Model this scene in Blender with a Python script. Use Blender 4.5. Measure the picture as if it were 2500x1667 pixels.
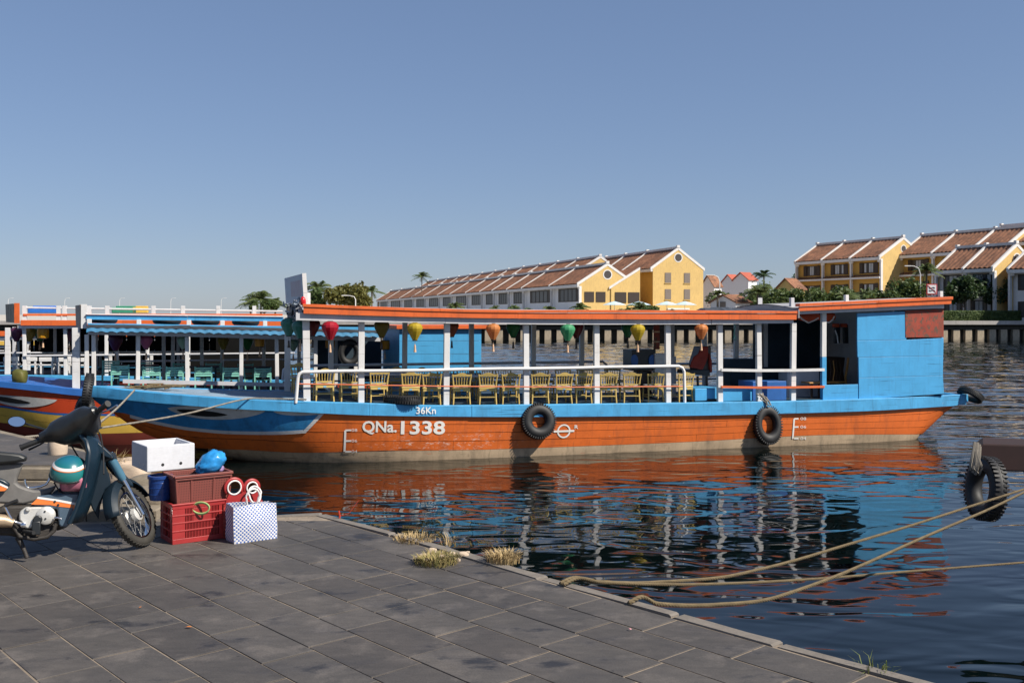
import bpy, bmesh, math, random
from mathutils import Vector, Matrix, noise as mnoise
random.seed(11)
R = math.radians
for o in list(bpy.data.objects): bpy.data.objects.remove(o)
SC = bpy.context.scene
COL = SC.collection

# ------------------------------------------------------------------ camera, sky, sun, exposure
F, CX, HY, CAMZ, WZ = 2430.0, 1250.0, 768.0, 1.8, -1.9      # focal in photo pixels, principal x, horizon y, eye height, water level
cam_d = bpy.data.cameras.new('camera'); cam = bpy.data.objects.new('camera', cam_d); COL.objects.link(cam)
cam.location = (0, 0, CAMZ); cam.rotation_euler = (R(90), 0, 0)
cam_d.sensor_width = 36.0; cam_d.lens = 36.0*F/2500.0; cam_d.shift_y = -(833.5-HY)/2500.0
cam_d.clip_start = 0.1; cam_d.clip_end = 6000
SC.camera = cam
SUN_AZ, SUN_EL = R(-27), R(45)                                # direction to the sun, from +X
sdir = Vector((math.cos(SUN_AZ)*math.cos(SUN_EL), math.sin(SUN_AZ)*math.cos(SUN_EL), math.sin(SUN_EL)))
world = bpy.data.worlds.new('World'); SC.world = world; world.use_nodes = True
wn = world.node_tree; wn.nodes.clear()
sky = wn.nodes.new('ShaderNodeTexSky'); sky.sky_type = 'NISHITA'; sky.sun_disc = False
sky.sun_elevation = SUN_EL; sky.sun_rotation = math.atan2(sdir.x, sdir.y)
sky.altitude = 0; sky.air_density = 1.0; sky.dust_density = 0.25; sky.ozone_density = 5.0
bg = wn.nodes.new('ShaderNodeBackground'); bg.inputs['Strength'].default_value = 0.10
wo = wn.nodes.new('ShaderNodeOutputWorld')
sg_ = wn.nodes.new('ShaderNodeGamma'); sg_.inputs[1].default_value = 0.6          # softer, hazier sky gradient
st_ = wn.nodes.new('ShaderNodeVectorMath'); st_.operation = 'MULTIPLY'; st_.inputs[1].default_value = (0.95, 1.04, 1.27)
wn.links.new(sky.outputs[0], sg_.inputs[0]); wn.links.new(sg_.outputs[0], st_.inputs[0]); wn.links.new(st_.outputs[0], bg.inputs[0]); wn.links.new(bg.outputs[0], wo.inputs[0])
sl = bpy.data.lights.new('sun', 'SUN'); sl.energy = 5.0; sl.angle = R(0.53); sl.color = (1.0, 0.93, 0.82)
sun = bpy.data.objects.new('sun', sl); COL.objects.link(sun); sun.location = (30, -20, 40)
sun.rotation_euler = sdir.to_track_quat('Z', 'Y').to_euler()
SC.view_settings.view_transform = 'Standard'; SC.view_settings.look = 'None'
SC.view_settings.exposure = 0.6; SC.view_settings.gamma = 1.0; SC.view_settings.use_curve_mapping = False
SC.render.engine = 'CYCLES'
SC.cycles.max_bounces = 8; SC.cycles.transparent_max_bounces = 8

# ------------------------------------------------------------------ materials
MATS = {}
def _mat(name):
    m = bpy.data.materials.new(name); m.use_nodes = True; MATS[name] = m
    return m, m.node_tree.nodes, m.node_tree.links, m.node_tree.nodes['Principled BSDF']
def _rgb(c): return (c[0], c[1], c[2], 1.0)
def mul(c, k): return tuple(min(1, x*k) for x in c)
def noise_node(N, L, vec, scale, detail=4, rough=0.55, dist=0.0):
    n = N.new('ShaderNodeTexNoise'); n.inputs['Scale'].default_value = scale; n.inputs['Detail'].default_value = detail
    n.inputs['Roughness'].default_value = rough; n.inputs['Distortion'].default_value = dist
    if vec is not None: L.new(vec, n.inputs['Vector'])
    return n
def ramp(N, L, fac, stops):
    r = N.new('ShaderNodeValToRGB'); e = r.color_ramp.elements
    e[0].position, e[0].color = stops[0][0], _rgb(stops[0][1]); e[1].position, e[1].color = stops[-1][0], _rgb(stops[-1][1])
    for p, c in stops[1:-1]:
        x = e.new(p); x.color = _rgb(c)
    L.new(fac, r.inputs[0]); return r
def mixc(N, L, fac, a, b, mode='MIX'):
    m = N.new('ShaderNodeMix'); m.data_type = 'RGBA'; m.blend_type = mode
    if isinstance(fac, float): m.inputs[0].default_value = fac
    else: L.new(fac, m.inputs[0])
    for s, v in ((6, a), (7, b)):
        if isinstance(v, tuple): m.inputs[s].default_value = _rgb(v)
        else: L.new(v, m.inputs[s])
    return m.outputs[2]
def coords(N, L, scale=(1, 1, 1), rot=(0, 0, 0), kind='Object'):
    t = N.new('ShaderNodeTexCoord'); mp = N.new('ShaderNodeMapping'); mp.inputs['Scale'].default_value = scale
    mp.inputs['Rotation'].default_value = rot
    L.new(t.outputs[kind], mp.inputs[0]); return mp.outputs[0]
def paint(name, col, rough=0.5, var=0.18, chip=None, chip_amt=0.0, chip_scale=(3, 3, 9), grime=None, grime_amt=0.0, bump=0.15, scale=2.0, metal=0.0, streak=None, scuff=None):
    m, N, L, B = _mat(name)
    v = coords(N, L)
    n1 = noise_node(N, L, v, scale, 5, 0.6)
    c = ramp(N, L, n1.outputs[0], [(0.3, mul(col, 1-var)), (0.7, mul(col, 1+var))]).outputs[0]
    n2 = noise_node(N, L, coords(N, L, (1, 1, 5)), 22, 4, 0.7)
    c = mixc(N, L, ramp(N, L, n2.outputs[0], [(0.35, (0, 0, 0)), (0.75, (0.35, 0.35, 0.35))]).outputs[0], c, mul(col, 0.72))
    if grime:
        n3 = noise_node(N, L, coords(N, L, (1.2, 1.2, 0.35)), 3.1, 6, 0.65)
        c = mixc(N, L, ramp(N, L, n3.outputs[0], [(0.62-grime_amt, (0, 0, 0)), (0.9-grime_amt, (0.8, 0.8, 0.8))]).outputs[0], c, grime)
    if chip:
        n4 = noise_node(N, L, coords(N, L, chip_scale), 2.6, 9, 0.72)
        th = 0.70-chip_amt
        c = mixc(N, L, ramp(N, L, n4.outputs[0], [(th, (0, 0, 0)), (th+0.025, (1, 1, 1))]).outputs[0], c, chip)
    if streak:               # thin run-off stains
        n5 = noise_node(N, L, coords(N, L, (7, 7, 0.5)), 1.7, 5, 0.65); c = mixc(N, L, ramp(N, L, n5.outputs[0], [(0.56, (0, 0, 0)), (0.74, (0.6, 0.6, 0.6))]).outputs[0], c, streak)
        n6 = noise_node(N, L, coords(N, L, (0.35, 1, 16)), 2.0, 3, 0.5); c = mixc(N, L, ramp(N, L, n6.outputs[0], [(0.665, (0, 0, 0)), (0.69, (0.75, 0.75, 0.75))]).outputs[0], c, mul(streak, 0.45))
    if scuff:                # pale scrapes in one worn patch: colour, x range, z range
        t = N.new('ShaderNodeTexCoord'); sx = N.new('ShaderNodeSeparateXYZ'); L.new(t.outputs['Object'], sx.inputs[0]); f_ = None
        for k, (lo, hi, w_) in ((0, scuff[1]), (2, scuff[2])):
            for a_, b_ in ((lo-w_, lo+w_), (hi+w_, hi-w_)):
                r_ = N.new('ShaderNodeMapRange'); r_.inputs[1].default_value = a_; r_.inputs[2].default_value = b_; L.new(sx.outputs[k], r_.inputs[0])
                if f_ is None: f_ = r_.outputs[0]
                else:
                    q = N.new('ShaderNodeMath'); q.operation = 'MULTIPLY'; L.new(f_, q.inputs[0]); L.new(r_.outputs[0], q.inputs[1]); f_ = q.outputs[0]
        n7 = noise_node(N, L, coords(N, L, (2.2, 2.2, 6)), 3.5, 9, 0.75); q = N.new('ShaderNodeMath'); q.operation = 'MULTIPLY'; L.new(f_, q.inputs[0])
        L.new(ramp(N, L, n7.outputs[0], [(0.56, (0, 0, 0)), (0.61, (0.85, 0.85, 0.85))]).outputs[0], q.inputs[1]); c = mixc(N, L, q.outputs[0], c, scuff[0])
    L.new(c, B.inputs['Base Color'])
    B.inputs['Roughness'].default_value = rough; B.inputs['Metallic'].default_value = metal
    if bump:
        b = N.new('ShaderNodeBump'); b.inputs['Strength'].default_value = bump; b.inputs['Distance'].default_value = 0.01
        L.new(n2.outputs[0], b.inputs['Height']); L.new(b.outputs[0], B.inputs['Normal'])
    return m
def plain(name, col, rough=0.5, metal=0.0, var=0.1, scale=6.0, coat=0.0, trans=0.0, spec=0.5):
    m, N, L, B = _mat(name)
    n = noise_node(N, L, coords(N, L), scale, 4)
    L.new(ramp(N, L, n.outputs[0], [(0.3, mul(col, 1-var)), (0.7, mul(col, 1+var))]).outputs[0], B.inputs['Base Color'])
    B.inputs['Roughness'].default_value = rough; B.inputs['Metallic'].default_value = metal
    B.inputs['Coat Weight'].default_value = coat; B.inputs['Specular IOR Level'].default_value = spec
    return m

paint('awning_blue', (0.05, 0.21, 0.38), 0.5, 0.2, (0.3, 0.3, 0.3), -0.01, (1, 2, 5), (0.03, 0.12, 0.2), 0.1)
ORANGE = (0.62, 0.128, 0.018); BLUE = (0.055, 0.30, 0.56); WHITE = (0.64, 0.63, 0.62)
paint('hull_orange', ORANGE, 0.5, 0.14, (0.62, 0.44, 0.34), 0.022, (0.8, 1.2, 4.5), (0.30, 0.075, 0.025), 0.10, 0.35, streak=(0.26, 0.06, 0.022), scuff=((0.68, 0.52, 0.44), (-4.2, -0.9, 0.7), (0.28, 0.62, 0.16)))
paint('roof_orange', (0.62, 0.115, 0.02), 0.5, 0.12, (0.68, 0.48, 0.40), 0.015, (0.6, 2, 6), (0.26, 0.06, 0.02), 0.07, 0.25, streak=(0.30, 0.06, 0.02))
paint('rail_orange', (0.58, 0.13, 0.04), 0.5, 0.15, (0.7, 0.6, 0.55), 0.03)
paint('boat_blue', BLUE, 0.52, 0.18, (0.34, 0.33, 0.31), 0.012, (0.7, 2, 7), (0.04, 0.17, 0.31), 0.10, 0.3, streak=(0.03, 0.13, 0.23))
paint('cabin_blue', (0.06, 0.32, 0.60), 0.45, 0.10, (0.02, 0.08, 0.16), -0.04, (1.0, 1, 9), (0.05, 0.23, 0.44), 0.09, 0.3, streak=(0.045, 0.22, 0.42))
paint('deep_blue', (0.02, 0.11, 0.36), 0.5, 0.15)
paint('bow_blue', (0.03, 0.23, 0.50), 0.5, 0.18, (0.27, 0.35, 0.40), 0.02, (0.8, 1, 5), (0.02, 0.10, 0.20), 0.12, 0.3, streak=(0.02, 0.12, 0.24))
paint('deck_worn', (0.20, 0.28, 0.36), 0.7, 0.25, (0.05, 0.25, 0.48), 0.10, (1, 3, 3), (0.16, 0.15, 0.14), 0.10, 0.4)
paint('deck_shade', (0.016, 0.035, 0.055), 0.7, 0.25)  # dark blue with the shade under the boat roofs put into it
paint('white_paint', WHITE, 0.5, 0.07, (0.30, 0.28, 0.26), -0.025, (4, 4, 2), (0.48, 0.46, 0.44), 0.06, 0.2, streak=(0.5, 0.46, 0.42))
paint('white_mark', (0.74, 0.72, 0.68), 0.6, 0.06, (0.55, 0.16, 0.04), 0.02, (5, 5, 5), None, 0, 0.1)
paint('grey_beam', (0.50, 0.50, 0.52), 0.55, 0.10, (0.25, 0.25, 0.26), -0.02, (3, 3, 3), (0.3, 0.3, 0.31), 0.05, 0.2)
paint('waterline_tan', (0.46, 0.34, 0.22), 0.75, 0.2, (0.42, 0.18, 0.10), 0.06, (0.5, 1, 6), (0.15, 0.12, 0.08), 0.13, 0.4, streak=(0.2, 0.15, 0.09))
paint('hull_dark', (0.03, 0.018, 0.012), 0.8, 0.2)
paint('hull_yellow', (0.62, 0.40, 0.07), 0.5, 0.10, (0.45, 0.3, 0.12), -0.02, (1, 1, 4), (0.3, 0.2, 0.05), 0.05, 0.2)
paint('hull_red', (0.50, 0.052, 0.012), 0.5, 0.14, None, 0, (1, 1, 1), (0.2, 0.03, 0.01), 0.06, 0.2)
paint('hull_maroon', (0.17, 0.03, 0.02), 0.6, 0.2)
paint('eye_white', (0.52, 0.51, 0.48), 0.6, 0.25, (0.22, 0.22, 0.21), 0.06, (2, 2, 3))
plain('eye_black', (0.008, 0.008, 0.008), 0.6)
paint('rust_patch', (0.27, 0.038, 0.018), 0.7, 0.3, (0.10, 0.052, 0.034), 0.17, (3, 1, 2.2), (0.14, 0.05, 0.03), 0.15, 0.4, 3.0)
plain('rubber', (0.013, 0.013, 0.014), 0.62, 0, 0.35, 8)
plain('black_plastic', (0.012, 0.013, 0.014), 0.42, 0, 0.3, 7)
plain('interior_shade', (0.008, 0.008, 0.008), 0.9, spec=0.05)  # near-black colour for the shade inside the far boats
plain('dark_tarp', (0.045, 0.05, 0.058), 0.5, 0, 0.35, 3)
paint('roof_underside_dark', (0.10, 0.10, 0.10), 0.8, 0.2)  # darker than the canopy: shade below the roof is in the colour
paint('grey_roof', (0.30, 0.30, 0.31), 0.7, 0.2)
plain('chair_gold', (0.52, 0.37, 0.115), 0.42, 0.0, 0.12)
plain('chair_seat', (0.34, 0.34, 0.36), 0.8)
plain('chair_tag', (0.12, 0.40, 0.65), 0.6)
plain('chair_mint', (0.20, 0.50, 0.41), 0.5)
plain('table_cloth', (0.55, 0.55, 0.60), 0.8)
plain('dark_wood', (0.035, 0.018, 0.010), 0.4, 0, 0.3)
plain('varnished_wood', (0.42, 0.21, 0.06), 0.3, 0, 0.3)
plain('red_cloth', (0.26, 0.025, 0.012), 0.9, 0, 0.2)
plain('tassel_pale', (0.55, 0.35, 0.22), 0.9)
plain('metal_grey', (0.32, 0.33, 0.35), 0.4, 0.6)
plain('lamp_red', (0.45, 0.01, 0.015), 0.25)
def cloth_lantern(name, col):
    m, N, L, B = _mat(name)
    n = noise_node(N, L, coords(N, L, (6, 6, 40)), 6, 3)
    L.new(ramp(N, L, n.outputs[0], [(0.3, mul(col, 0.85)), (0.7, mul(col, 1.12))]).outputs[0], B.inputs['Base Color'])
    B.inputs['Roughness'].default_value = 0.32
    tr = N.new('ShaderNodeBsdfTranslucent'); tr.inputs[0].default_value = _rgb(mul(col, 1.3))
    mx = N.new('ShaderNodeMixShader'); mx.inputs[0].default_value = 0.35
    L.new(B.outputs[0], mx.inputs[1]); L.new(tr.outputs[0], mx.inputs[2])
    L.new(mx.outputs[0], N['Material Output'].inputs['Surface'])
for nm, c in (('red', (0.42, 0.012, 0.03)), ('yellow', (0.50, 0.37, 0.03)), ('orange', (0.62, 0.24, 0.075)), ('green', (0.02, 0.17, 0.045)),
              ('light_green', (0.08, 0.36, 0.17)), ('teal', (0.07, 0.24, 0.18)), ('maroon', (0.16, 0.012, 0.012)), ('olive', (0.24, 0.18, 0.03)),
              ('rust', (0.26, 0.06, 0.02)), ('pink', (0.45, 0.12, 0.22)), ('purple', (0.12, 0.03, 0.08)), ('pale_mint', (0.30, 0.45, 0.36)), ('gold', (0.60, 0.28, 0.01))):
    cloth_lantern('lantern_'+nm, c)

# ------------------------------------------------------------------ mesh builder and scene helpers
class MB:
    def __init__(s): s.v = []; s.f = []
    def add(s, verts, faces):
        k = len(s.v); s.v += [tuple(p) for p in verts]; s.f += [tuple(i+k for i in f) for f in faces]; return s
    def box(s, c, d, rot=None):
        x, y, z = d[0]/2, d[1]/2, d[2]/2
        P = [Vector(p) for p in ((-x,-y,-z),(x,-y,-z),(x,y,-z),(-x,y,-z),(-x,-y,z),(x,-y,z),(x,y,z),(-x,y,z))]
        if rot is not None: P = [rot @ p for p in P]
        c = Vector(c)
        return s.add([p+c for p in P], [(0,3,2,1),(4,5,6,7),(0,1,5,4),(1,2,6,5),(2,3,7,6),(3,0,4,7)])
    def hexa(s, P): return s.add(P, [(0,3,2,1),(4,5,6,7),(0,1,5,4),(1,2,6,5),(2,3,7,6),(3,0,4,7)])
    def tube(s, pts, r, n=8, cap=True, closed=False, flat=1.0, up=None):
        pts = [Vector(p) for p in pts]; m = len(pts)
        rs = r if isinstance(r, (list, tuple)) else [r]*m
        V = []; prev = None
        for i, p in enumerate(pts):
            if closed: t = pts[(i+1) % m]-pts[i-1]
            else: t = pts[min(i+1, m-1)]-pts[max(i-1, 0)]
            if t.length < 1e-9: t = Vector((0, 0, 1))
            t.normalize()
            if prev is None:
                a = up if up is not None else (Vector((0, 0, 1)) if abs(t.z) < 0.9 else Vector((1, 0, 0)))
                prev = Vector(a)
            x = prev-t*prev.dot(t)
            if x.length < 1e-6: x = t.orthogonal()
            x.normalize(); y = t.cross(x); prev = x
            for k in range(n):
                a = 2*math.pi*k/n
                V.append(p+x*math.cos(a)*rs[i]*flat+y*math.sin(a)*rs[i])
        Fs = []
        for i in range(m if closed else m-1):
            j = (i+1) % m
            for k in range(n):
                k2 = (k+1) % n
                Fs.append((i*n+k, i*n+k2, j*n+k2, j*n+k))
        if cap and not closed:
            Fs.append(tuple(reversed(range(n)))); Fs.append(tuple((m-1)*n+k for k in range(n)))
        return s.add(V, Fs)
    def lathe(s, prof, n=16, M=None, cap=True):
        V = []
        for r, z in prof:
            for k in range(n):
                a = 2*math.pi*k/n; V.append(Vector((r*math.cos(a), r*math.sin(a), z)))
        if M is not None: V = [M @ p for p in V]
        Fs = []
        for i in range(len(prof)-1):
            for k in range(n):
                k2 = (k+1) % n; Fs.append((i*n+k, i*n+k2, (i+1)*n+k2, (i+1)*n+k))
        if cap:
            Fs.append(tuple(reversed(range(n)))); Fs.append(tuple((len(prof)-1)*n+k for k in range(n)))
        return s.add(V, Fs)
    def torus(s, c, R_, r, M=None, n=32, k=12, sq=(1, 1), wob=0.0):
        V = []
        for i in range(n):
            a = 2*math.pi*i/n
            for j in range(k):
                b = 2*math.pi*j/k
                rr = r*(1+wob*(1 if i % 2 else -1)*(1 if math.cos(b) > -0.2 else 0))
                p = Vector(((R_+rr*math.cos(b))*math.cos(a)*sq[0], (R_+rr*math.cos(b))*math.sin(a)*sq[1], rr*math.sin(b)))
                if M is not None: p = M @ p
                V.append(p+Vector(c))
        return s.add(V, [(i*k+j, ((i+1) % n)*k+j, ((i+1) % n)*k+(j+1) % k, i*k+(j+1) % k) for i in range(n) for j in range(k)])
    def prism(s, poly, fn, t0, t1):
        """poly: 2-D outline, fn(a, b, t) -> 3-D point; extruded from t0 to t1"""
        n = len(poly)
        V = [fn(a, b, t0) for a, b in poly]+[fn(a, b, t1) for a, b in poly]
        return s.add(V, [tuple(reversed(range(n))), tuple(range(n, 2*n))]+[(i, (i+1) % n, n+(i+1) % n, n+i) for i in range(n)])
    def grid(s, rows):
        m = len(rows); n = len(rows[0])
        return s.add([p for r in rows for p in r], [(i*n+j, i*n+j+1, (i+1)*n+j+1, (i+1)*n+j) for i in range(m-1) for j in range(n-1)])
    def xf(s, M, start=0):
        for i in range(start, len(s.v)): s.v[i] = tuple(M @ Vector(s.v[i]))
        return s
    def mesh(s, name, mat, smooth=True, angle=38, fix=True):
        me = bpy.data.meshes.new(name); me.from_pydata(s.v, [], s.f)
        if fix:
            bm = bmesh.new(); bm.from_mesh(me); bmesh.ops.recalc_face_normals(bm, faces=bm.faces); bm.to_mesh(me); bm.free()
        if mat is not None: me.materials.append(MATS[mat] if isinstance(mat, str) else mat)
        if smooth:
            me.polygons.foreach_set('use_smooth', [True]*len(me.polygons))
            me.set_sharp_from_angle(angle=R(angle))
        me.update(); return me
    def build(s, name, mat, parent=None, smooth=True, bevel=0.0, angle=38, label=None, kind=None, fix=True):
        o = bpy.data.objects.new(name, s.mesh(name, mat, smooth, angle, fix)); COL.objects.link(o)
        if parent is not None: o.parent = parent
        if bevel:
            b = o.modifiers.new('bevel', 'BEVEL'); b.width = bevel; b.segments = 2; b.limit_method = 'ANGLE'; b.angle_limit = R(50)
        if label: o['label'] = label
        if kind: o['kind'] = kind
        return o
def put(mesh, name, parent=None, loc=(0, 0, 0), rot=(0, 0, 0), scale=(1, 1, 1)):
    o = bpy.data.objects.new(name, mesh); COL.objects.link(o); o.location = loc; o.rotation_euler = rot; o.scale = scale
    if parent is not None: o.parent = parent
    return o
def tag(o, label, cat, group=None):
    o['label'] = label; o['category'] = cat
    if group: o['group'] = group
    return o
def thing(name, label, cat, loc=(0, 0, 0), rotz=0.0, group=None):
    o = bpy.data.objects.new(name, None); COL.objects.link(o); o.location = loc; o.rotation_euler = (0, 0, rotz)
    o.empty_display_size = 0.2
    return tag(o, label, cat, group)
def copy_tree(o, parent=None):
    c = o.copy(); COL.objects.link(c)
    if parent is not None:
        c.parent = parent
    for ch in o.children: copy_tree(ch, c)
    return c
def struct(o): o['kind'] = 'structure'; return o
def at(px, py, d): return Vector(((px-CX)/F*d, d, CAMZ+(HY-py)/F*d))
def ground(px, py, z=0.0):
    d = (CAMZ-z)*F/(py-HY); return Vector(((px-CX)/F*d, d, z))
def hermite(pts):
    xs = [p[0] for p in pts]; ys = [p[1] for p in pts]; n = len(xs)
    sl_ = [(ys[i+1]-ys[i])/(xs[i+1]-xs[i]) for i in range(n-1)]
    m = [sl_[0]]+[0 if sl_[i-1]*sl_[i] <= 0 else 2*sl_[i-1]*sl_[i]/(sl_[i-1]+sl_[i]) for i in range(1, n-1)]+[sl_[-1]]
    def f(x):
        if x <= xs[0]: return ys[0]
        if x >= xs[-1]: return ys[-1]
        i = 0
        while x > xs[i+1]: i += 1
        h = xs[i+1]-xs[i]; t = (x-xs[i])/h
        return (2*t**3-3*t*t+1)*ys[i]+(t**3-2*t*t+t)*h*m[i]+(-2*t**3+3*t*t)*ys[i+1]+(t**3-t*t)*h*m[i+1]
    return f
def lin(pts):
    def f(x):
        if x <= pts[0][0]: return pts[0][1]
        for (a, b), (c, d) in zip(pts, pts[1:]):
            if x <= c: return b+(d-b)*(x-a)/(c-a)
        return pts[-1][1]
    return f
def linspace(a, b, n): return [a+(b-a)*i/(n-1) for i in range(n)]
def text_mesh(txt, size, mat, name='lettering', space=1.0, bold=0.0):
    cu = bpy.data.curves.new(name, 'FONT'); cu.body = txt; cu.size = size; cu.space_character = space; cu.offset = bold
    cu.resolution_u = 3
    t = bpy.data.objects.new(name, cu); COL.objects.link(t)
    dg = bpy.context.evaluated_depsgraph_get(); me = bpy.data.meshes.new_from_object(t.evaluated_get(dg))
    bpy.data.objects.remove(t); bpy.data.curves.remove(cu)
    me.name = name; me.materials.clear(); me.materials.append(MATS[mat])
    return me
# ================================================================== water
def water_mat():
    m, N, L, B = _mat('river_water')
    def layer(scale, stretch, rot, detail=2.0, rough=0.45, dist=0.0):
        return noise_node(N, L, coords(N, L, stretch, (0, 0, rot)), scale, detail, rough, dist).outputs[0]
    def mth(op, a, b):
        n = N.new('ShaderNodeMath'); n.operation = op
        for i, v in enumerate((a, b)):
            if isinstance(v, (int, float)): n.inputs[i].default_value = v
            else: L.new(v, n.inputs[i])
        return n.outputs[0]
    h = mth('MULTIPLY', layer(0.5, (0.5, 1.0, 1), R(8), 1.5, 0.4, 0.4), 0.052)
    h = mth('ADD', h, mth('MULTIPLY', layer(1.3, (0.5, 1.0, 1), R(-10), 1.0, 0.4, 1.2), 0.030))
    h = mth('ADD', h, mth('MULTIPLY', layer(3.0, (0.45, 1.0, 1), R(10), 1.0, 0.4, 0.8), 0.0042))
    b = N.new('ShaderNodeBump'); b.inputs['Strength'].default_value = 1.0; b.inputs['Distance'].default_value = 1.0
    L.new(h, b.inputs['Height']); L.new(b.outputs[0], B.inputs['Normal'])
    B.inputs['Base Color'].default_value = (0.001, 0.003, 0.003, 1)
    B.inputs['Roughness'].default_value = 0.03; B.inputs['IOR'].default_value = 1.36
    return m
water_mat()
def chop(x, y):           # wind chop of the open river; the water between the boats and the quay is sheltered
    k = min(1.0, max(0.0, (y-0.12*x-29)/16)); k = k*k*(3-2*k)
    if k == 0.0: return 0.0
    n_ = mnoise.noise
    return 0.5*k*(0.16*n_(Vector((x*0.28, y*0.42, 0.3)))+0.105*n_(Vector((x*0.62+3, y*0.95, 1.7)))+0.05*n_(Vector((x*1.5, y*2.1+5, 4.1))))
w = MB(); ys = [26.0]
while ys[-1] < 147.0: ys.append(ys[-1]+0.24+0.0022*(ys[-1]-26))
rows = []
for y in ys:
    xa, xb = -0.62*y-6, 0.56*y+4; n = 300; rows.append([(xa+(xb-xa)*i/n, y, WZ+chop(xa+(xb-xa)*i/n, y)) for i in range(n+1)])
w.grid(rows); ra, rb = rows[0], rows[-1]
w.add([(-3000, -60, WZ), (3000, -60, WZ), (3000, 26.0, WZ), (-3000, 26.0, WZ)], [(0, 1, 2, 3)])
w.add([(-3000, 26.0, WZ), ra[0], rb[0], (-3000, ys[-1], WZ)], [(0, 1, 2, 3)]); w.add([ra[-1], (3000, 26.0, WZ), (3000, ys[-1], WZ), rb[-1]], [(0, 1, 2, 3)])
w.add([(-3000, ys[-1], WZ), (3000, ys[-1], WZ), (3000, 5000, WZ), (-3000, 5000, WZ)], [(0, 1, 2, 3)])
struct(w.build('river_water', 'river_water', smooth=True, angle=180, fix=False))

# ================================================================== the quay, slab by slab
def slate_mat():
    m, N, L, B = _mat('slate_tile')
    oi = N.new('ShaderNodeObjectInfo')
    base = ramp(N, L, oi.outputs['Random'], [(0, (0.052, 0.047, 0.044)), (0.5, (0.060, 0.055, 0.051)), (1, (0.072, 0.066, 0.061))]).outputs[0]
    g = N.new('ShaderNodeNewGeometry')
    def wn_(sc, det, stretch=(1, 1, 1)):
        mp = N.new('ShaderNodeMapping'); mp.inputs['Scale'].default_value = stretch; L.new(g.outputs['Position'], mp.inputs[0])
        return noise_node(N, L, mp.outputs[0], sc, det, 0.62)
    big = wn_(0.9, 5); c = mixc(N, L, 1.0, base, ramp(N, L, big.outputs[0], [(0.3, (0.72, 0.72, 0.74)), (0.7, (1.25, 1.2, 1.16))]).outputs[0], 'MULTIPLY')
    mid = wn_(7, 6, (1, 2.2, 1)); c = mixc(N, L, 1.0, c, ramp(N, L, mid.outputs[0], [(0.3, (0.8, 0.8, 0.8)), (0.7, (1.18, 1.17, 1.15))]).outputs[0], 'MULTIPLY')
    st = wn_(1.9, 7, (1, 1.6, 1)); c = mixc(N, L, ramp(N, L, st.outputs[0], [(0.59, (0, 0, 0)), (0.66, (0.9, 0.9, 0.9))]).outputs[0], c, (0.018, 0.017, 0.018))
    sp = wn_(17, 3); c = mixc(N, L, ramp(N, L, sp.outputs[0], [(0.70, (0, 0, 0)), (0.73, (0.9, 0.9, 0.9))]).outputs[0], c, (0.02, 0.019, 0.019))
    du = wn_(3.3, 8); c = mixc(N, L, ramp(N, L, du.outputs[0], [(0.54, (0, 0, 0)), (0.70, (0.5, 0.5, 0.5))]).outputs[0], c, (0.15, 0.13, 0.115))
    fl = wn_(120, 2); c = mixc(N, L, 1.0, c, ramp(N, L, fl.outputs[0], [(0.25, (0.75, 0.75, 0.75)), (0.75, (1.25, 1.25, 1.25))]).outputs[0], 'MULTIPLY')
    L.new(c, B.inputs['Base Color'])
    L.new(ramp(N, L, st.outputs[0], [(0.5, (0.72, 0.72, 0.72)), (0.72, (0.5, 0.5, 0.5))]).outputs[0], B.inputs['Roughness'])
    b = N.new('ShaderNodeBump'); b.inputs['Strength'].default_value = 0.35; b.inputs['Distance'].default_value = 0.006
    L.new(mid.outputs[0], b.inputs['Height']); L.new(b.outputs[0], B.inputs['Normal'])
slate_mat()
paint('mortar', (0.22, 0.175, 0.13), 0.9, 0.3, (0.05, 0.045, 0.04), 0.09, (5, 5, 5), (0.10, 0.09, 0.08), 0.12, 0.5, 5)
paint('coping', (0.155, 0.135, 0.115), 0.9, 0.25, (0.08, 0.075, 0.07), 0.06, (3, 3, 3), (0.10, 0.09, 0.08), 0.1, 0.6, 6)
paint('step_stone', (0.20, 0.165, 0.12), 0.85, 0.3, (0.08, 0.07, 0.06), 0.05, (3, 3, 3), (0.10, 0.09, 0.08), 0.1, 0.5, 4)
paint('pale_stone', (0.46, 0.36, 0.27), 0.85, 0.15, (0.3, 0.22, 0.16), 0.03, (4, 4, 4), None, 0, 0.4, 6)
EA = R(-48); ea = Vector((math.cos(EA), math.sin(EA))); eb = Vector((ea.y, -ea.x)); E0 = Vector((-1.69, 8.94))
def EP(s, t): p = E0+ea*s+eb*t; return (p.x, p.y)
QUAY = [(-1.69, 8.94), (-2.6, 8.78), (-3.2, 8.72), (-13, 8.72), (-13, -8), EP(22, 0)]
bed = MB(); bed.prism(QUAY, lambda a, b, t: (a, b, t), -3.2, -0.0045)
quay = struct(bed.build('quay', 'mortar', smooth=False))
def clip(poly, p, n):      # keep the side where (x-p).n >= 0
    out = []
    for i in range(len(poly)):
        a, b = poly[i], poly[(i+1) % len(poly)]
        da = (a[0]-p[0])*n[0]+(a[1]-p[1])*n[1]; db = (b[0]-p[0])*n[0]+(b[1]-p[1])*n[1]
        if da >= 0: out.append(a)
        if da*db < 0:
            t = da/(da-db); out.append((a[0]+(b[0]-a[0])*t, a[1]+(b[1]-a[1])*t))
    return out
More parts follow.
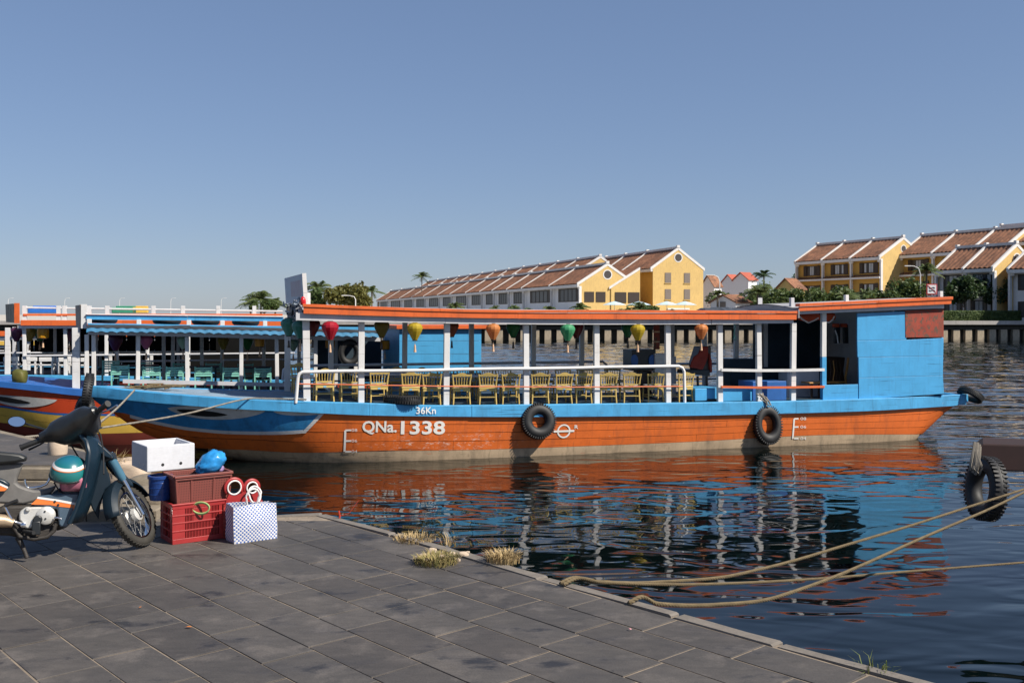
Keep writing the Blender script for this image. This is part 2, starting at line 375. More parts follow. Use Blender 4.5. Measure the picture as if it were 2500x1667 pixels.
def slab(poly, top, depth, mat, name, parent, inset=0.005, tilt=0.002, rnd=random):
    cx = sum(p[0] for p in poly)/len(poly); cy = sum(p[1] for p in poly)/len(poly); n = len(poly)
    tx, ty = rnd.uniform(-tilt, tilt), rnd.uniform(-tilt, tilt)
    def zz(p): return top+(p[0]-cx)*tx*4+(p[1]-cy)*ty*4
    inn = []
    for p in poly:
        v = Vector((cx-p[0], cy-p[1])); l = max(v.length, 1e-6); inn.append((p[0]+v.x/l*inset*1.4, p[1]+v.y/l*inset*1.4))
    V = [(p[0]-cx, p[1]-cy, top-depth) for p in poly]+[(p[0]-cx, p[1]-cy, zz(p)-inset*0.7) for p in poly]+[(p[0]-cx, p[1]-cy, zz(p)) for p in inn]
    Fs = [(i, (i+1) % n, n+(i+1) % n, n+i) for i in range(n)]+[(n+i, n+(i+1) % n, 2*n+(i+1) % n, 2*n+i) for i in range(n)]+[tuple(range(2*n, 3*n))]
    m = MB(); m.add(V, Fs); o = m.build(name, mat, parent, smooth=False, fix=True); o.location = (cx, cy, 0); return o
rt = random.Random(5); TW, TL, GAP = 0.312, 0.605, 0.006
t = 0.066; row = 0
offs = [rt.uniform(0, TL) for _ in range(60)]
while t < 8.5:
    s = -6.0+offs[row]
    while s < 9.5:
        ln = TL if rt.random() < 0.86 else TL*0.5
        g = GAP*rt.uniform(0.5, 1.3)
        poly = [EP(s+g, t+g), EP(s+ln-g, t+g), EP(s+ln-g, t+TW-g), EP(s+g, t+TW-g)]
        cxy = (sum(p[0] for p in poly)/4, sum(p[1] for p in poly)/4)
        if cxy[1] > 4.0 and cxy[0]/cxy[1] > -0.60 and cxy[1] < 9.3:
            q = clip(poly, (-1.69, 8.90), (0.172, -0.985)); q = clip(q, (-3, 8.70), (0, -1)) if q else q
            if len(q) >= 3 and max(math.dist(q[i], q[(i+1) % len(q)]) for i in range(len(q))) > 0.12:
                slab(q, rt.uniform(-0.001, 0.0015), 0.03, 'slate_tile', 'tile', quay, 0.003, 0.0012, rnd=rt)
        s += ln
    t += TW; row += 1
s = -0.05
while s < 12:
    ln = rt.uniform(0.7, 1.2); j = [rt.uniform(-0.014, 0.012) for _ in range(6)]
    poly = [EP(s+0.006, -0.03+j[0]), EP(s+ln*0.3, -0.03+j[1]), EP(s+ln*0.7, -0.03+j[2]), EP(s+ln-0.006, -0.03+j[3]), EP(s+ln-0.006, 0.056+j[4]), EP(s+0.006, 0.056+j[5])]
    slab(poly, rt.uniform(0.004, 0.012), 0.12, 'coping', 'coping_stone', quay, 0.012, 0.004, rt); s += ln
for i in range(4):     # far kerb
    x0 = -1.72-i*0.42
    slab([(x0, 8.93-i*0.075), (x0-0.41, 8.855-i*0.075), (x0-0.41, 8.93-i*0.07), (x0, 9.02-i*0.075)], 0.006, 0.12, 'coping', 'coping_stone', quay, 0.012, 0.004, rt)

# raised landing behind the motorbike
land = MB(); LP = [(-13, 10.15), (-4.15, 10.25), (-3.75, 10.35), (-4.3, 10.85), (-6.7, 13.2), (-13, 19.6)]
land.prism(LP, lambda a, b, t: (a, b, t), -3.2, 0.245); landing = tag(land.build('stone_landing', 'step_stone', smooth=False), 'raised grey stone landing beyond the motorbike with a bollard on it', 'landing')
slab([(-9, 10.17), (-4.2, 10.26), (-4.35, 10.75), (-6.65, 12.95), (-9, 15.2)], 0.262, 0.03, 'slate_tile', 'paving_slab', landing, 0.01)
x = -6.9
for ln in (0.55, 0.62, 0.5, 0.58, 0.6):
    for z0, z1 in ((0.0, 0.115), (0.122, 0.24)):
        b = MB(); b.box((x+ln/2, 10.16, (z0+z1)/2), (ln-0.012, 0.10, z1-z0)); b.build('face_block', 'step_stone', landing, bevel=0.012)
    x += ln
mid = MB(); mid.prism([(-13, 8.70), (-3.25, 8.70), (-3.05, 9.05), (-3.7, 10.3), (-13, 10.3)], lambda a, b, t: (a, b, t), -3.2, 0.085)
lowstep = tag(mid.build('stone_step', 'step_stone', smooth=False), 'low worn stone step running behind the motorbike wheels', 'step')
x = -6.6
while x < -3.4:
    ln = rt.uniform(0.45, 0.7)
    slab([(x, 8.68), (x+ln-0.012, 8.68), (x+ln-0.012, 9.0), (x, 9.0)], 0.10, 0.12, 'step_stone', 'edge_stone', lowstep, 0.012, 0.006, rt); x += ln
y = 9.02
while y < 10.0:
    x = -6.6
    while x < -3.7:
        ln = rt.uniform(0.5, 0.7); slab([(x, y), (x+ln-0.012, y), (x+ln-0.012, y+0.35), (x, y+0.35)], 0.097, 0.03, 'slate_tile', 'paving_slab', lowstep, 0.008, 0.003, rt); x += ln
    y += 0.362
def rock(c, d, mat='pale_stone', seed=0, parent=None, name='stone'):
    bm = bmesh.new(); bmesh.ops.create_icosphere(bm, subdivisions=3, radius=1.0)
    for v in bm.verts:
        k = 1+0.16*mnoise.noise(v.co*1.6+Vector((seed*7.1, 0, 0)))
        p = v.co; q = Vector([math.copysign(abs(a)**0.62, a) for a in p]); v.co = Vector((q.x*d[0], q.y*d[1], q.z*d[2]))*k*0.5*0.85
    me = bpy.data.meshes.new(name); bm.to_mesh(me); bm.free(); me.materials.append(MATS[mat])
    me.polygons.foreach_set('use_smooth', [True]*len(me.polygons))
    o = bpy.data.objects.new(name, me); COL.objects.link(o); o.location = c
    if parent is not None: o.parent = parent
    return o
tag(rock((-3.86, 10.05, 0.20), (0.46, 0.40, 0.36), 'pale_stone', 1, name='boulder'), 'rounded pale boulder at the broken end of the landing', 'boulder', 'stones at the landing end')
tag(rock((-3.42, 9.45, 0.14), (0.55, 0.5, 0.34), 'step_stone', 2, name='boulder'), 'flat brown boulder just behind the white foam box', 'boulder', 'stones at the landing end')
tag(rock((-3.28, 9.05, 0.13), (0.42, 0.4, 0.26), 'step_stone', 3, name='boulder'), 'small brown boulder behind the motorbike front tyre', 'boulder', 'stones at the landing end')
bol = MB(); bp = ground(141, 1108, 0.26)
bol.lathe([(0.098, 0.0), (0.103, 0.05), (0.104, 0.12), (0.097, 0.15), (0.08, 0.163), (0.0, 0.165)], 24, Matrix.Translation(bp), cap=False)
tag(bol.build('bollard', 'pale_stone'), 'short round pale concrete bollard on the stone landing', 'bollard')

# dry grass in the joints and small litter
def grass_mat(name, a, b):
    m, N, L, B = _mat(name); oi = N.new('ShaderNodeTexCoord'); n = noise_node(N, L, oi.outputs['Object'], 30, 2)
    L.new(ramp(N, L, n.outputs[0], [(0.35, a), (0.65, b)]).outputs[0], B.inputs['Base Color']); B.inputs['Roughness'].default_value = 0.8
grass_mat('dry_grass', (0.30, 0.22, 0.09), (0.20, 0.19, 0.06)); grass_mat('straw', (0.42, 0.30, 0.15), (0.30, 0.22, 0.10)); grass_mat('green_grass', (0.07, 0.11, 0.02), (0.14, 0.14, 0.04))
def tuft(loc, n, h, spread, mat, label, seed):
    r = random.Random(seed); m = MB()
    for _ in range(n):
        a = r.uniform(0, 2*math.pi); rr = spread*math.sqrt(r.random())*0.6; b = Vector((rr*math.cos(a), rr*math.sin(a), 0))
        la = a+r.uniform(-0.8, 0.8); ln = h*r.uniform(0.5, 1.1); lean = r.uniform(0.25, 1.0)*ln*0.8; wd = 0.0028*r.uniform(0.7, 1.5)
        d = Vector((math.cos(la), math.sin(la), 0)); sd = Vector((-d.y, d.x, 0))*wd
        p1 = b+d*lean*0.35+Vector((0, 0, ln*0.6)); p2 = b+d*lean+Vector((0, 0, ln*r.uniform(0.55, 0.95)))
        m.add([b-sd, b+sd, p1+sd*0.8, p1-sd*0.8, p2], [(0, 1, 2, 3), (3, 2, 4)])
    o = m.build('grass_tuft', mat, smooth=False, fix=False); o.location = loc; return tag(o, label, 'grass', 'grass tufts along the quay edge')
tuft(ground(1065, 1374), 620, 0.085, 0.26, 'dry_grass', 'greenish yellow grass tuft growing inside the quay edge by rubble', 1)
tuft(ground(1228, 1372), 520, 0.105, 0.20, 'straw', 'straw coloured dry grass tuft overhanging the quay edge', 2)
tuft(ground(1012, 1318), 360, 0.055, 0.28, 'straw', 'low pale dry grass patch near the quay corner', 3)
tuft(EP(5.25, -0.025)+(-0.05,), 34, 0.14, 0.14, 'green_grass', 'thin green weed on the quay edge near the ropes', 4)
tuft(ground(1095, 1330, -0.02), 30, 0.11, 0.10, 'straw', 'few bare stalks between two dry grass tufts', 6)
tuft(ground(265, 1150, 0.24), 160, 0.22, 0.25, 'straw', 'dry weeds at the end of the stone landing', 7)
rr = random.Random(3)
for i in range(16):
    p = ground(1010+rr.uniform(0, 150), 1362+rr.uniform(-14, 10)); k = rr.uniform(0.02, 0.055)
    tag(rock((p.x, p.y, k*0.3), (k*1.5, k*1.2, k), 'pale_stone', 20+i, name='rubble_stone'), 'small pale rubble stone beside the greenish grass tuft', 'stone', 'rubble by the grass tuft')
plain('leaf_orange', (0.45, 0.14, 0.02), 0.7); plain('petal_pink', (0.6, 0.28, 0.3), 0.7); plain('twig_red', (0.40, 0.04, 0.02), 0.7)
for i, (px, py, mt, lb) in enumerate(((460, 1531, 'leaf_orange', 'small orange dead leaf lying on the slate paving'), (343, 1483, 'leaf_orange', 'tiny orange leaf on the slate paving'),
                       (1538, 1536, 'petal_pink', 'tiny pink petal lying on the slate paving'))):
    p = ground(px, py, 0.006); k = 0.021 if i == 0 else 0.013; m = MB()
    m.add([(-k, 0, 0.002), (-k*0.3, -k*0.45, 0.007), (k*0.5, -k*0.4, 0.006), (k, 0, 0.003), (k*0.5, k*0.4, 0.006), (-k*0.3, k*0.45, 0.006)], [(0, 1, 2, 3, 4, 5)])
    o = m.build('fallen_leaf', mt, smooth=False); o.location = p; o.rotation_euler = (0, 0, i*1.1); tag(o, lb, 'leaf')
p = ground(828, 1266); tw = MB(); tw.tube([(0, 0, -0.02), (0.005, 0, 0.03), (-0.004, 0.004, 0.07)], 0.008, 6); tw.tube([(0, 0, 0.02), (0.09, 0.02, 0.05), (0.17, 0.03, 0.16)], 0.0025, 5)
o = tw.build('red_stake', 'twig_red'); o.location = p; tag(o, 'short red stake standing at the quay corner', 'stake')

# ================================================================== far bank
FD = 145.0
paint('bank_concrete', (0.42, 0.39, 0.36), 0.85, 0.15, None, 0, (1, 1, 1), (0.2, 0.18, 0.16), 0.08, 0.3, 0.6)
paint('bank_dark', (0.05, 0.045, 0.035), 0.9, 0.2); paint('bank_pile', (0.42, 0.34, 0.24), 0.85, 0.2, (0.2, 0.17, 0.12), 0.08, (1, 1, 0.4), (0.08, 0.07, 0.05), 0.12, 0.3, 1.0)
paint('park_ground', (0.42, 0.39, 0.34), 0.95, 0.2)  # paving colour lightened to bounce sunlight onto the house fronts
g = MB(); g.add([(-2500, FD+1.5, 0.88), (2500, FD+1.5, 0.88), (2500, 4800, 1.2), (-2500, 4800, 1.2)], [(0, 1, 2, 3)])
struct(g.build('far_bank_ground', 'park_ground', smooth=False))
emb = thing('embankment_wall', 'grey concrete embankment wall on piles across the river', 'embankment', (0, FD, WZ))
m = MB(); m.box((0, 1.2, 0.9), (900, 0.6, 3.6)); m.build('back_wall', 'bank_dark', emb, smooth=False)  # wall behind the piles, coloured dark for the shade there
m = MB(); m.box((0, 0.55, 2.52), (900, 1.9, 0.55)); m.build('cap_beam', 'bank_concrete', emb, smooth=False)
m = MB(); m.box((0, 0.75, 1.75), (900, 1.0, 0.42)); m.build('recess_shade', 'bank_dark', emb, smooth=False)  # dark strip stands in for the shaded gap below the cap beam
pm = MB(); pm.hexa([(-0.5, -0.05, -0.6), (0.5, -0.05, -0.6), (0.5, 0.8, -0.6), (-0.5, 0.8, -0.6), (-0.46, 0.0, 1.54), (0.46, 0.0, 1.54), (0.46, 0.8, 1.54), (-0.46, 0.8, 1.54)])
pme = pm.mesh('pile', 'bank_pile', False)
for i in range(-40, 62): put(pme, 'pile', emb, (i*1.75+rr.uniform(-0.06, 0.06), 0, rr.uniform(-0.05, 0.0)))

# ------------------------------------------------------------------ rows of tiled houses
def tile_mat():
    m, N, L, B = _mat('clay_tile')
    v = coords(N, L); n1 = noise_node(N, L, v, 0.35, 6, 0.75); n2 = noise_node(N, L, coords(N, L, (1, 0.45, 0.45)), 2.6, 5, 0.8)
    c = ramp(N, L, n2.outputs[0], [(0.28, (0.070, 0.042, 0.030)), (0.45, (0.20, 0.090, 0.050)), (0.6, (0.30, 0.138, 0.075)), (0.8, (0.27, 0.19, 0.13))]).outputs[0]
    c = mixc(N, L, 1.0, c, ramp(N, L, n1.outputs[0], [(0.32, (0.45, 0.46, 0.46)), (0.66, (1.2, 1.15, 1.08))]).outputs[0], 'MULTIPLY')
    L.new(c, B.inputs['Base Color']); B.inputs['Roughness'].default_value = 0.85
tile_mat()
paint('wall_yellow', (0.60, 0.41, 0.15), 0.85, 0.08, None, 0, (1, 1, 1), (0.42, 0.28, 0.12), 0.12, 0.1, 0.5, streak=(0.45, 0.32, 0.15))
paint('wall_ochre', (0.52, 0.30, 0.065), 0.85, 0.08, None, 0, (1, 1, 1), (0.4, 0.22, 0.05), 0.04, 0.1, 0.5)
paint('trim_white', (0.66, 0.64, 0.62), 0.8, 0.08, None, 0, (1, 1, 1), (0.35, 0.33, 0.32), 0.06, 0.1, 0.7)
paint('terrace_white', (0.82, 0.81, 0.80), 0.8, 0.06, None, 0, (1, 1, 1), (0.6, 0.58, 0.55), 0.08, 0.1, 0.5)
plain('shutter_brown', (0.030, 0.020, 0.015), 0.6); plain('shutter_grey', (0.17, 0.14, 0.12), 0.7)
plain('curtain', (0.42, 0.44, 0.46), 0.8)
m_, N_, L_, B_ = _mat('window_glass'); B_.inputs['Base Color'].default_value = (0.02, 0.025, 0.03, 1); B_.inputs['Roughness'].default_value = 0.4
def roof_bay(w_, half, eave, ridge, parent, y0, y1):
    """ribbed tile sheet from eave (y0) to ridge (y1) over x 0..w_"""
    n = max(6, int(w_/0.8)); rows = []
    for (y, z) in ((y0, eave), ((y0+y1)/2, (eave+ridge)/2-0.04), (y1, ridge)):
        r_ = []
        for i in range(n*4+1):
            k = i % 4; r_.append((w_*i/(n*4), y, z+(0.0, 0.13, 0.19, 0.13)[k]))
        rows.append(r_)
    mb = MB(); mb.grid(rows); return mb
def house_row(name, label, P, X, bays, depth, eave, ridge, zg, wall='wall_ochre', end_wall='wall_yellow', storeys=(0,), sh=3.4, awning=False,
              win_w=0.62, win_h=1.7, trim='trim_white', cols=True, rows_label=None, facade=None, shut=True, K=1.0, curtain=True):
    X = Vector((X[0], X[1], 0)).normalized()
    P = (P[0]*K, P[1]*K); bays = [b_*K for b_ in bays]; depth *= K; eave = CAMZ+(eave-CAMZ)*K; ridge = CAMZ+(ridge-CAMZ)*K; sh *= K; win_h *= K
    rt_ = thing(name, label, 'building', (P[0], P[1], 0), math.atan2(X.y, X.x), 'tiled houses across the river')
    Ltot = sum(bays); hy = depth/2; rec = 0.75
    b = MB(); b.box((Ltot/2, depth/2+rec/2, (eave+zg)/2-0.1), (Ltot-0.3, depth-rec, eave-zg-0.2)); b.build('wall', facade or wall, rt_, smooth=False)
    for xx in (0.0, Ltot):       # gable ends
        gmb = MB(); th = 0.18 if xx == 0 else -0.18
        gmb.prism([(0, zg), (depth, zg), (depth, eave), (hy, ridge), (0, eave)], lambda a, b_, t: (xx+t, a, b_), 0, th); gmb.build('gable_wall', end_wall, rt_, smooth=False)
    pw = 0.34; ph = 0.30
    xs = [0]
    for bw in bays: xs.append(xs[-1]+bw)
    for i, xx in enumerate(xs):  # parapets over both slopes
        x0 = min(max(xx-pw/2, -0.06), Ltot-pw+0.06); mb = MB()
        for ya, yb in ((-0.5, hy), (depth+0.3, hy)):
            za = eave-0.10; zb = ridge
            mb.hexa([(x0, ya, za-0.25), (x0+pw, ya, za-0.25), (x0+pw, yb, zb-0.25), (x0, yb, zb-0.25), (x0, ya, za+ph), (x0+pw, ya, za+ph), (x0+pw, yb, zb+ph), (x0, yb, zb+ph)])
        mb.box((x0+pw/2, hy, ridge+0.42), (pw+0.14, 0.6, 0.45)); mb.build('parapet', trim, rt_, smooth=False)
        if cols:
            mb = MB(); mb.box((x0+pw/2, 0.12, (eave+zg)/2-0.2), (pw, 0.5, eave-zg-0.4)); mb.build('column', trim, rt_, smooth=False)
            mb = MB(); mb.box((min(max(x0+pw/2, 0.4), Ltot-0.4), 0.05, eave-0.75), (pw+0.7, 0.34, 0.5)); mb.build('bracket', trim, rt_, smooth=False, bevel=0.2)
    rc = MB(); rc.box((Ltot/2, hy, ridge+0.22), (Ltot, 0.4, 0.42)); rc.build('ridge_cap', trim, rt_, smooth=False)
    for i, bw in enumerate(bays):
        for ya in (-0.42, depth+0.3):
            rb = roof_bay(bw-pw, 0, eave, ridge-0.05, rt_, ya, hy); rb.xf(Matrix.Translation((xs[i]+pw/2, 0, 0))); rb.build('roof_panel', 'clay_tile', rt_, smooth=True, angle=60, fix=False)
        eb_ = MB(); eb_.box((xs[i]+bw/2, -0.18, eave-0.32), (bw-0.1, 0.5, 0.52)); eb_.build('eave_band', trim, rt_, smooth=False)
        for sidx in storeys:
            zc = eave-1.95-sidx*sh; ww = bw*win_w*0.5; cx_ = xs[i]+bw/2+0.12
            fr = MB(); fr.box((cx_, rec+0.02, zc), (ww*1.25, 0.16, win_h)); wnd = fr.build('window', 'shutter_brown', rt_, smooth=False)
            for k in range(4):
                pm_ = MB(); pm_.box((cx_+(k-1.5)*ww*0.24, rec-0.08, zc), (ww*0.19, 0.05, win_h*0.86)); pm_.build('pane', 'curtain' if curtain and (k+i) % 3 else 'window_glass', wnd, smooth=False)
            if shut:
                for sgn in (-1, 1):
                    sm_ = MB(); sm_.box((cx_+sgn*ww*0.80, rec-0.13, zc), (ww*0.36, 0.07, win_h*1.04)); sm_.build('shutter', 'shutter_brown', wnd, smooth=False)
            if awning:
                za = zc-win_h/2-0.42
                aw = MB(); aw.grid([[(xs[i]+pw/2+(bw-pw)*q/24, -0.45, za-0.28+(0.09 if q % 2 else 0)) for q in range(25)], [(xs[i]+pw/2+(bw-pw)*q/24, rec, za+0.12+(0.09 if q % 2 else 0)) for q in range(25)]])
                aw.build('awning_tiles', 'clay_tile', rt_, smooth=False, fix=False)
                ab = MB(); ab.box((xs[i]+bw/2, -0.28, za-0.52), (bw-0.1, 0.34, 0.34)); ab.build('awning_band', trim, rt_, smooth=False)
    return rt_
RX = (0.456, -0.89)
def back_from(px, d, length, X):   # start point of a row whose near right corner is at px, d
    x = (px-CX)/F*d; v = Vector((X[0], X[1])).normalized(); return (x-v.x*length, d-v.y*length)
r1 = house_row('row_house', 'yellow three bay house with tiled roof and a blank lit gable', (49.9, 175.0), RX, [6.4, 6.35, 6.35], 10.0, 11.0, 14.1, 0.9, storeys=(0, 1), awning=True, K=1.18)
r2 = house_row('row_house', 'yellow tiled house standing directly behind the tall street lamp', (62.3, 160.4), RX, [6.6, 7.0, 5.6], 10.5, 11.3, 14.6, 0.9, storeys=(0, 1), awning=True, K=1.18)
r2b = house_row('row_house', 'tallest tiled house, highest roof beside the dark trees', (70.6, 150.5), RX, [6.4, 6.4, 6.4], 10.0, 12.3, 15.2, 0.9, storeys=(0, 1), K=1.18)
r3 = house_row('row_house', 'low tiled house with arched gable vent behind the dark leafy trees', (57.4, 135.0), RX, [4.6, 4.5], 8.6, 7.75, 10.85, 0.9, wall='trim_white', storeys=(0, 1), shut=False, win_w=1.1, win_h=2.0, K=1.18)
r4 = house_row('row_house', 'low tiled house nearest the hedge, next to the arched gable', (62.9, 126.0), RX, [4.6, 4.6], 8.0, 7.5, 10.4, 0.9, wall='trim_white', storeys=(0, 1), shut=False, win_w=1.1, win_h=2.0, K=1.18)
plain('vent_dark', (0.05, 0.045, 0.045), 0.8)
def round_vent(parent, x, y, z, r_):
    m = MB(); m.lathe([(r_*1.25, -0.06), (r_*1.25, 0.03), (r_, 0.03), (r_, -0.02)], 24, Matrix.Translation((x, y, z)) @ Matrix.Rotation(R(90), 4, 'Y'), cap=False); v = m.build('vent_ring', 'trim_white', parent)
    m = MB(); m.lathe([(r_*1.02, 0.0), (r_*1.02, 0.01)], 24, Matrix.Translation((x, y, z)) @ Matrix.Rotation(R(90), 4, 'Y')); m.build('vent_louvre', 'vent_dark', v)
round_vent(r3, 9.1*1.18, 4.3*1.18, 10.3, 0.72); round_vent(r1, 19.1*1.18, 5.9, 14.3, 0.6)
LX = (0.296, -0.955)
def s_at(px, x0=12.56, d0=185.0):
    k = (px-CX)/F; return (x0-k*d0)/(0.296+0.955*k)
bp_ = [921, 945, 978, 1007, 1037, 1071, 1102, 1140, 1175, 1205, 1241, 1277, 1345, 1415]
ss = [s_at(p) for p in bp_]; bays_ = [ss[i]-ss[i+1] for i in range(len(ss)-1)]
l3 = house_row('row_house', 'long low white terrace with stepping bays and a yellow round vent gable', (12.56-0.296*ss[0], 185+0.955*ss[0]), LX, bays_, 11.2, 7.5, 11.2, 0.9, wall='trim_white', facade='terrace_white', storeys=(0,), win_w=1.15, win_h=2.6, shut=False, curtain=False)
round_vent(l3, sum(bays_), 5.6, 9.3, 0.75)
tb = [17, 17, 16, 15, 15, 15, 14, 14, 14, 14, 14, 14]; sT = 34.0+sum(tb)
house_row('row_house', 'upper terrace of tiled roofs rising behind the long white terrace', (12.56-0.296*sT+0.955*12.8, 185+0.955*sT+0.296*12.8), LX, tb, 10.6, 11.3, 14.7, 0.9, wall='trim_white', facade='trim_white', storeys=(), cols=False)
l1 = house_row('row_house', 'tall yellow gabled house with four grey shuttered windows facing the river', (26.9-0.296*36, 190+0.955*36), LX, [11, 11, 14], 10.7, 10.6, 14.5, 0.9, storeys=(), cols=False)
round_vent(l1, 36.0, 5.35, 12.75, 0.72)
for yy in (3.15, 7.2):
    for z in (8.85, 5.7):
        m = MB(); m.box((36.03, yy, z), (0.12, 1.25, 1.95)); m.build('window_shutter', 'shutter_grey', l1, smooth=False)
        m = MB(); m.box((36.02, yy, z-1.06), (0.25, 1.5, 0.12)); m.build('window_sill', 'wall_yellow', l1, smooth=False)
m = MB(); m.box((36.1, 5.3, 2.9), (0.4, 4.6, 0.3)); m.build('door_awning', 'trim_white', l1, smooth=False)
for yy in (1.9, 4.2):
    m = MB(); m.box((sum(bays_)+0.03, yy, 5.1), (0.12, 1.9, 1.9)); m.build('window_shutter', 'shutter_brown', l3, smooth=False)
# lean-to between terrace and tall gable
sh_ = thing('lean_to_house', 'yellow lean-to with sloping white verge between the two round vent gables', 'building', (18.6, 186.6, 0), math.atan2(LX[1], LX[0]), 'tiled houses across the river')
m = MB(); m.prism([(0, 0.9), (5.9, 0.9), (5.9, 10.4), (0, 6.9)], lambda a, b_, t: (t, a, b_), -14, 0); m.build('wall', 'wall_yellow', sh_, smooth=False)
m = MB(); m.hexa([(-0.4, -0.4, 6.55), (0.08, -0.4, 6.55), (0.08, 5.9, 10.3), (-0.4, 5.9, 10.3), (-0.4, -0.4, 7.0), (0.08, -0.4, 7.0), (0.08, 5.9, 10.75), (-0.4, 5.9, 10.75)]); m.build('parapet', 'trim_white', sh_, smooth=False)
rb = MB(); rb.grid([[(-14+13.6*q/60, -0.4, 6.85+(0.1 if q % 2 else 0)) for q in range(61)], [(-14+13.6*q/60, 5.9, 10.5+(0.1 if q % 2 else 0)) for q in range(61)]]); rb.build('roof_panel', 'clay_tile', sh_, smooth=False, fix=False)
for yy in (1.9, 4.6):
    m = MB(); m.box((0.05, yy, 5.0), (0.1, 2.3, 2.0)); m.build('window_shutter', 'shutter_brown', sh_, smooth=False)
# little houses between the two groups
paint('roof_red', (0.36, 0.085, 0.05), 0.8, 0.15); paint('house_white', (0.62, 0.62, 0.64), 0.8, 0.05)
def little_house(px0, px1, py_e, py_r, d, label, gable=True, base=0.9, roofm='roof_red', wallm='house_white'):
    x0 = (px0-CX)/F*d; x1 = (px1-CX)/F*d; ze = CAMZ+(HY-py_e)/F*d; zr = CAMZ+(HY-py_r)/F*d; dep = (x1-x0)*0.7
    h = thing('village_house', label, 'house', (x0, d, 0), R(-52) if gable else R(-8), 'small houses between the tiled rows'); wd = x1-x0
    m = MB(); m.prism([(0, base), (wd, base), (wd, ze), (wd/2, zr-0.1), (0, ze)], lambda a, b_, t: (a, t, b_), 0, dep); m.build('wall', wallm, h, smooth=False)
    for sg in (0, 1):
        m = MB(); xe = -0.3 if sg == 0 else wd+0.3
        m.hexa([(xe, -0.3, ze-0.2), (wd/2, -0.3, zr), (wd/2, dep+0.3, zr), (xe, dep+0.3, ze-0.2), (xe, -0.3, ze), (wd/2, -0.3, zr+0.2), (wd/2, dep+0.3, zr+0.2), (xe, dep+0.3, ze)]); m.build('roof', roofm, h, smooth=False)
    m = MB(); m.box((wd*0.5, -0.03, (ze+base)/2+0.8), (wd*0.22, 0.1, 1.4)); m.build('window', 'shutter_grey', h, smooth=False)
    return h
little_house(1790, 1836, 684, 667, 235, 'white gabled house with a red roof beyond the palms')
little_house(1762, 1800, 690, 672, 245, 'pale grey house with a red roof beside the white gabled one')
little_house(1712, 1752, 700, 674, 228, 'white house under a clay roof beside the tall yellow gable', roofm='clay_tile')
little_house(1735, 1812, 738, 722, 160, 'low clay roofed pavilion by the river promenade', roofm='clay_tile')
little_house(1895, 1950, 706, 682, 178, 'small yellow gabled house behind the palm bushes', wallm='wall_yellow', roofm='clay_tile')
# parasols in front of the yellow houses
plain('parasol_cloth', (0.45, 0.58, 0.66), 0.8)
for i, (px, lb) in enumerate(((1500, 'pale blue parasol below the round vent terrace gable'), (1560, 'pale blue parasol in front of the lean-to house'), (1628, 'pale blue parasol below the tall yellow gable'), (1672, 'pale blue parasol at the tall gable corner'))):
    p = thing('parasol', lb, 'parasol', ((px-CX)/F*165, 165, 0.9), 0, 'parasols on the far promenade')
    m = MB(); m.lathe([(2.0, 2.5), (1.0, 2.85), (0.05, 3.1)], 8); m.build('canopy', 'parasol_cloth', p, smooth=False)
    m = MB(); m.tube([(0, 0, 0), (0, 0, 3.0)], 0.04, 6); m.build('pole', 'trim_white', p)

# ------------------------------------------------------------------ vegetation of the far bank
def leaf_mat(name, cols_, rough=0.6):
    m, N, L, B = _mat(name); tc = N.new('ShaderNodeTexCoord'); n = noise_node(N, L, tc.outputs['Object'], 1.3, 3, 0.7)
    L.new(ramp(N, L, n.outputs[0], [(0.25, cols_[0]), (0.5, cols_[1]), (0.75, cols_[2])]).outputs[0], B.inputs['Base Color']); B.inputs['Roughness'].default_value = rough
    tr = N.new('ShaderNodeBsdfTranslucent'); tr.inputs[0].default_value = _rgb(mul(cols_[2], 1.2)); mx = N.new('ShaderNodeMixShader'); mx.inputs[0].default_value = 0.25
    L.new(B.outputs[0], mx.inputs[1]); L.new(tr.outputs[0], mx.inputs[2]); L.new(mx.outputs[0], N['Material Output'].inputs['Surface'])
leaf_mat('leaf_palm', [(0.035, 0.07, 0.018), (0.075, 0.11, 0.030), (0.15, 0.16, 0.05)])
leaf_mat('leaf_dark', [(0.014, 0.034, 0.012), (0.030, 0.060, 0.018), (0.055, 0.095, 0.028)])
leaf_mat('leaf_mid', [(0.030, 0.060, 0.014), (0.060, 0.100, 0.024), (0.12, 0.15, 0.04)])
leaf_mat('leaf_olive', [(0.055, 0.065, 0.014), (0.11, 0.11, 0.022), (0.19, 0.16, 0.035)])
plain('bark', (0.12, 0.095, 0.075), 0.9, 0, 0.3)
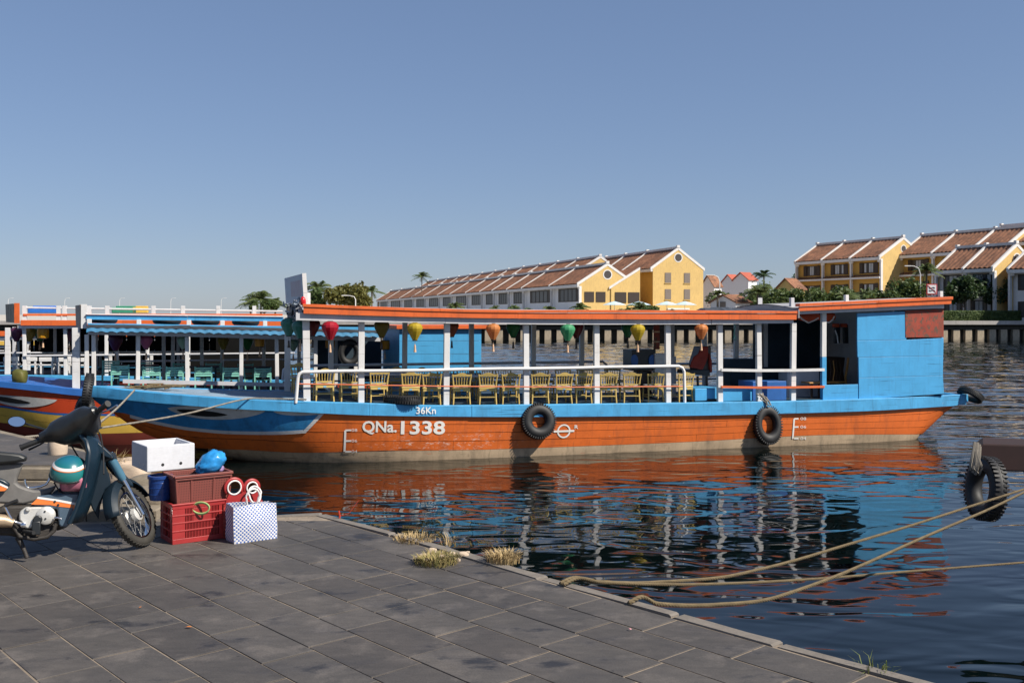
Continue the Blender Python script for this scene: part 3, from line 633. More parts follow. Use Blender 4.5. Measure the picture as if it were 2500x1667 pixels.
def palm(px, py_base, py_top, d, label, nf=18, fl=3.0, seed=0, group='palms on the far bank', mat='leaf_palm', lean=0.0, zb=0.9):
    r = random.Random(seed*13+5); fl *= max(d, 149+seed % 5)/d; d = max(d, 149+seed % 5); x = (px-CX)/F*d; zt = CAMZ+(HY-py_top)/F*d
    hgt = max(0.8, zt-zb-fl*0.45)
    t_ = thing('palm_tree', label, 'palm', (x, d, zb), 0, group)
    top = Vector((lean, 0, hgt)); mb = MB(); mb.tube([(0, 0, -0.2), (lean*0.2, 0, hgt*0.35), (lean*0.55, 0, hgt*0.7), top], [0.24, 0.18, 0.16, 0.15], 8); mb.build('trunk', 'bark', t_)
    cr = MB()
    for i in range(nf):
        a = 2*math.pi*(i+r.uniform(-0.4, 0.4))/nf*1.0+(i % 3)*0.4; el = R(r.choice((78, 55, 35, 12, -8))+r.uniform(-8, 8)); L0 = fl*r.uniform(0.8, 1.1)
        d0 = Vector((math.cos(a), math.sin(a), 0)); sd = Vector((-d0.y, d0.x, 0)); pts = []
        for k in range(9):
            q = k/8; droop = q*q*(0.9 if el > 0.5 else 0.55)*L0*0.62
            pts.append(top+d0*(L0*q*math.cos(el)*0.95+0.12*q*L0)+Vector((0, 0, L0*q*math.sin(el)*0.95-droop)))
        cr.tube(pts, [0.035]*5+[0.02]*4, 4, False)
        for k in range(1, 9):
            for sub in (0, 0.5):
                p0 = pts[k-1].lerp(pts[k], sub+0.25); ll = fl*0.30*(1-abs(k/8-0.45)*0.9)
                for sgn in (-1, 1):
                    tip = p0+sd*sgn*ll*0.85+(pts[k]-pts[k-1]).normalized()*ll*0.45+Vector((0, 0, -ll*r.uniform(0.25, 0.6)))
                    w2 = (pts[k]-pts[k-1]).normalized()*0.10
                    cr.add([p0-w2, p0+w2, tip], [(0, 1, 2)])
    cr.build('crown', mat, t_, smooth=False, fix=False); return t_
def bush(px0, px1, py_top, d, label, mat, seed, py_bot=None, n=2600, leaf=0.30, name='shrub', cat='shrub', trunk=False, dep=None, zb=0.9, blobs=9, group='shrubs and trees on the far bank'):
    r = random.Random(seed*31+7); d = max(d, 149+seed % 5); x0 = (px0-CX)/F*d; x1 = (px1-CX)/F*d; zt = CAMZ+(HY-py_top)/F*d; z0 = zb if py_bot is None else CAMZ+(HY-py_bot)/F*d
    t_ = thing(name, label, cat, ((x0+x1)/2, d, zb), 0, group); wd = (x1-x0)/2; ht = (zt-z0); dp = dep or min(wd, 2.5)
    m = MB(); cs = []
    for i in range(blobs):
        bx, by, bz = r.uniform(-0.75, 0.75)*wd, r.uniform(-0.7, 0.7)*dp, r.uniform(0.25, 0.80)*ht
        cs.append((Vector((bx, by, bz+z0-zb)), r.uniform(0.35, 0.55)*min(wd, ht*0.75)))
    cs.append((Vector((0, 0, z0-zb+ht*0.72)), 0.32*min(wd, ht)))
    for i in range(n):
        c, rad = r.choice(cs); u = Vector((r.gauss(0, 1), r.gauss(0, 1), r.gauss(0, 1))).normalized()*rad*(r.random()**0.35)*(0.85+0.3*r.random())
        p = c+u
        if p.z < 0.02: p.z = abs(p.z)
        a = Vector((r.gauss(0, 1), r.gauss(0, 1), r.gauss(0, 0.6))).normalized(); b = a.cross(Vector((r.gauss(0, 1), r.gauss(0, 1), r.gauss(0, 1)))).normalized(); k = leaf*1.7*r.uniform(0.6, 1.2)
        m.add([p-a*k*0.5, p+b*k*0.34, p+a*k*0.5, p-b*k*0.34], [(0, 1, 2, 3)])
    m.build('crown', mat, t_, smooth=False, fix=False)
    m = MB()
    m.tube([(0, 0, -0.1), (0.05, 0, (z0-zb+ht*0.3)*0.6), (0.0, 0, z0-zb+ht*0.5)], [0.16, 0.12, 0.06] if trunk else [0.08, 0.06, 0.03], 7)
    for c, rad in cs[:5]: m.tube([(0, 0, (z0-zb+ht*0.3)*0.5), c*0.6+Vector((0, 0, c.z*0.2)), c], [0.07, 0.05, 0.02], 5)
    m.build('trunk', 'bark', t_)
    return t_
palm(637, 755, 706, 190, 'broad palm tree rising above the far boat roofs', 26, 4.2, 1)
palm(612, 755, 722, 196, 'small palm at the left of the broad palm', 16, 3.0, 2)
palm(672, 755, 724, 192, 'small palm at the right of the broad palm', 16, 3.0, 3)
palm(778, 750, 682, 190, 'leafy palm just right of the boat roof sign', 26, 4.2, 4)
palm(845, 750, 690, 200, 'thin palm above the round olive tree', 16, 3.0, 5)
palm(908, 745, 696, 195, 'slim wind-blown palm beside the white terrace end', 14, 2.6, 6)
palm(892, 745, 718, 190, 'short palm beside the slim wind-blown palm', 14, 2.2, 16)
palm(1030, 720, 662, 330, 'palm above the terrace roofs', 18, 4.0, 7)
bush(795, 905, 697, 185, 'round olive green tree right of the boat roof sign', 'leaf_olive', 1, 752, 5200, 0.42, 'tree', 'tree', True, 4.0, blobs=14)
bush(745, 800, 706, 187, 'green tree under the leafy palm by the sign', 'leaf_mid', 2, 752, 2600, 0.4, 'tree', 'tree', True, 3.0)
bush(600, 690, 735, 186, 'green shrub mass beneath the broad palm', 'leaf_mid', 3, 757, 2200, 0.4)
k = 0
for (px, top, d, lb, fl) in ((1865, 658, 210, 'dark upright palm behind the white gabled house', 3.0), (1752, 706, 158, 'thin palm beside the low pavilion', 1.6), (1850, 690, 156, 'feathery palm left of the three bay house', 3.4),
        (1905, 702, 150, 'broad feathery palm below the small yellow gable', 3.2), (2000, 712, 152, 'fan palm below the first bay', 2.4), (2060, 706, 150, 'fan palm below the middle bay', 2.4),
        (2110, 700, 151, 'fan palm below the third bay', 2.8), (1560, 735, 160, 'feathery palm by the parasols', 2.6), (1415, 738, 165, 'small palm before the round vent terrace', 2.2),
        (1110, 735, 200, 'small palm before the far end of the white terrace', 2.4), (1210, 745, 185, 'low palm before the middle of the white terrace', 1.6), (2262, 640, 143, 'tall palm beside the street lamp', 2.4),
        (2372, 668, 128, 'dark palm under the low tiled house', 2.6), (1290, 750, 175, 'low palm before the wide terrace windows', 1.4), (1340, 745, 172, 'spiky palm before the wide terrace windows', 1.8)):
    k += 1; palm(px, 760, top, d, lb, 20, fl, 40+k, mat='leaf_dark' if 'dark' in lb else 'leaf_palm')
bush(1735, 1810, 706, 170, 'dark green shrub behind the low pavilion', 'leaf_dark', 10, n=1800)
bush(1800, 1880, 690, 175, 'green tree between the small houses', 'leaf_mid', 11, n=2600)
bush(1875, 1965, 703, 152, 'bright green shrub before the small yellow gable', 'leaf_mid', 12, n=3000)
bush(1955, 2045, 707, 150, 'green shrub under the first bay of the three bay house', 'leaf_mid', 13, n=3000)
bush(2030, 2115, 702, 149, 'green shrub under the second bay of the three bay house', 'leaf_mid', 14, n=3000)
bush(2160, 2246, 678, 150, 'round dense green tree left of the no-wake sign', 'leaf_mid', 15, n=4200, name='tree', cat='tree', trunk=True, blobs=14)
bush(2100, 2185, 704, 148, 'green shrub under the lit gable', 'leaf_mid', 16, n=3000)
bush(2310, 2400, 676, 126, 'dark leafy tree right of the no-wake sign', 'leaf_dark', 17, py_bot=740, n=3600, name='tree', cat='tree', trunk=True, blobs=12)
bush(2395, 2500, 660, 122, 'tallest dark leafy tree before the low tiled houses', 'leaf_dark', 18, py_bot=745, n=4600, name='tree', cat='tree', trunk=True, blobs=14)
bush(2470, 2540, 690, 123, 'dark leafy tree at the last tiled house', 'leaf_dark', 19, n=2600, name='tree', cat='tree', trunk=True)
bush(1180, 1330, 748, 172, 'low green planting before the white terrace', 'leaf_mid', 20, n=1600)
bush(1470, 1720, 748, 156, 'low green planting before the yellow houses', 'leaf_mid', 21, n=2600)
bush(1940, 1990, 664, 215, 'dark tree behind the small yellow gable', 'leaf_dark', 22, py_bot=700, n=1500, name='tree', cat='tree', trunk=True)
# clipped hedge
hd = MB(); r_ = random.Random(9); hx0, hx1 = (2170-CX)/F*148, (2620-CX)/F*148
for i in range(9000):
    p = Vector((r_.uniform(hx0, hx1), 147.6+r_.uniform(0, 1.4), r_.uniform(0.9, 2.3))); f = r_.randrange(3)
    if f == 0: p.y = 147.6
    elif f == 1: p.z = 2.3+r_.uniform(-0.04, 0.06)
    a = Vector((r_.gauss(0, 1), r_.gauss(0, 1), r_.gauss(0, 1))).normalized(); b = a.orthogonal().normalized(); kk = r_.uniform(0.08, 0.16)
    hd.add([p-a*kk, p+b*kk*0.6, p+a*kk, p-b*kk*0.6], [(0, 1, 2, 3)])
hd.box(((hx0+hx1)/2, 148.3, 1.58), (hx1-hx0, 1.2, 1.36)); tag(hd.build('hedge', 'leaf_mid', smooth=False, fix=False), 'long clipped green hedge along the far promenade', 'hedge')
# street lamps, river sign
def lamp(px, py_top, d, label, arm=-1):
    x = (px-CX)/F*d; z = CAMZ+(HY-py_top)/F*d-0.9; t_ = thing('street_lamp', label, 'street lamp', (x, d, 0.9), 0, 'street lamps on the far bank'); k = 1.0 if d < 250 else 0.65
    m = MB(); m.tube([(0, 0, 0), (0, 0, z*0.85), (arm*0.25*k, 0, z*0.96), (arm*0.9*k, 0, z), (arm*1.5*k, 0, z+0.05)], [0.11*k, 0.08*k, 0.07*k, 0.06*k, 0.05*k], 6); m.build('pole', 'trim_white', t_)
    m = MB(); m.box((arm*1.9*k, 0, z+0.05), (0.9*k, 0.3*k, 0.14*k)); m.build('lamp_head', 'trim_white', t_, smooth=False)
lamp(2247, 650, 148, 'grey street lamp beside the no-wake sign'); lamp(868, 722, 170, 'grey street lamp before the round olive tree'); lamp(1757, 672, 172, 'thin street lamp beside the white house under a clay roof')
for i, px in enumerate((20, 158, 292, 417, 540)): lamp(px, 728, 300, 'far thin street lamp above the moored boat roofs', 1)
sg = thing('river_sign', 'square white no-wake sign with red border and red slash', 'sign', ((2275-CX)/F*146.8, 146.8, 0.9)); kk = 146.8/F
m = MB(); m.tube([(0, 0.06, -1), (0, 0.06, 3.2)], 0.07, 8); m.build('pole', 'trim_white', sg)
zc = CAMZ+(HY-706)*kk-0.9
plain('sign_white', (0.72, 0.70, 0.70), 0.5); plain('sign_red', (0.42, 0.03, 0.03), 0.5); plain('sign_black', (0.01, 0.01, 0.01), 0.5)
m = MB(); m.box((0, 0, zc), (26*kk, 0.05, 26*kk)); m.build('border', 'sign_red', sg, smooth=False)
m = MB(); m.box((0, -0.035, zc), (21*kk, 0.03, 21*kk)); m.build('panel', 'sign_white', sg, smooth=False)
for q in (-1, 1):
    m = MB(); m.tube([(x_*kk, -0.06, zc+(q*3.2+1.2*math.sin(x_*0.55))*kk) for x_ in range(-7, 8)], 0.9*kk, 6); m.build('wave_mark', 'sign_black', sg)
m = MB(); m.box((0, -0.075, zc), (27*kk, 0.02, 1.6*kk), Matrix.Rotation(R(42), 3, 'Y')); m.build('slash', 'sign_red', sg, smooth=False)
s2 = thing('river_marker', 'small white marker board with dark top behind the boat roof', 'sign', ((1856-CX)/F*147, 147, 0.9))
m = MB(); m.tube([(0, 0.05, 0), (0, 0.05, 3)], 0.05, 6); m.build('pole', 'trim_white', s2)
m = MB(); m.box((0, 0, 2.9), (0.62, 0.05, 0.95)); m.build('board', 'sign_white', s2, smooth=False)
m = MB(); m.box((0, 0, 3.52), (0.62, 0.05, 0.25)); m.build('board_top', 'sign_black', s2, smooth=False)
# ================================================================== boats
TH = R(16.0); OA = Vector((0.64, 25.9)); UD = Vector((math.cos(TH), math.sin(TH))); VD = Vector((-math.sin(TH), math.cos(TH)))
class Frame:                              # a boat's own axes: u towards the stern, v away from the quay, z above the water
    def __init__(s, v0): s.o = OA+VD*v0
    def hit(s, px, py, v):
        k = (px-CX)/F; t = (v+s.o.dot(VD))/(k*VD.x+VD.y); P = Vector((k*t, t))
        return (P-s.o).dot(UD), CAMZ+(HY-py)/F*t-WZ
    def u(s, px, v): return s.hit(px, 900, v)[0]
    def z(s, px, py, v): return s.hit(px, py, v)[1]
    def root(s, name, label, cat, group=None):
        return thing(name, label, cat, (s.o.x, s.o.y, WZ), TH, group)
    def world(s, u, v, z): p = s.o+UD*u+VD*v; return Vector((p.x, p.y, z+WZ))
class Hull:
    def __init__(s, fr, vc, hb, zk, p, top_px):
        s.fr, s.vc, s.hb, s.zk, s.p = fr, vc, hermite(hb), hermite(zk), hermite(p); s.u0, s.u1 = hb[0][0], hb[-1][0]
        s.zg = lambda u: 1.4
        for _ in range(6): s.zg = s.curve(top_px, edge=True)
    def curve(s, pts, edge=False, off=0.0):
        out = []
        for px, py in pts:
            v = 0.0
            for _ in range(25):
                u, z = s.fr.hit(px, py, v); uu = min(max(u, s.u0+0.02), s.u1); v = 0.5*v+0.5*((s.vc-s.hb(uu) if edge else s.v(uu, z))-off)
            out.append((u, z))
        out.sort(); ded = [out[0]]
        for q in out[1:]:
            if q[0]-ded[-1][0] > 0.02: ded.append(q)
        return hermite(ded)
    def uz(s, px, py): 
        v = 0.0
        for _ in range(25):
            u, z = s.fr.hit(px, py, v); v = 0.5*v+0.5*s.v(min(max(u, s.u0+0.02), s.u1), z)
        return u, z
    def half(s, u, z):
        a, b = s.zk(u), s.zg(u); t = min(max((z-a)/max(b-a, 0.02), 0.0), 1.0); return s.hb(u)*t**s.p(u)
    def v(s, u, z): return s.vc-s.half(u, z)
    def pt(s, u, z, off=0.0):
        e = 0.02; g = s.v(u, z); gu = (s.v(min(u+e, s.u1), z)-s.v(max(u-e, s.u0), z))/(2*e); gu = max(-1.6, min(1.6, gu))
        n = Vector((gu, -1.0, 0)).normalized(); return Vector((u, g, z))+n*off
    def stations(s, n=64):
        k = 0.35; return [s.u0+(s.u1-s.u0)*((i/(n-1))**1.35) for i in range(n)]
    def shell(s, parent, mat='hull_dark', name='hull_shell'):
        m = MB(); rows = []
        for u in s.stations(56):
            a, b = s.zk(u), s.zg(u); r = []
            for q in (1, .8, .6, .4, .2, .08, 0): z = a+(b-a)*q; r.append(s.pt(u, z, -0.02))
            for q in (.08, .2, .4, .6, .8, 1):
                z = a+(b-a)*q; r.append((u, s.vc+s.half(u, z), z))
            rows.append(r)
        m.grid(rows); m.add(rows[-1], [tuple(range(13))]); return m.build(name, mat, parent, fix=True)
    def strip(s, parent, name, mat, lo, hi, ua, ub, off=0.0, n=60, nv=4, lip=0.03, gap=0.004, stem=False, label=None):
        m = MB(); rows = []
        for i in range(n):
            u = ua+(ub-ua)*i/(n-1); k = s.zk(u)+0.004
            a = max(lo(u), k)+gap; b = max(hi(u), k+0.004)-gap
            if b-a < 0.006: b = a+0.006
            r = [s.pt(u, a, off-lip)]+[s.pt(u, a+(b-a)*q/nv, off) for q in range(nv+1)]+[s.pt(u, b, off-lip)]
            rows.append(r)
        m.grid(rows); return m.build(name, mat, parent, angle=30, fix=False, label=label)
def flip_out(o): return o
def ring_band(H, parent, name, mat, ztop, zbot, ua, ub, out=0.07, inn=0.12, n=40, gap=0.003):
    """a plank following the deck edge, with real thickness"""
    m = MB(); rows = []
    for i in range(n):
        u = ua+gap+(ub-ua-2*gap)*i/(n-1); zt, zb = ztop(u), zbot(u); zz = H.zg(u)
        q = [H.pt(u, zz, out), H.pt(u, zz, -inn)]
        rows.append([(q[0].x, q[0].y, zb), (q[0].x, q[0].y+0.004, zt-0.012), (q[0].x, q[0].y+0.016, zt), (q[1].x, q[1].y, zt), (q[1].x, q[1].y, zb)])
    m.grid(rows); k = len(rows[0])
    for r, rev in ((rows[0], False), (rows[-1], True)): m.add(r, [tuple(range(k)) if rev else tuple(reversed(range(k)))])
    return m.build(name, mat, parent, angle=40, fix=True)
def tyre(name, label, world, normal, R_, r, sq=(1, 1), group='old tyres used as fenders', roll=0.0, tread=True):
    o = thing(name, label, 'tyre', world, 0, group); q = Vector(normal).to_track_quat('Z', 'Y').to_matrix().to_4x4() @ Matrix.Rotation(roll, 4, 'Z')
    m = MB(); m.torus((0, 0, 0), R_, r, q, 44, 14, sq, 0.0); m.build('tyre_body', 'rubber', o)
    if tread:
        m = MB(); n = 44
        for i in range(n):
            a = 2*math.pi*i/n
            for zz in (-0.5, 0.5):
                for rad in (0.86,):
                    c = Vector(((R_+r*rad)*math.cos(a)*sq[0], (R_+r*rad)*math.sin(a)*sq[1], zz*r)); rot = (q @ Matrix.Rotation(a, 4, 'Z')).to_3x3()
                    m.box(q @ c, (r*0.36, 2*math.pi*R_/n*0.62, r*0.62), rot)
        m.build('tread_blocks', 'rubber', o, smooth=False)
    return o
LANT = {}
def lantern(world, size, colr, label, group='silk lanterns', tassel='tassel_pale', kind='drop'):
    o = thing('silk_lantern', label, 'lantern', world, random.uniform(0, 6.28), group)
    key = (kind,)
    if kind == 'drop': prof = [(0.16, 0.0), (0.36, -0.07), (0.48, -0.22), (0.5, -0.36), (0.44, -0.54), (0.32, -0.78), (0.2, -1.0), (0.15, -1.10)]
    else: prof = [(0.36, 0.0), (0.42, -0.03), (0.44, -0.3), (0.42, -0.75), (0.36, -0.8)]
    m = MB(); m.lathe([(r*size, z*size) for r, z in prof], 12, cap=False); m.build('silk_body', 'lantern_'+colr, o, smooth=False, fix=True)
    for rr_, zz_ in ((prof[0][0], 0.0), (prof[-1][0], prof[-1][1]*size)): m = MB(); m.lathe([(rr_*size*1.1, zz_+0.012), (rr_*size*1.1, zz_-0.012)], 12); m.build('ring', 'dark_wood', o)
    m = MB(); m.tube([(0, 0, 0), (0, 0, 0.12)], 0.006, 5); m.build('hanger', 'dark_wood', o)
    if tassel:
        z = prof[-1][1]*size; m = MB(); m.tube([(0, 0, z), (0, 0, z-0.12)], 0.005, 5); m.lathe([(0.012, z-0.11), (0.022, z-0.13), (0.026, z-0.20), (0.036, z-0.30)], 8); m.build('tassel', tassel, o)
    return o
def post(parent, u, v, z0, z1, w_=0.145, d_=0.11, mat='white_paint', name='post'):
    m = MB(); m.box((u, v, (z0+z1)/2), (w_, d_, z1-z0), Matrix.Rotation(R(random.uniform(-0.7, 0.7)), 3, 'Y') @ Matrix.Rotation(R(random.uniform(-2, 2)), 3, 'Z')); return m.build(name, mat, parent, smooth=False, bevel=0.01)

# ------------------------------------------------------------------ boat A: the long orange boat
fa = Frame(0.0)
A = fa.root('river_boat', 'long orange and blue wooden tour boat with painted eyes and rows of gold chairs', 'boat', 'tour boats moored side by side')
HA = Hull(fa, 1.9, [(-10.95, 0.03), (-10.4, 0.42), (-9.4, 0.92), (-8.2, 1.35), (-6.8, 1.7), (-5.4, 1.86), (-3.5, 1.9), (9.5, 1.9), (13.25, 1.62)],
          [(-10.95, 1.58), (-10.5, 1.25), (-9.65, 0.62), (-8.6, 0.28), (-7.5, -0.02), (-5.5, -0.38), (0, -0.5), (9.5, -0.45), (11.6, -0.3), (12.05, -0.02), (13.25, 1.30)],
          [(-10.95, 0.75), (-9.0, 0.62), (-7.0, 0.38), (-5.0, 0.17), (-2.0, 0.075), (9, 0.065), (13.25, 0.06)],
          [(236, 968), (330, 977), (417, 985), (565, 996), (700, 1003), (921, 1013), (1194, 1016), (1310, 1016), (1480, 1015), (1757, 1012), (2060, 1004), (2335, 989)])
HA.zk = hermite([(-10.95, HA.zg(-10.95)-0.06), (-10.5, HA.zg(-10.95)-0.42), (-9.65, 0.66), (-8.6, 0.30), (-7.5, -0.02), (-5.5, -0.38), (0, -0.5), (9.5, -0.45), (11.6, -0.3), (12.05, -0.02), (13.25, HA.zg(13.2)-0.04)])
for _ in range(3): HA.zg = HA.curve([(236, 968), (330, 977), (417, 985), (565, 996), (700, 1003), (921, 1013), (1194, 1016), (1310, 1016), (1480, 1015), (1757, 1012), (2060, 1004), (2335, 989)], edge=True)
zbA = HA.curve([(600, 1098), (744, 1105), (899, 1101), (1197, 1097), (1479, 1087), (1650, 1080), (1973, 1063), (2280, 1047)])
zb2 = lambda u: max(zbA(u), HA.zk(u)+0.02)
ztA = HA.curve([(238, 943), (298, 950), (446, 964), (625, 976), (748, 980), (882, 984), (1090, 990), (1284, 988), (1456, 986), (1630, 984), (1757, 982), (1940, 979), (2100, 974), (2250, 968), (2375, 962)], edge=True, off=0.07)
HA.shell(A)
HA.strip(A, 'bottom_plank', 'waterline_tan', lambda u: HA.zk(u), zb2, -8.2, 13.2, 0.004, 70, 5, 0.02, 0.0)
frs = [0.0, 0.27, 0.52, 0.76, 1.0]
for i in range(4):
    lo = (lambda u, f=frs[i]: zb2(u)+(HA.zg(u)-zb2(u))*f); hi = (lambda u, f=frs[i+1]: zb2(u)+(HA.zg(u)-zb2(u))*f)
    cuts = [-10.9, [-2.2, 1.1, -0.4, -3.5][i], [4.6, 7.2, 5.5, 3.0][i], 13.23]
    for a, b in zip(cuts, cuts[1:]):
        HA.strip(A, 'hull_plank', 'hull_orange', lo, hi, a+0.004, b-0.004, 0.006+0.003*random.random(), 34, 3, 0.03, random.choice((0.003, 0.005, 0.007)))
for a, b in ((-10.95, -4.35), (-4.35, -1.75), (-1.75, 2.6), (2.6, 7.6), (7.6, 13.62)):
    ring_band(HA, A, 'gunwale_plank', 'boat_blue', ztA, lambda u: HA.zg(min(u, 13.25))-0.005+max(0, u-13.2)*0.25, a, b, 0.075+random.uniform(0, 0.012), 0.14, 34)
# far gunwale, deck
m = MB(); rows = []
for u in linspace(-10.95, 13.6, 50):
    h = HA.hb(min(u, 13.25)); rows.append([(u, HA.vc+h+0.07, HA.zg(u)), (u, HA.vc+h+0.07, ztA(u)), (u, HA.vc+h-0.12, ztA(u)), (u, HA.vc+h-0.12, HA.zg(u))])
m.grid(rows); m.build('far_gunwale', 'boat_blue', A, smooth=False)
def deck(H, parent, zt, ua, ub, mat, name, dz=0.03, nv=2, n=30):
    m = MB(); rows = []
    for u in linspace(ua, ub, n):
        h = H.hb(min(u, H.u1))+0.05; rows.append([(u, H.vc-h+2*h*q/nv, zt(u)-dz) for q in range(nv+1)])
    m.grid(rows); return m.build(name, mat, parent, smooth=False)
nb = 9
for i in range(nb):      # foredeck boards, each its own plank
    m = MB(); rows = []
    for u in linspace(-10.9, -5.75, 24):
        h = HA.hb(u)+0.06; a = -h+2*h*i/nb+0.006; b = -h+2*h*(i+1)/nb-0.006; z = ztA(u)-0.012
        rows.append([(u, HA.vc+a, z-0.03), (u, HA.vc+a, z), (u, HA.vc+b, z), (u, HA.vc+b, z-0.03)])
    m.grid(rows); m.build('deck_plank', 'deck_worn', A, smooth=False, fix=False)
deck(HA, A, ztA, -10.95, -5.7, 'hull_dark', 'deck_base', 0.05)
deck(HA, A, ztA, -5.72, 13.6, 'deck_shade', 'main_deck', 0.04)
m = MB(); m.box((13.5, 1.9, ztA(13.5)-0.16), (0.2, 3.3, 0.3)); m.build('stern_beam', 'boat_blue', A, smooth=False, bevel=0.01)
# painted bow: blue field, white border, eye
wl = HA.curve([(300, 1007), (326, 1014), (400, 1032), (472, 1044), (574, 1052), (660, 1053), (741, 1049), (785, 1012)])
u785 = HA.uz(785, 1011)[0]; u741 = HA.uz(741, 1049)[0]
HA.strip(A, 'bow_panel', 'bow_blue', wl, lambda u: HA.zg(u)-0.002, -10.9, u785, 0.016, 70, 6, 0.012, 0.0, label='blue painted bow field')
HA.strip(A, 'bow_stripe', 'white_paint', lambda u: wl(u)-0.085, wl, HA.uz(318, 1012)[0], u741, 0.018, 60, 2, 0.012, 0.0)
m = MB(); q = []; a = HA.uz(741, 1053); b = HA.uz(787, 1010)
for k in range(9):
    t_ = k/8; u = a[0]+(b[0]-a[0])*t_; z = (wl(a[0])-0.085)+(HA.zg(b[0])-0.01-(wl(a[0])-0.085))*t_
    q.append([HA.pt(u-0.06, z, 0.02), HA.pt(u+0.05, z, 0.02)])
m.grid(q); m.build('bow_stripe', 'white_paint', A, smooth=False)
def lens(H, parent, name, mat, p0, p1, up, dn, off, skew=1.0, n=36):
    a = H.uz(*p0); b = H.uz(*p1); m = MB(); rows = []
    for i in range(n):
        t_ = i/(n-1); u = a[0]+(b[0]-a[0])*t_; zc = a[1]+(b[1]-a[1])*t_; k = (4*t_*(1-t_))**0.75*(1+skew*(0.5-t_))
        lo = zc-dn*k-0.002; hi = min(zc+up*k+0.002, H.zg(u)-0.004); rows.append([H.pt(u, lo+(hi-lo)*j/4, off) for j in range(5)])
    m.grid(rows); return m.build(name, mat, parent, fix=False)
lens(HA, A, 'eye_white', 'eye_white', (410, 996), (648, 1003), 0.10, 0.25, 0.024, 0.15)
lens(HA, A, 'eye_pupil', 'eye_black', (432, 1000), (556, 1012), 0.05, 0.10, 0.030, 0.2)
lens(HA, A, 'eye_corner', 'eye_white', (668, 1004), (782, 1010), 0.03, 0.07, 0.024, 0.8)
# lettering on the hull
def hull_text(H, parent, txt, x0, x1, ybase, ytop, off=0.02, mat='white_mark', bold=0.0, fr=None, vband=None):
    me = text_mesh(txt, 1.0, mat, 'lettering', bold=bold)
    xs = [v.co.x for v in me.vertices]; ys = [v.co.y for v in me.vertices]; mnx, mxx, mny, mxy = min(xs), max(xs), min(ys), max(ys)
    (ua, za), (ub, zb_) = (H.uz(x0, ybase), H.uz(x1, ybase)) if vband is None else (fa.hit(x0, ybase, vband), fa.hit(x1, ybase, vband))
    zt_ = (H.uz(x0, ytop) if vband is None else fa.hit(x0, ytop, vband))[1]
    for v in me.vertices:
        tx = (v.co.x-mnx)/(mxx-mnx); u = ua+(ub-ua)*tx; z = za+(zb_-za)*tx+(zt_-za)*(v.co.y-mny)/(mxy-mny)
        v.co = H.pt(u, z, off) if vband is None else Vector((u, vband-off, z))
    return put(me, 'lettering', parent)
hull_text(HA, A, 'QNa.', 884, 968, 1060, 1027, bold=0.022); hull_text(HA, A, '1338', 978, 1086, 1060, 1027, bold=0.024)
hull_text(HA, A, '36Kn', 1016, 1064, 1010, 993, 0.012, vband=-0.088, bold=0.012)
def draught(xb, yt, ym, yb, nums):
    for y in (yt, ym, yb):
        a = HA.uz(xb, y); m = MB(); m.grid([[HA.pt(a[0], a[1]-0.022, 0.018), HA.pt(a[0], a[1]+0.022, 0.018)], [HA.pt(a[0]+0.14, a[1]-0.022, 0.018), HA.pt(a[0]+0.14, a[1]+0.022, 0.018)]]); m.build('draught_mark', 'white_mark', A, smooth=False)
    a = HA.uz(xb, yt); b = HA.uz(xb, yb); m = MB(); m.grid([[HA.pt(a[0]-0.025+q, a[1]+(b[1]-a[1])*i/6, 0.02) for q in (0, 0.05)] for i in range(7)]); m.build('draught_mark', 'white_mark', A, smooth=False)
    for y, t_ in zip((yt, ym, yb), nums): hull_text(HA, A, t_, xb+15, xb+29, y+3, y-4, 0.02)
draught(843, 1050, 1076, 1102, ('08', '06', '04')); draught(1938, 1022, 1042, 1070, ('08', '06', '04'))
a = HA.uz(1376, 1052); m = MB(); rows = []
for i in range(33):
    an = 2*math.pi*i/32; rows.append([HA.pt(a[0]+r_*math.cos(an), a[1]+r_*math.sin(an), 0.02) for r_ in (0.145, 0.185)])
m.grid(rows); m.build('load_line_ring', 'white_mark', A, smooth=False, fix=False)
m = MB(); m.grid([[HA.pt(a[0]+x_, a[1]-0.026+q, 0.023) for q in (0, 0.052)] for x_ in linspace(-0.28, 0.29, 7)]); m.build('load_line_bar', 'white_mark', A, smooth=False, fix=False)
hull_text(HA, A, 'R', 1402, 1411, 1046, 1037, bold=0.02)
# roof line, main and aft
VF = -0.12
def roof_curve(pts, v=VF): return lin(sorted(fa.hit(px, py, v) for px, py in pts))
ft = roof_curve([(742, 741), (860, 746), (1030, 752), (1200, 756), (1500, 757), (1945, 759)]); fb = roof_curve([(742, 765), (860, 769), (1030, 774), (1200, 777), (1500, 779), (1945, 780)])
bb = roof_curve([(725, 782), (860, 786), (1090, 789), (1284, 791), (1456, 792), (1757, 791), (1945, 789)], 0.0)
uR0, uR1 = fa.u(741, VF), fa.u(1945, VF)
def fascia(parent, name, mat, top, bot, ua, ub, v0, v1, n=24, seg=1, wob=0.0):
    for k in range(seg):
        a = ua+(ub-ua)*k/seg+0.003; b = ua+(ub-ua)*(k+1)/seg-0.003; m = MB(); rows = []
        dz = random.uniform(-0.006, 0.006)
        for u in linspace(a, b, n):
            w1 = wob*mnoise.noise(Vector((u*1.3, k*3.1, 0))); t_, c = top(u)+w1+dz, bot(u)+w1*0.3+dz
            rows.append([(u, v0, c), (u, v0, t_), (u, v1, t_), (u, v1, c), (u, v0, c)])
        m.grid(rows); m.add(rows[0][:4], [(3, 2, 1, 0)]); m.add(rows[-1][:4], [(0, 1, 2, 3)]); m.build(name, mat, parent, smooth=False, bevel=0.006, fix=True)
fascia(A, 'roof_fascia', 'roof_orange', lambda u: ft(u)-0.075, fb, uR0, uR1, VF, VF+0.04, 14, 5, 0.008)
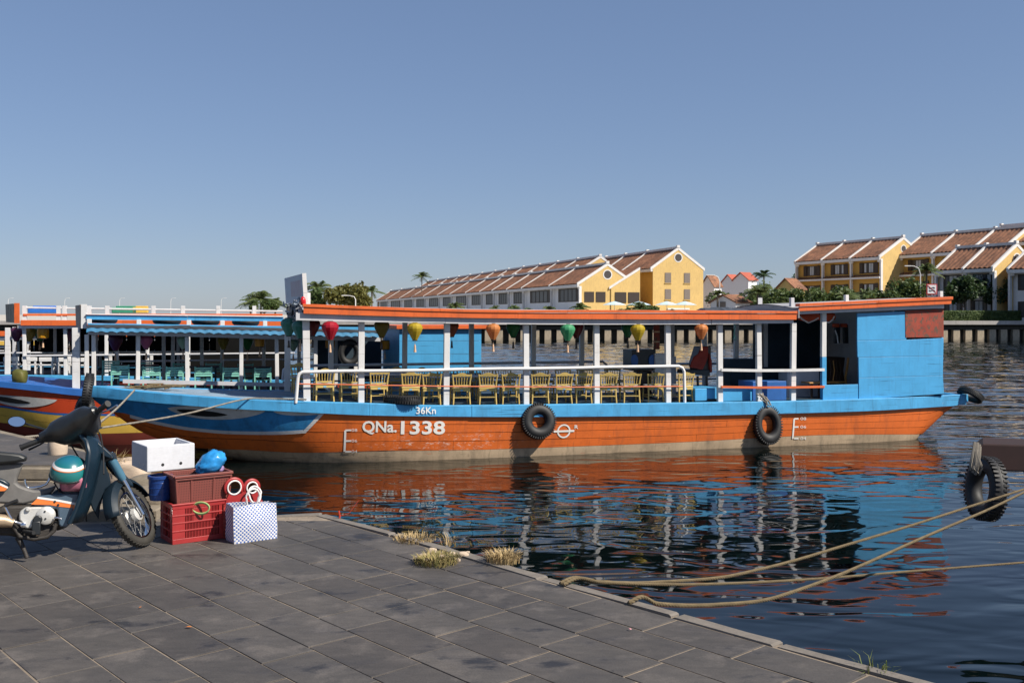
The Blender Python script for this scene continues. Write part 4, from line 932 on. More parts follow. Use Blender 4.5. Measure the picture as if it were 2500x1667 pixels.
fascia(A, 'roof_edge_board', 'roof_orange', ft, lambda u: ft(u)-0.07, uR0-0.02, uR1+0.01, VF-0.025, VF+0.2, 16, 4, 0.012)
fascia(A, 'roof_fascia', 'roof_orange', ft, fb, uR0, uR1, 3.92, 3.96, 14, 1)
fascia(A, 'roof_beam', 'grey_beam', lambda u: fb(u)+0.02, bb, fa.u(722, 0), fa.u(1735, 0), -0.04, 0.10, 14, 3)
fascia(A, 'roof_beam', 'grey_beam', lambda u: fb(u)+0.02, bb, fa.u(1736, 0), uR1-0.05, -0.045, 0.10, 8, 1)
fascia(A, 'roof_beam', 'grey_beam', lambda u: fb(u)+0.02, bb, fa.u(722, 0), uR1, 3.5, 3.62, 14, 1)
m = MB(); rows = []
for u in linspace(uR0, uR1, 30): rows.append([(u, VF+0.02+4.05*q/8, fb(u)+0.05+0.20*math.sin(math.pi*q/8)) for q in range(9)])
m.grid(rows); m.build('roof_canopy', 'grey_roof', A, fix=False)
rows = [[(p[0], p[1], p[2]-0.05) for p in r] for r in rows]; m = MB(); m.grid(rows); m.build('roof_underside_dark', 'roof_underside_dark', A, fix=False)  # added underside sheet, coloured dark for the shade under the roof
for px in (748, 882, 1090, 1284, 1456, 1630, 1757, 1852):   # cross beams
    m = MB(); u = fa.u(px, 0.2); m.box((u, 1.9, bb(u)+0.03), (0.09, 3.6, 0.09)); m.build('cross_beam', 'grey_beam', A, smooth=False)
at_ = roof_curve([(1950, 741), (2322, 724)]); ab_ = roof_curve([(1950, 759), (2322, 742)]); abb = roof_curve([(1946, 767), (2300, 752)], 0.0)
uS0, uS1 = fa.u(1951, VF), fa.u(2322, VF)
fascia(A, 'roof_fascia', 'roof_orange', lambda u: at_(u)-0.085, ab_, uS0, uS1, VF, VF+0.04, 8, 2, 0.006)
fascia(A, 'roof_edge_board', 'roof_orange', at_, lambda u: at_(u)-0.08, uS0, uS1+0.05, VF-0.03, VF+0.2, 8, 2, 0.008)
fascia(A, 'roof_beam', 'grey_beam', lambda u: ab_(u)+0.02, abb, fa.u(1947, 0), fa.u(2303, 0), -0.04, 0.1, 8, 1)
m = MB(); m.box((uS1, 1.9, at_(uS1)-0.1), (0.05, 4.0, 0.2)); m.build('roof_fascia', 'roof_orange', A, smooth=False)
m = MB(); rows = []
for u in linspace(uS0-0.03, uS1, 10): rows.append([(u, VF+0.02+4.05*q/8, ab_(u)+0.06+0.15*math.sin(math.pi*q/8)) for q in range(9)])
m.grid(rows); m.grid([[(p[0], p[1], p[2]-0.05) for p in r] for r in rows]); m.build('roof_canopy', 'grey_roof', A, fix=False)
m = MB(); m.prism([(VF+4.05*q/8, ab_(uS0)+0.04+0.15*math.sin(math.pi*q/8)) for q in range(9)]+[(3.9, ab_(uS0)-0.2), (VF, ab_(uS0)-0.2)], lambda a, b, t: (uS0-0.02+t, a, b), 0, 0.03); m.build('roof_step_board', 'grey_roof', A, smooth=False)
# tarpaulin bundle, stub posts and lamp bits on the roof
tz = fb(fa.u(1850, 0.6))
tp = MB(); rows = []
for i, px in enumerate(linspace(1725, 1925, 22)):
    u = fa.u(px, 0.6); rows.append([(u, 0.45+1.5*q/6, fb(u)+0.14+(0.22*abs(math.sin(math.pi*min(1, i/16+0.12)))**0.5 if 0 < i < 21 else 0)*math.sin(math.pi*q/6)+0.05*mnoise.noise(Vector((i*0.7, q*0.9, 1)))) for q in range(7)])
tp.grid(rows); o = tp.build('tarpaulin', 'dark_tarp', None, smooth=False, fix=False); o.matrix_world = Matrix.Translation((fa.o.x, fa.o.y, WZ)) @ Matrix.Rotation(TH, 4, 'Z'); tag(o, 'dark grey tarpaulin bundle folded on the orange boat roof', 'tarpaulin')
for px, y0, y1, mt in ((1933, 758, 727, 'grey_beam'), (2066, 736, 720, 'white_paint'), (2296, 726, 711, 'white_paint'), (752, 742, 715, 'white_paint')):
    v = 0.5; u, z0 = fa.hit(px, y0, v); z1 = fa.z(px, y1, v); m = MB(); m.box((u, v, (z0+z1)/2-0.05), (0.11, 0.11, z1-z0+0.1)); m.build('roof_stub', mt, A, smooth=False, bevel=0.01)
# sign on the bow end of the roof
def sign_mat():
    m, N, L, B = _mat('sign_faded'); v = coords(N, L, (1, 1, 1)); wv = N.new('ShaderNodeTexWave'); wv.bands_direction = 'Y'; wv.inputs['Scale'].default_value = 1.6; wv.inputs['Distortion'].default_value = 3.0; wv.inputs['Detail'].default_value = 3; L.new(v, wv.inputs[0])
    sx = N.new('ShaderNodeSeparateXYZ'); L.new(v, sx.inputs[0])
    mk = ramp(N, L, wv.outputs[0], [(0.45, (0, 0, 0)), (0.6, (0.8, 0.8, 0.8))]).outputs[0]
    def band(o_, a, b, w_):
        r = N.new('ShaderNodeMapRange'); r.inputs[1].default_value = a-w_; r.inputs[2].default_value = a; L.new(o_, r.inputs[0]); q = N.new('ShaderNodeMapRange'); q.inputs[1].default_value = b+w_; q.inputs[2].default_value = b; L.new(o_, q.inputs[0])
        mm = N.new('ShaderNodeMath'); mm.operation = 'MULTIPLY'; L.new(r.outputs[0], mm.inputs[0]); L.new(q.outputs[0], mm.inputs[1]); return mm.outputs[0]
    bz = band(sx.outputs[2], 4.18, 4.55, 0.03); by = band(sx.outputs[1], 0.5, 2.3, 0.05)
    mm = N.new('ShaderNodeMath'); mm.operation = 'MULTIPLY'; L.new(bz, mm.inputs[0]); L.new(by, mm.inputs[1])
    m2 = N.new('ShaderNodeMath'); m2.operation = 'MULTIPLY'; L.new(mm.outputs[0], m2.inputs[0]); L.new(mk, m2.inputs[1])
    L.new(mixc(N, L, m2.outputs[0], (0.48, 0.50, 0.54), (0.40, 0.16, 0.15)), B.inputs['Base Color']); B.inputs['Roughness'].default_value = 0.6
sign_mat()
us, zs0 = fa.hit(745, 737, 0.1); zs1 = fa.z(745, 668, 0.1)
m = MB(); m.hexa([(us-0.02, 0.1, zs0), (us+0.05, 0.1, zs0), (us-0.20, 3.5, zs0), (us-0.27, 3.5, zs0), (us-0.06, 0.1, zs1), (us+0.01, 0.1, zs1), (us-0.24, 3.5, zs1), (us-0.31, 3.5, zs1)]); m.build('sign_board', 'sign_faded', A, smooth=False, label='faded pale sign board with reddish lettering')
m = MB(); m.box((us-0.005, 0.085, (zs0+zs1)/2), (0.10, 0.03, zs1-zs0+0.02), Matrix.Rotation(-0.058, 3, 'Y')); m.build('sign_edge', 'white_paint', A, smooth=False)
m = MB(); m.lathe([(0.06, -0.1), (0.075, -0.02), (0.065, 0.05), (0.03, 0.1), (0.0, 0.11)], 12, Matrix.Translation((us-0.06, 0.0, zs0+0.02)), cap=False); m.build('signal_lamp', 'lamp_red', A)
rr = random.Random(8); m = MB()
for i in range(9):
    p0 = Vector((us-0.1-rr.random()*0.25, rr.uniform(0.1, 3.4), zs0-rr.uniform(0.0, 0.3))); pts = [p0]
    for k in range(5): pts.append(pts[-1]+Vector((rr.uniform(-0.12, 0.12), rr.uniform(-0.3, 0.3), rr.uniform(-0.14, 0.1))))
    m.tube(pts, 0.016, 5)
m.build('wiring', 'metal_grey', A)
m = MB()
for i in range(7): m.box((us-0.12-rr.random()*0.1, 0.3+i*0.45, zs0-0.12-rr.random()*0.12), (0.16, 0.2, 0.16), Matrix.Rotation(rr.random(), 3, 'X'))
m.build('lamp_cluster', 'black_plastic', A, smooth=False, bevel=0.02)
m = MB(); m.box((us-0.12, 1.85, zs0-0.22), (0.09, 3.5, 0.14)); m.build('front_cross_beam', 'grey_beam', A, smooth=False)
# posts
for px in (748, 882, 1090, 1284, 1456, 1630, 1757, 1852, 1936):
    u = fa.u(px, 0.18); post(A, u, 0.18, ztA(u)-0.06, bb(u)+0.02, 0.15 if px > 748 else 0.17)
u = fa.u(2010, 0.18); zq = fa.z(2010, 871, 0.18); post(A, u, 0.18, zq, abb(u)+0.02); post(A, u, 0.18, ztA(u)-0.06, zq-0.002, mat='cabin_blue')
for px in (702, 808, 988, 1151, 1302, 1420, 1640, 1720, 1797, 1868):
    u = fa.u(px, 3.55); post(A, u, 3.55, ztA(u)-0.06, bb(u)+0.05, 0.16 if px < 710 else 0.14, mat='white_paint')
# pipe railing
vr = 0.05
def rail_path(px0, px1, y, ybot, v, round0=True, round1=True):
    u0, u1 = fa.u(px0, v), fa.u(px1, v); z = fa.z((px0+px1)/2, y, v); pts = []
    if round0: pts += [(u0, v, ztA(u0)-0.05), (u0+0.05, v, z-0.14), (u0+0.08, v, z-0.05), (u0+0.16, v, z)]
    else: pts += [(u0, v, z)]
    n_ = 10; pts += [(u0+0.16+(u1-u0-0.32)*i/n_, v, z+0.008*math.sin(i*1.7)) for i in range(1, n_)]
    pts += [(u1-0.16, v, z), (u1-0.05, v, z-0.05), (u1, v, z-0.14), (u1+0.02, v, ztA(u1)-0.05)] if round1 else [(u1, v, z)]
    return pts
m = MB(); m.tube(rail_path(722, 1670, 901, 980, vr), 0.043, 10); m.build('hand_rail', 'white_paint', A)
m = MB(); m.tube([(fa.u(728, vr), vr, fa.z(728, 937, vr)), (fa.u(1090, vr), vr, fa.z(1090, 943, vr)), (fa.u(1400, vr), vr, fa.z(1400, 945, vr)), (fa.u(1670, vr), vr, fa.z(1670, 943, vr))], 0.016, 8); m.build('knee_rail', 'rail_orange', A)
for (y, hgt, mt) in ((903, 0.075, 'white_paint'), (944.5, 0.06, 'rail_orange')):
    m = MB(); a = fa.hit(1762, y, 0.02); b = fa.hit(1850, y+1.5, 0.02); c = fa.hit(1936, y+1.0, 0.02); e = fa.hit(2014, y-0.5, 0.02)
    for p, q in ((a, b), (b, c), (c, e)): m.hexa([(p[0], 0.03, p[1]-hgt/2), (q[0], 0.03, q[1]-hgt/2), (q[0], 0.09, q[1]-hgt/2), (p[0], 0.09, p[1]-hgt/2), (p[0], 0.03, p[1]+hgt/2), (q[0], 0.03, q[1]+hgt/2), (q[0], 0.09, q[1]+hgt/2), (p[0], 0.09, p[1]+hgt/2)])
    m.build('rail_board', mt, A, smooth=False)
for (p0, p1, y) in ((690, 1483, 888), (1640, 1800, 888), (690, 1483, 925), (1640, 1800, 925)):
    v = 3.72; u0, u1 = fa.u(p0, v), fa.u(p1, v); z = fa.z((p0+p1)/2, y, v); m = MB()
    m.tube([(u0, v, z-0.4), (u0+0.03, v, z-0.1), (u0+0.15, v, z), ((u0+u1)/2, v, z), (u1-0.15, v, z), (u1-0.03, v, z-0.1), (u1, v, z-0.4)] if y == 888 and p0 < 1000 else [(u0, v, z), (u1, v, z)], 0.04 if y == 888 else 0.025, 8); m.build('far_rail', 'metal_grey' if y > 900 else 'grey_beam', A)
# aft cabin: blue side boards, low panels, back wall, rusty patch
vB = 0.06
def board_px(parent, name, mat, poly, v0, v1, lab=None, bev=0.006):
    m = MB(); m.prism([fa.hit(px, py, v0) for px, py in poly], lambda a, b, t: (a, t, b), v0, v1); return m.build(name, mat, parent, smooth=False, bevel=bev, label=lab)
board_px(A, 'cabin_board', 'cabin_blue', [(2093, 831), (2093, 765), (2150, 763), (2213, 760), (2213, 829)], vB, vB+0.05)
board_px(A, 'cabin_board', 'cabin_blue', [(2094, 872), (2093, 831.6), (2213, 829.5), (2304, 825), (2303, 868)], vB, vB+0.05)
board_px(A, 'cabin_board', 'cabin_blue', [(2097, 922), (2096, 872.5), (2303, 868.5), (2302, 916)], vB, vB+0.05)
board_px(A, 'cabin_board', 'cabin_blue', [(2097, 975), (2097, 922.5), (2302, 916.5), (2305, 961)], vB, vB+0.05)
board_px(A, 'cabin_patch', 'rust_patch', [(2211, 824), (2210, 758), (2304, 753), (2304, 823)], vB-0.012, vB+0.05, 'rusty red painted patch')
board_px(A, 'cabin_low_board', 'cabin_blue', [(2009, 981), (2009, 940), (2095, 938), (2095, 976)], vB, vB+0.05)
board_px(A, 'cabin_far_wall', 'deck_shade', [(1840, 985), (1840, 770), (2290, 762), (2290, 985)], 3.6, 3.66)  # dark wall colour stands in for the shaded cabin interior
uw = fa.u(2304, vB); m = MB(); m.box((uw-0.03, 1.85, (ztA(uw)+abb(uw))/2), (0.06, 3.5, abb(uw)-ztA(uw))); m.build('cabin_end_wall', 'cabin_blue', A, smooth=False)
ub_ = fa.u(2096, 1.3); m = MB(); zt_ = abb(ub_)
for (v0, v1, z0, z1) in ((0.12, 1.25, ztA(ub_), zt_), (1.75, 3.6, ztA(ub_), zt_), (1.25, 1.75, ztA(ub_), ztA(ub_)+1.25), (1.25, 1.75, zt_-0.35, zt_)):
    m.box((ub_+0.35, (v0+v1)/2, (z0+z1)/2), (0.05, v1-v0, z1-z0))
m.build('cabin_bulkhead', 'grey_beam', A, smooth=False)
# helm block, step boxes
def boxpx(name, mat, x0, x1, y0, y1, v0, v1, lab, cat=None, parent=None):
    a = fa.hit(x0, y1, v0); b = fa.hit(x1, y0, v0); m = MB(); m.box(((a[0]+b[0])/2, (v0+v1)/2, (a[1]+b[1])/2), (b[0]-a[0], v1-v0, b[1]-a[1]))
    o = m.build(name, mat, parent if parent is not None else A, smooth=False, bevel=0.012); return o
zs_ = 0
boxpx('step_box', 'cabin_blue', 1697, 1757, 947, 979, 0.35, 1.3, ''); boxpx('step_recess_shade', 'eye_black', 1727, 1752, 973, 981, 0.335, 0.36, '')  # the recess is a flat black panel, its shade painted on
boxpx('step_box', 'cabin_blue', 1764, 1836, 947, 980, 0.42, 1.3, ''); boxpx('side_locker', 'deep_blue', 1838, 1920, 930, 982, 0.75, 1.6, ''); boxpx('side_locker', 'grey_beam', 1922, 2000, 905, 980, 1.5, 2.0, '')
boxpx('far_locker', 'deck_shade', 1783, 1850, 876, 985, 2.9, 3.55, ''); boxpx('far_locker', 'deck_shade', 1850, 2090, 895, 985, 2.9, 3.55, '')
# ------------------------------------------------------------------ chairs
def gold_chair():
    t_ = thing('banquet_chair', 'gold spindle-back banquet chair along the orange boat rail with its back to the quay', 'chair', (0, 0, 0), 0, 'gold chairs on the orange boat')
    g_ = 'chair_gold'
    for sx in (-1, 1):
        m = MB(); m.tube([(sx*0.185, -0.20, 0.0), (sx*0.175, -0.18, 0.20), (sx*0.172, -0.165, 0.42), (sx*0.185, -0.185, 0.62), (sx*0.205, -0.225, 0.80)], [0.016, 0.019, 0.02, 0.018, 0.016], 8); m.build('back_post', g_, t_)
        m = MB(); m.tube([(sx*0.19, 0.20, 0.0), (sx*0.185, 0.19, 0.22), (sx*0.18, 0.18, 0.43)], [0.013, 0.018, 0.018], 8); m.build('leg', g_, t_)
    m = MB(); m.box((0, 0.01, 0.435), (0.40, 0.40, 0.045)); m.build('seat_frame', g_, t_, bevel=0.012)
    m = MB(); m.box((0, 0.015, 0.468), (0.37, 0.37, 0.03)); m.build('seat', 'chair_seat', t_, bevel=0.012)
    m = MB(); pl = [(-0.225, 0.775), (-0.19, 0.79), (-0.11, 0.80), (-0.06, 0.83), (0, 0.845), (0.06, 0.83), (0.11, 0.80), (0.19, 0.79), (0.225, 0.775), (0.20, 0.745), (0.13, 0.735), (0.085, 0.75), (0.04, 0.735), (0, 0.75), (-0.04, 0.735), (-0.085, 0.75), (-0.13, 0.735), (-0.20, 0.745)]
    m.prism(pl, lambda a, b, t: (a, -0.213+t-(b-0.75)*0.2, b), -0.013, 0.013); m.build('crest_rail', g_, t_, smooth=False, bevel=0.004)
    for k in range(5):
        x = -0.12+0.06*k; m = MB(); m.tube([(x*0.9, -0.172, 0.515), (x*0.93, -0.178, 0.57), (x*0.95, -0.185, 0.62), (x, -0.198, 0.69), (x, -0.208, 0.745)], [0.007, 0.010, 0.007, 0.010, 0.007], 6); m.build('spindle', g_, t_)
    m = MB(); m.prism([(-0.175, 0.525), (0.175, 0.525), (0.175, 0.505), (0.09, 0.50), (0.05, 0.485), (0, 0.475), (-0.05, 0.485), (-0.09, 0.50), (-0.175, 0.505)], lambda a, b, t: (a, -0.168+t, b), -0.011, 0.011); m.build('lower_rail', g_, t_, smooth=False)
    m = MB(); m.box((0, -0.183, 0.20), (0.34, 0.02, 0.02)); m.box((0, -0.175, 0.385), (0.34, 0.018, 0.055)); m.build('stretcher', g_, t_, smooth=False)
    m = MB(); m.box((0, 0.19, 0.2), (0.36, 0.018, 0.018)); m.box((-0.18, 0, 0.16), (0.018, 0.36, 0.018)); m.box((0.18, 0, 0.16), (0.018, 0.36, 0.018)); m.build('side_stretcher', g_, t_, smooth=False)
    m = MB(); m.box((0, -0.186, 0.385), (0.06, 0.006, 0.03)); m.build('label_tag', 'chair_tag', t_, smooth=False)
    return t_
ORD = ['nearest', 'first', 'second', 'third', 'fourth', 'fifth', 'sixth', 'seventh', 'eighth', 'ninth', 'tenth', 'eleventh']; PX_POSTS = (748, 882, 1090, 1284, 1456, 1630, 1757); NB = {}
gc = gold_chair(); first = True; rc_ = random.Random(21)
for px in (792, 855, 924, 1003, 1056, 1128, 1194, 1249, 1322, 1376, 1425, 1487, 1545, 1602, 1673):
    v = 0.66+rc_.uniform(-0.03, 0.05); u = fa.u(px, v-0.2); o = gc if first else copy_tree(gc); first = False
    o.location = fa.world(u, v, ztA(u)-0.038); o.rotation_euler = (0, 0, TH+R(rc_.uniform(-10, 9))); o.scale = (1.2, 1.08, 1.0)
    k_ = sum(1 for q in PX_POSTS if q < px); NB[k_] = NB.get(k_, 0)+1
    o['label'] = 'lit gold spindle-back chair, %s aft of the %s white rail post from the bow' % (ORD[NB[k_]], ORD[k_])
for i_, px in enumerate((735, 972, 1034, 1090, 1139, 1187, 1235, 1327, 1381, 1434, 1501)):
    v = 2.95+rc_.uniform(-0.05, 0.05); u = fa.u(px, v); o = copy_tree(gc)
    o.location = fa.world(u, v, ztA(u)-0.038); o.rotation_euler = (0, 0, TH+math.pi+R(rc_.uniform(-6, 6)))
    o['label'] = 'shaded gold chair in the row along the far rail, %s from the bow' % ORD[i_+1]; o.scale = (1.2, 1.08, 1.0); o['group'] = 'shaded gold chairs on the orange boat'
for i, px in enumerate((925, 1110, 1290, 1440)):
    u = fa.u(px, 1.8); t_ = thing('dining_table', 'long cloth covered table between the gold chair rows, %s from the bow' % ORD[i+1], 'table', fa.world(u, 1.8, ztA(u)-0.04), TH, 'tables on the orange boat')
    m = MB(); m.box((0, 0, 0.68), (1.5, 0.66, 0.035)); m.build('table_top', 'table_cloth', t_, smooth=False, bevel=0.01)
    for a in (-0.66, 0.66):
        for b in (-0.27, 0.27): m = MB(); m.tube([(a, b, 0), (a, b, 0.66)], 0.02, 6); m.build('leg', 'chair_gold', t_)
# lanterns of boat A : px, top y, bottom y, depth v, colour
for px, v, sz, colr, lb in ((705, 1.4, 0.42, 'teal', 'dusky teal lantern hanging left of the first white post'), (733, 0.5, 0.42, 'teal', 'pale teal lantern hanging beside the first white post'),
        (763, 1.0, 0.40, 'maroon', 'dark red lantern half hidden by the first white post'), (806, 0.0, 0.42, 'red', 'bright red lantern between the first two white posts'),
        (932, 1.6, 0.42, 'olive', 'shaded olive lantern in the second bay'), (1013, 0.0, 0.40, 'yellow', 'bright yellow lantern in the second bay before the blue cabin wall'),
        (1103, 1.2, 0.38, 'rust', 'rust coloured lantern half behind the third white post'), (1204, 0.0, 0.38, 'orange', 'pale orange lantern right of the third white post'),
        (1253, 1.7, 0.40, 'green', 'dark green lantern left of the fourth white post'), (1386, 0.0, 0.40, 'light_green', 'light green lantern in the bay after the fourth post'),
        (1407, 1.3, 0.40, 'maroon', 'dark red lantern behind the light green one'), (1533, 1.5, 0.40, 'green', 'dark green lantern behind the bright yellow one'),
        (1557, 0.0, 0.40, 'yellow', 'bright yellow lantern above the helm console'), (1712, 0.0, 0.38, 'orange', 'orange lantern above the red jacket')):
    u = fa.u(px, v); lantern(fa.world(u, v, bb(u)+(0.0 if v < 0.8 else 0.05)), sz, colr, lb, 'silk lanterns on the orange boat', 'tassel_pale' if v < 0.8 else 'dark_wood')
# string of small far lanterns
# helm, seat, jacket, bench, life jackets
def rt_box(parent, name, mat, x0, x1, y0, y1, v0, v1, fr=fa, bev=0.012, origin=(0, 0, 0)):
    a = fr.hit(x0, y1, v0); b = fr.hit(x1, y0, v0); m = MB(); m.box(((a[0]+b[0])/2-origin[0], (v0+v1)/2-origin[1], (a[1]+b[1])/2-origin[2]), (b[0]-a[0], v1-v0, b[1]-a[1])); return m.build(name, mat, parent, smooth=False, bevel=bev)
def placed(fr, name, label, cat, px, v, z=None, group=None):
    u = fr.u(px, v); zz = ztA(u)-0.04 if z is None else z; t_ = thing(name, label, cat, fr.world(u, v, zz), TH, group); return t_, (u, v, zz)
h, og = placed(fa, 'helm_console', 'dark helm console with a pale side panel behind the gold chairs', 'console', 1590, 2.3)
rt_box(h, 'cabinet', 'black_plastic', 1543, 1601, 853, 905, 2.2, 2.9, origin=og); rt_box(h, 'leg', 'dark_wood', 1556, 1592, 905, 990, 2.4, 2.7, origin=og); rt_box(h, 'side_panel', 'white_paint', 1599, 1634, 862, 988, 2.1, 2.3, origin=og); rt_box(h, 'side_panel', 'grey_beam', 1634, 1651, 870, 990, 2.1, 2.3, origin=og)
for px in (1549, 1592): m = MB(); c = fa.hit(px, 880, 2.18); m.lathe([(0.11, -0.02), (0.11, 0.02)], 16, Matrix.Translation((c[0]-og[0], 2.18-og[1], c[1]-og[2])) @ Matrix.Rotation(R(90), 4, 'X') @ Matrix.Scale(1.6, 4, (0, 1, 0))); m.build('dial', 'deep_blue', h)
h2, og = placed(fa, 'hanging_strap', 'hanging rust red strap with pale bands beside the helm', 'strap', 1604, 2.3, 3.05)
rt_box(h2, 'strap', 'rust_patch', 1597, 1611, 790, 853, 2.3, 2.36, origin=og)
for y in (808, 832): rt_box(h2, 'band', 'tassel_pale', 1597, 1611, y, y+4, 2.28, 2.38, origin=og)
sx, og = placed(fa, 'helm_chair', 'dark high-backed helm chair on a blue step box', 'chair', 1710, 1.6)
def spx(px, py, v): a = fa.hit(px, py, v); return (a[0]-og[0], v-og[1], a[1]-og[2])
m = MB(); m.prism([fa.hit(px, py, 1.5) for px, py in ((1709, 845), (1734, 845), (1735, 905), (1722, 912), (1700, 905), (1695, 890))], lambda a, b, t: (a-og[0], t-og[1], b-og[2]), 1.45, 1.9); m.build('backrest', 'dark_wood', sx, smooth=False, bevel=0.02)
m = MB(); m.prism([fa.hit(px, py, 1.5) for px, py in ((1670, 902), (1730, 902), (1730, 918), (1668, 912))], lambda a, b, t: (a-og[0], t-og[1], b-og[2]), 1.4, 1.95); m.build('seat', 'black_plastic', sx, smooth=False, bevel=0.02)
for px in (1703, 1725):
    for v in (1.5, 1.9): a = spx(px, 918, v); b = spx(px+2, 952, v); m = MB(); m.tube([a, (b[0], b[1], b[2]-0.3)], 0.04, 6); m.build('leg', 'dark_wood', sx)
jk, og2 = placed(fa, 'jacket', 'dark red jacket draped over the helm chair', 'jacket', 1712, 1.4, 2.2)
m = MB(); pl = [(1710, 846), (1728, 846), (1729, 868), (1722, 888), (1714, 903), (1698, 899), (1684, 897), (1688, 882), (1694, 870), (1704, 864), (1708, 855)]
m.prism([fa.hit(px, py, 1.4) for px, py in pl], lambda a, b, t: (a-og2[0], t-og2[1], b-og2[2]), 1.37, 1.43); m.build('body', 'red_cloth', jk, bevel=0.02)
m = MB(); m.prism([fa.hit(px, py, 1.4) for px, py in ((1731, 862), (1737, 880), (1738, 908), (1733, 910), (1731, 885))], lambda a, b, t: (a-og2[0], t-og2[1], b-og2[2]), 1.36, 1.5); m.build('sleeve', 'red_cloth', jk, bevel=0.02)
wb, og = placed(fa, 'wooden_bench', 'varnished carved wooden bench inside the aft cabin', 'bench', 2040, 1.3)
m = MB(); m.prism([fa.hit(px, py, 1.2) for px, py in ((2018, 870), (2066, 872), (2068, 873), (2064, 905), (2068, 938), (2018, 938))], lambda a, b, t: (a-og[0], t-og[1], b-og[2]), 1.3, 1.36); m.build('backrest', 'dark_wood', wb, smooth=False, bevel=0.01)
m = MB(); m.tube([spx(2072, 873, 1.2) and tuple(Vector(fa.hit(px, py, 1.2)[:1]+(1.24,)+fa.hit(px, py, 1.2)[1:])-Vector(og)) for px, py in ((2073, 873), (2072, 885), (2069, 905), (2066, 920), (2068, 938))], 0.035, 8); m.build('arm_post', 'varnished_wood', wb)
for q in range(4): m = MB(); m.tube([tuple(Vector((fa.hit(px, py, 1.2)[0], 1.28, fa.hit(px, py, 1.2)[1]))-Vector(og)) for px, py in ((2030+q*8, 880), (2033+q*8, 905), (2029+q*8, 934))], 0.018, 6); m.build('slat', 'varnished_wood' if q == 1 else 'dark_wood', wb)
rt_box(wb, 'seat', 'varnished_wood', 1976, 2068, 931, 937, 0.9, 1.35, origin=og)
for px in (1980, 1998): rt_box(wb, 'leg', 'dark_wood', px, px+5, 937, 980, 0.95, 1.0, origin=og)
plain('life_orange', (0.50, 0.07, 0.02), 0.8)
lj, og = placed(fa, 'life_jackets', 'bundle of orange life jackets slung under the aft roof', 'life jackets', 1985, 0.9, 3.6)
for px, w_ in ((1974, 34), (2018, 26)):
    a = fa.hit(px, 773, 0.8); m = MB(); m.lathe([(0.0, -0.5), (0.09, -0.45), (0.14, -0.2), (0.15, 0.1), (0.1, 0.42), (0.0, 0.48)], 12, Matrix.Translation((a[0]-og[0], 0.8-og[1], a[1]-og[2])) @ Matrix.Rotation(R(90), 4, 'Y') @ Matrix.Scale(w_/45, 4, (0, 0, 1)), cap=False); m.build('jacket', 'life_orange', lj)
for pts in (((1950, 770), (1958, 779), (1974, 788), (1988, 782), (1998, 776)), ((2016, 786), (2024, 787), (2032, 781), (2037, 772))):
    m = MB(); m.tube([tuple(Vector((fa.hit(px, py, 0.55)[0], 0.55, fa.hit(px, py, 0.55)[1]))-Vector(og)) for px, py in pts], 0.022, 6); m.build('rope', 'white_paint', lj)
vs, og = placed(fa, 'life_vest', 'dark life vest with orange shoulder bands hanging on the cabin bulkhead', 'life vest', 2052, 1.5, 2.6)
for px, sg_ in ((2044, 1), (2063, -1)):
    m = MB(); m.prism([fa.hit(a_, b_, 1.3) for a_, b_ in ((px-6, 792), (px+6, 792), (px+6-sg_, 838), (px-6-sg_*2, 838))], lambda a, b, t: (a-og[0], t-og[1], b-og[2]), 1.25, 1.34); m.build('panel', 'black_plastic', vs, bevel=0.02)
    rt_box(vs, 'shoulder_band', 'life_orange', px-6, px+6, 790, 799, 1.22, 1.36, origin=og)
m = MB(); m.tube([tuple(Vector((fa.hit(px, py, 1.2)[0], 1.2, fa.hit(px, py, 1.2)[1]))-Vector(og)) for px, py in ((2039, 806), (2044, 820), (2046, 838))], 0.02, 6); m.build('strap', 'white_paint', vs)
gr, og = placed(fa, 'green_cord', 'looped green cord hanging from the roof beam', 'cord', 1793, 1.2, 3.6)
plain('cord_green', (0.10, 0.38, 0.28), 0.7)
m = MB(); m.tube([tuple(Vector((fa.hit(px, py, 1.2)[0], 1.2, fa.hit(px, py, 1.2)[1]))-Vector(og)) for px, py in ((1789, 788), (1796, 796), (1792, 806), (1793, 818), (1790, 828), (1795, 831), (1797, 826), (1793, 818))], 0.015, 6); m.build('loop', 'cord_green', gr)
# tyres on boat A
def hull_tyre(px, py, rpx, label, sq=(1, 1), r=0.135, roll=0.0):
    u, z = HA.uz(px, py); p = HA.pt(u, z, r*0.35+0.03); w_ = fa.world(p.x, p.y, p.z); n = Vector((VD.x, VD.y, 0))*-1
    d = w_.y; return tyre('tyre', label, w_, n+Vector((0, 0, 0.16)), rpx/F*d-r, r, sq, 'old tyres on the orange boat', roll)
hull_tyre(1312, 1027, 43, 'round black tyre fender hanging in the middle of the orange hull', r=0.145)
hull_tyre(1870, 1036, 44, 'sagging teardrop shaped tyre fender near the second draught scale', (0.83, 1.10), 0.14)
u, z = fa.hit(985, 977, 0.1); tyre('tyre', 'black tyre lying flat on the blue deck edge by the gold chairs', fa.world(u, 0.25, ztA(u)+0.10), (0.04, 0.06, 1), 0.35, 0.115, (1.12, 0.8), 'old tyres on the orange boat')
ub0 = -10.85; pb = fa.world(ub0, 1.9, ztA(ub0)); bn = Vector((-UD.x, -UD.y, 0))
pt_ = at(214, 958, pb.y-0.15); tyre('tyre', 'tall black tyre lashed upright over the orange boat bow tip', pt_, Vector((-0.88, -0.34, 0.12)), 0.36, 0.115, (1.0, 1.28), 'old tyres on the orange boat', R(90))
pt_ = at(205, 1012, pb.y-0.25); tyre('tyre', 'lower black tyre hanging under the orange boat bow tip', pt_, Vector((-0.72, -0.68, 0.15)), 0.33, 0.12, (1, 1), 'old tyres on the orange boat')
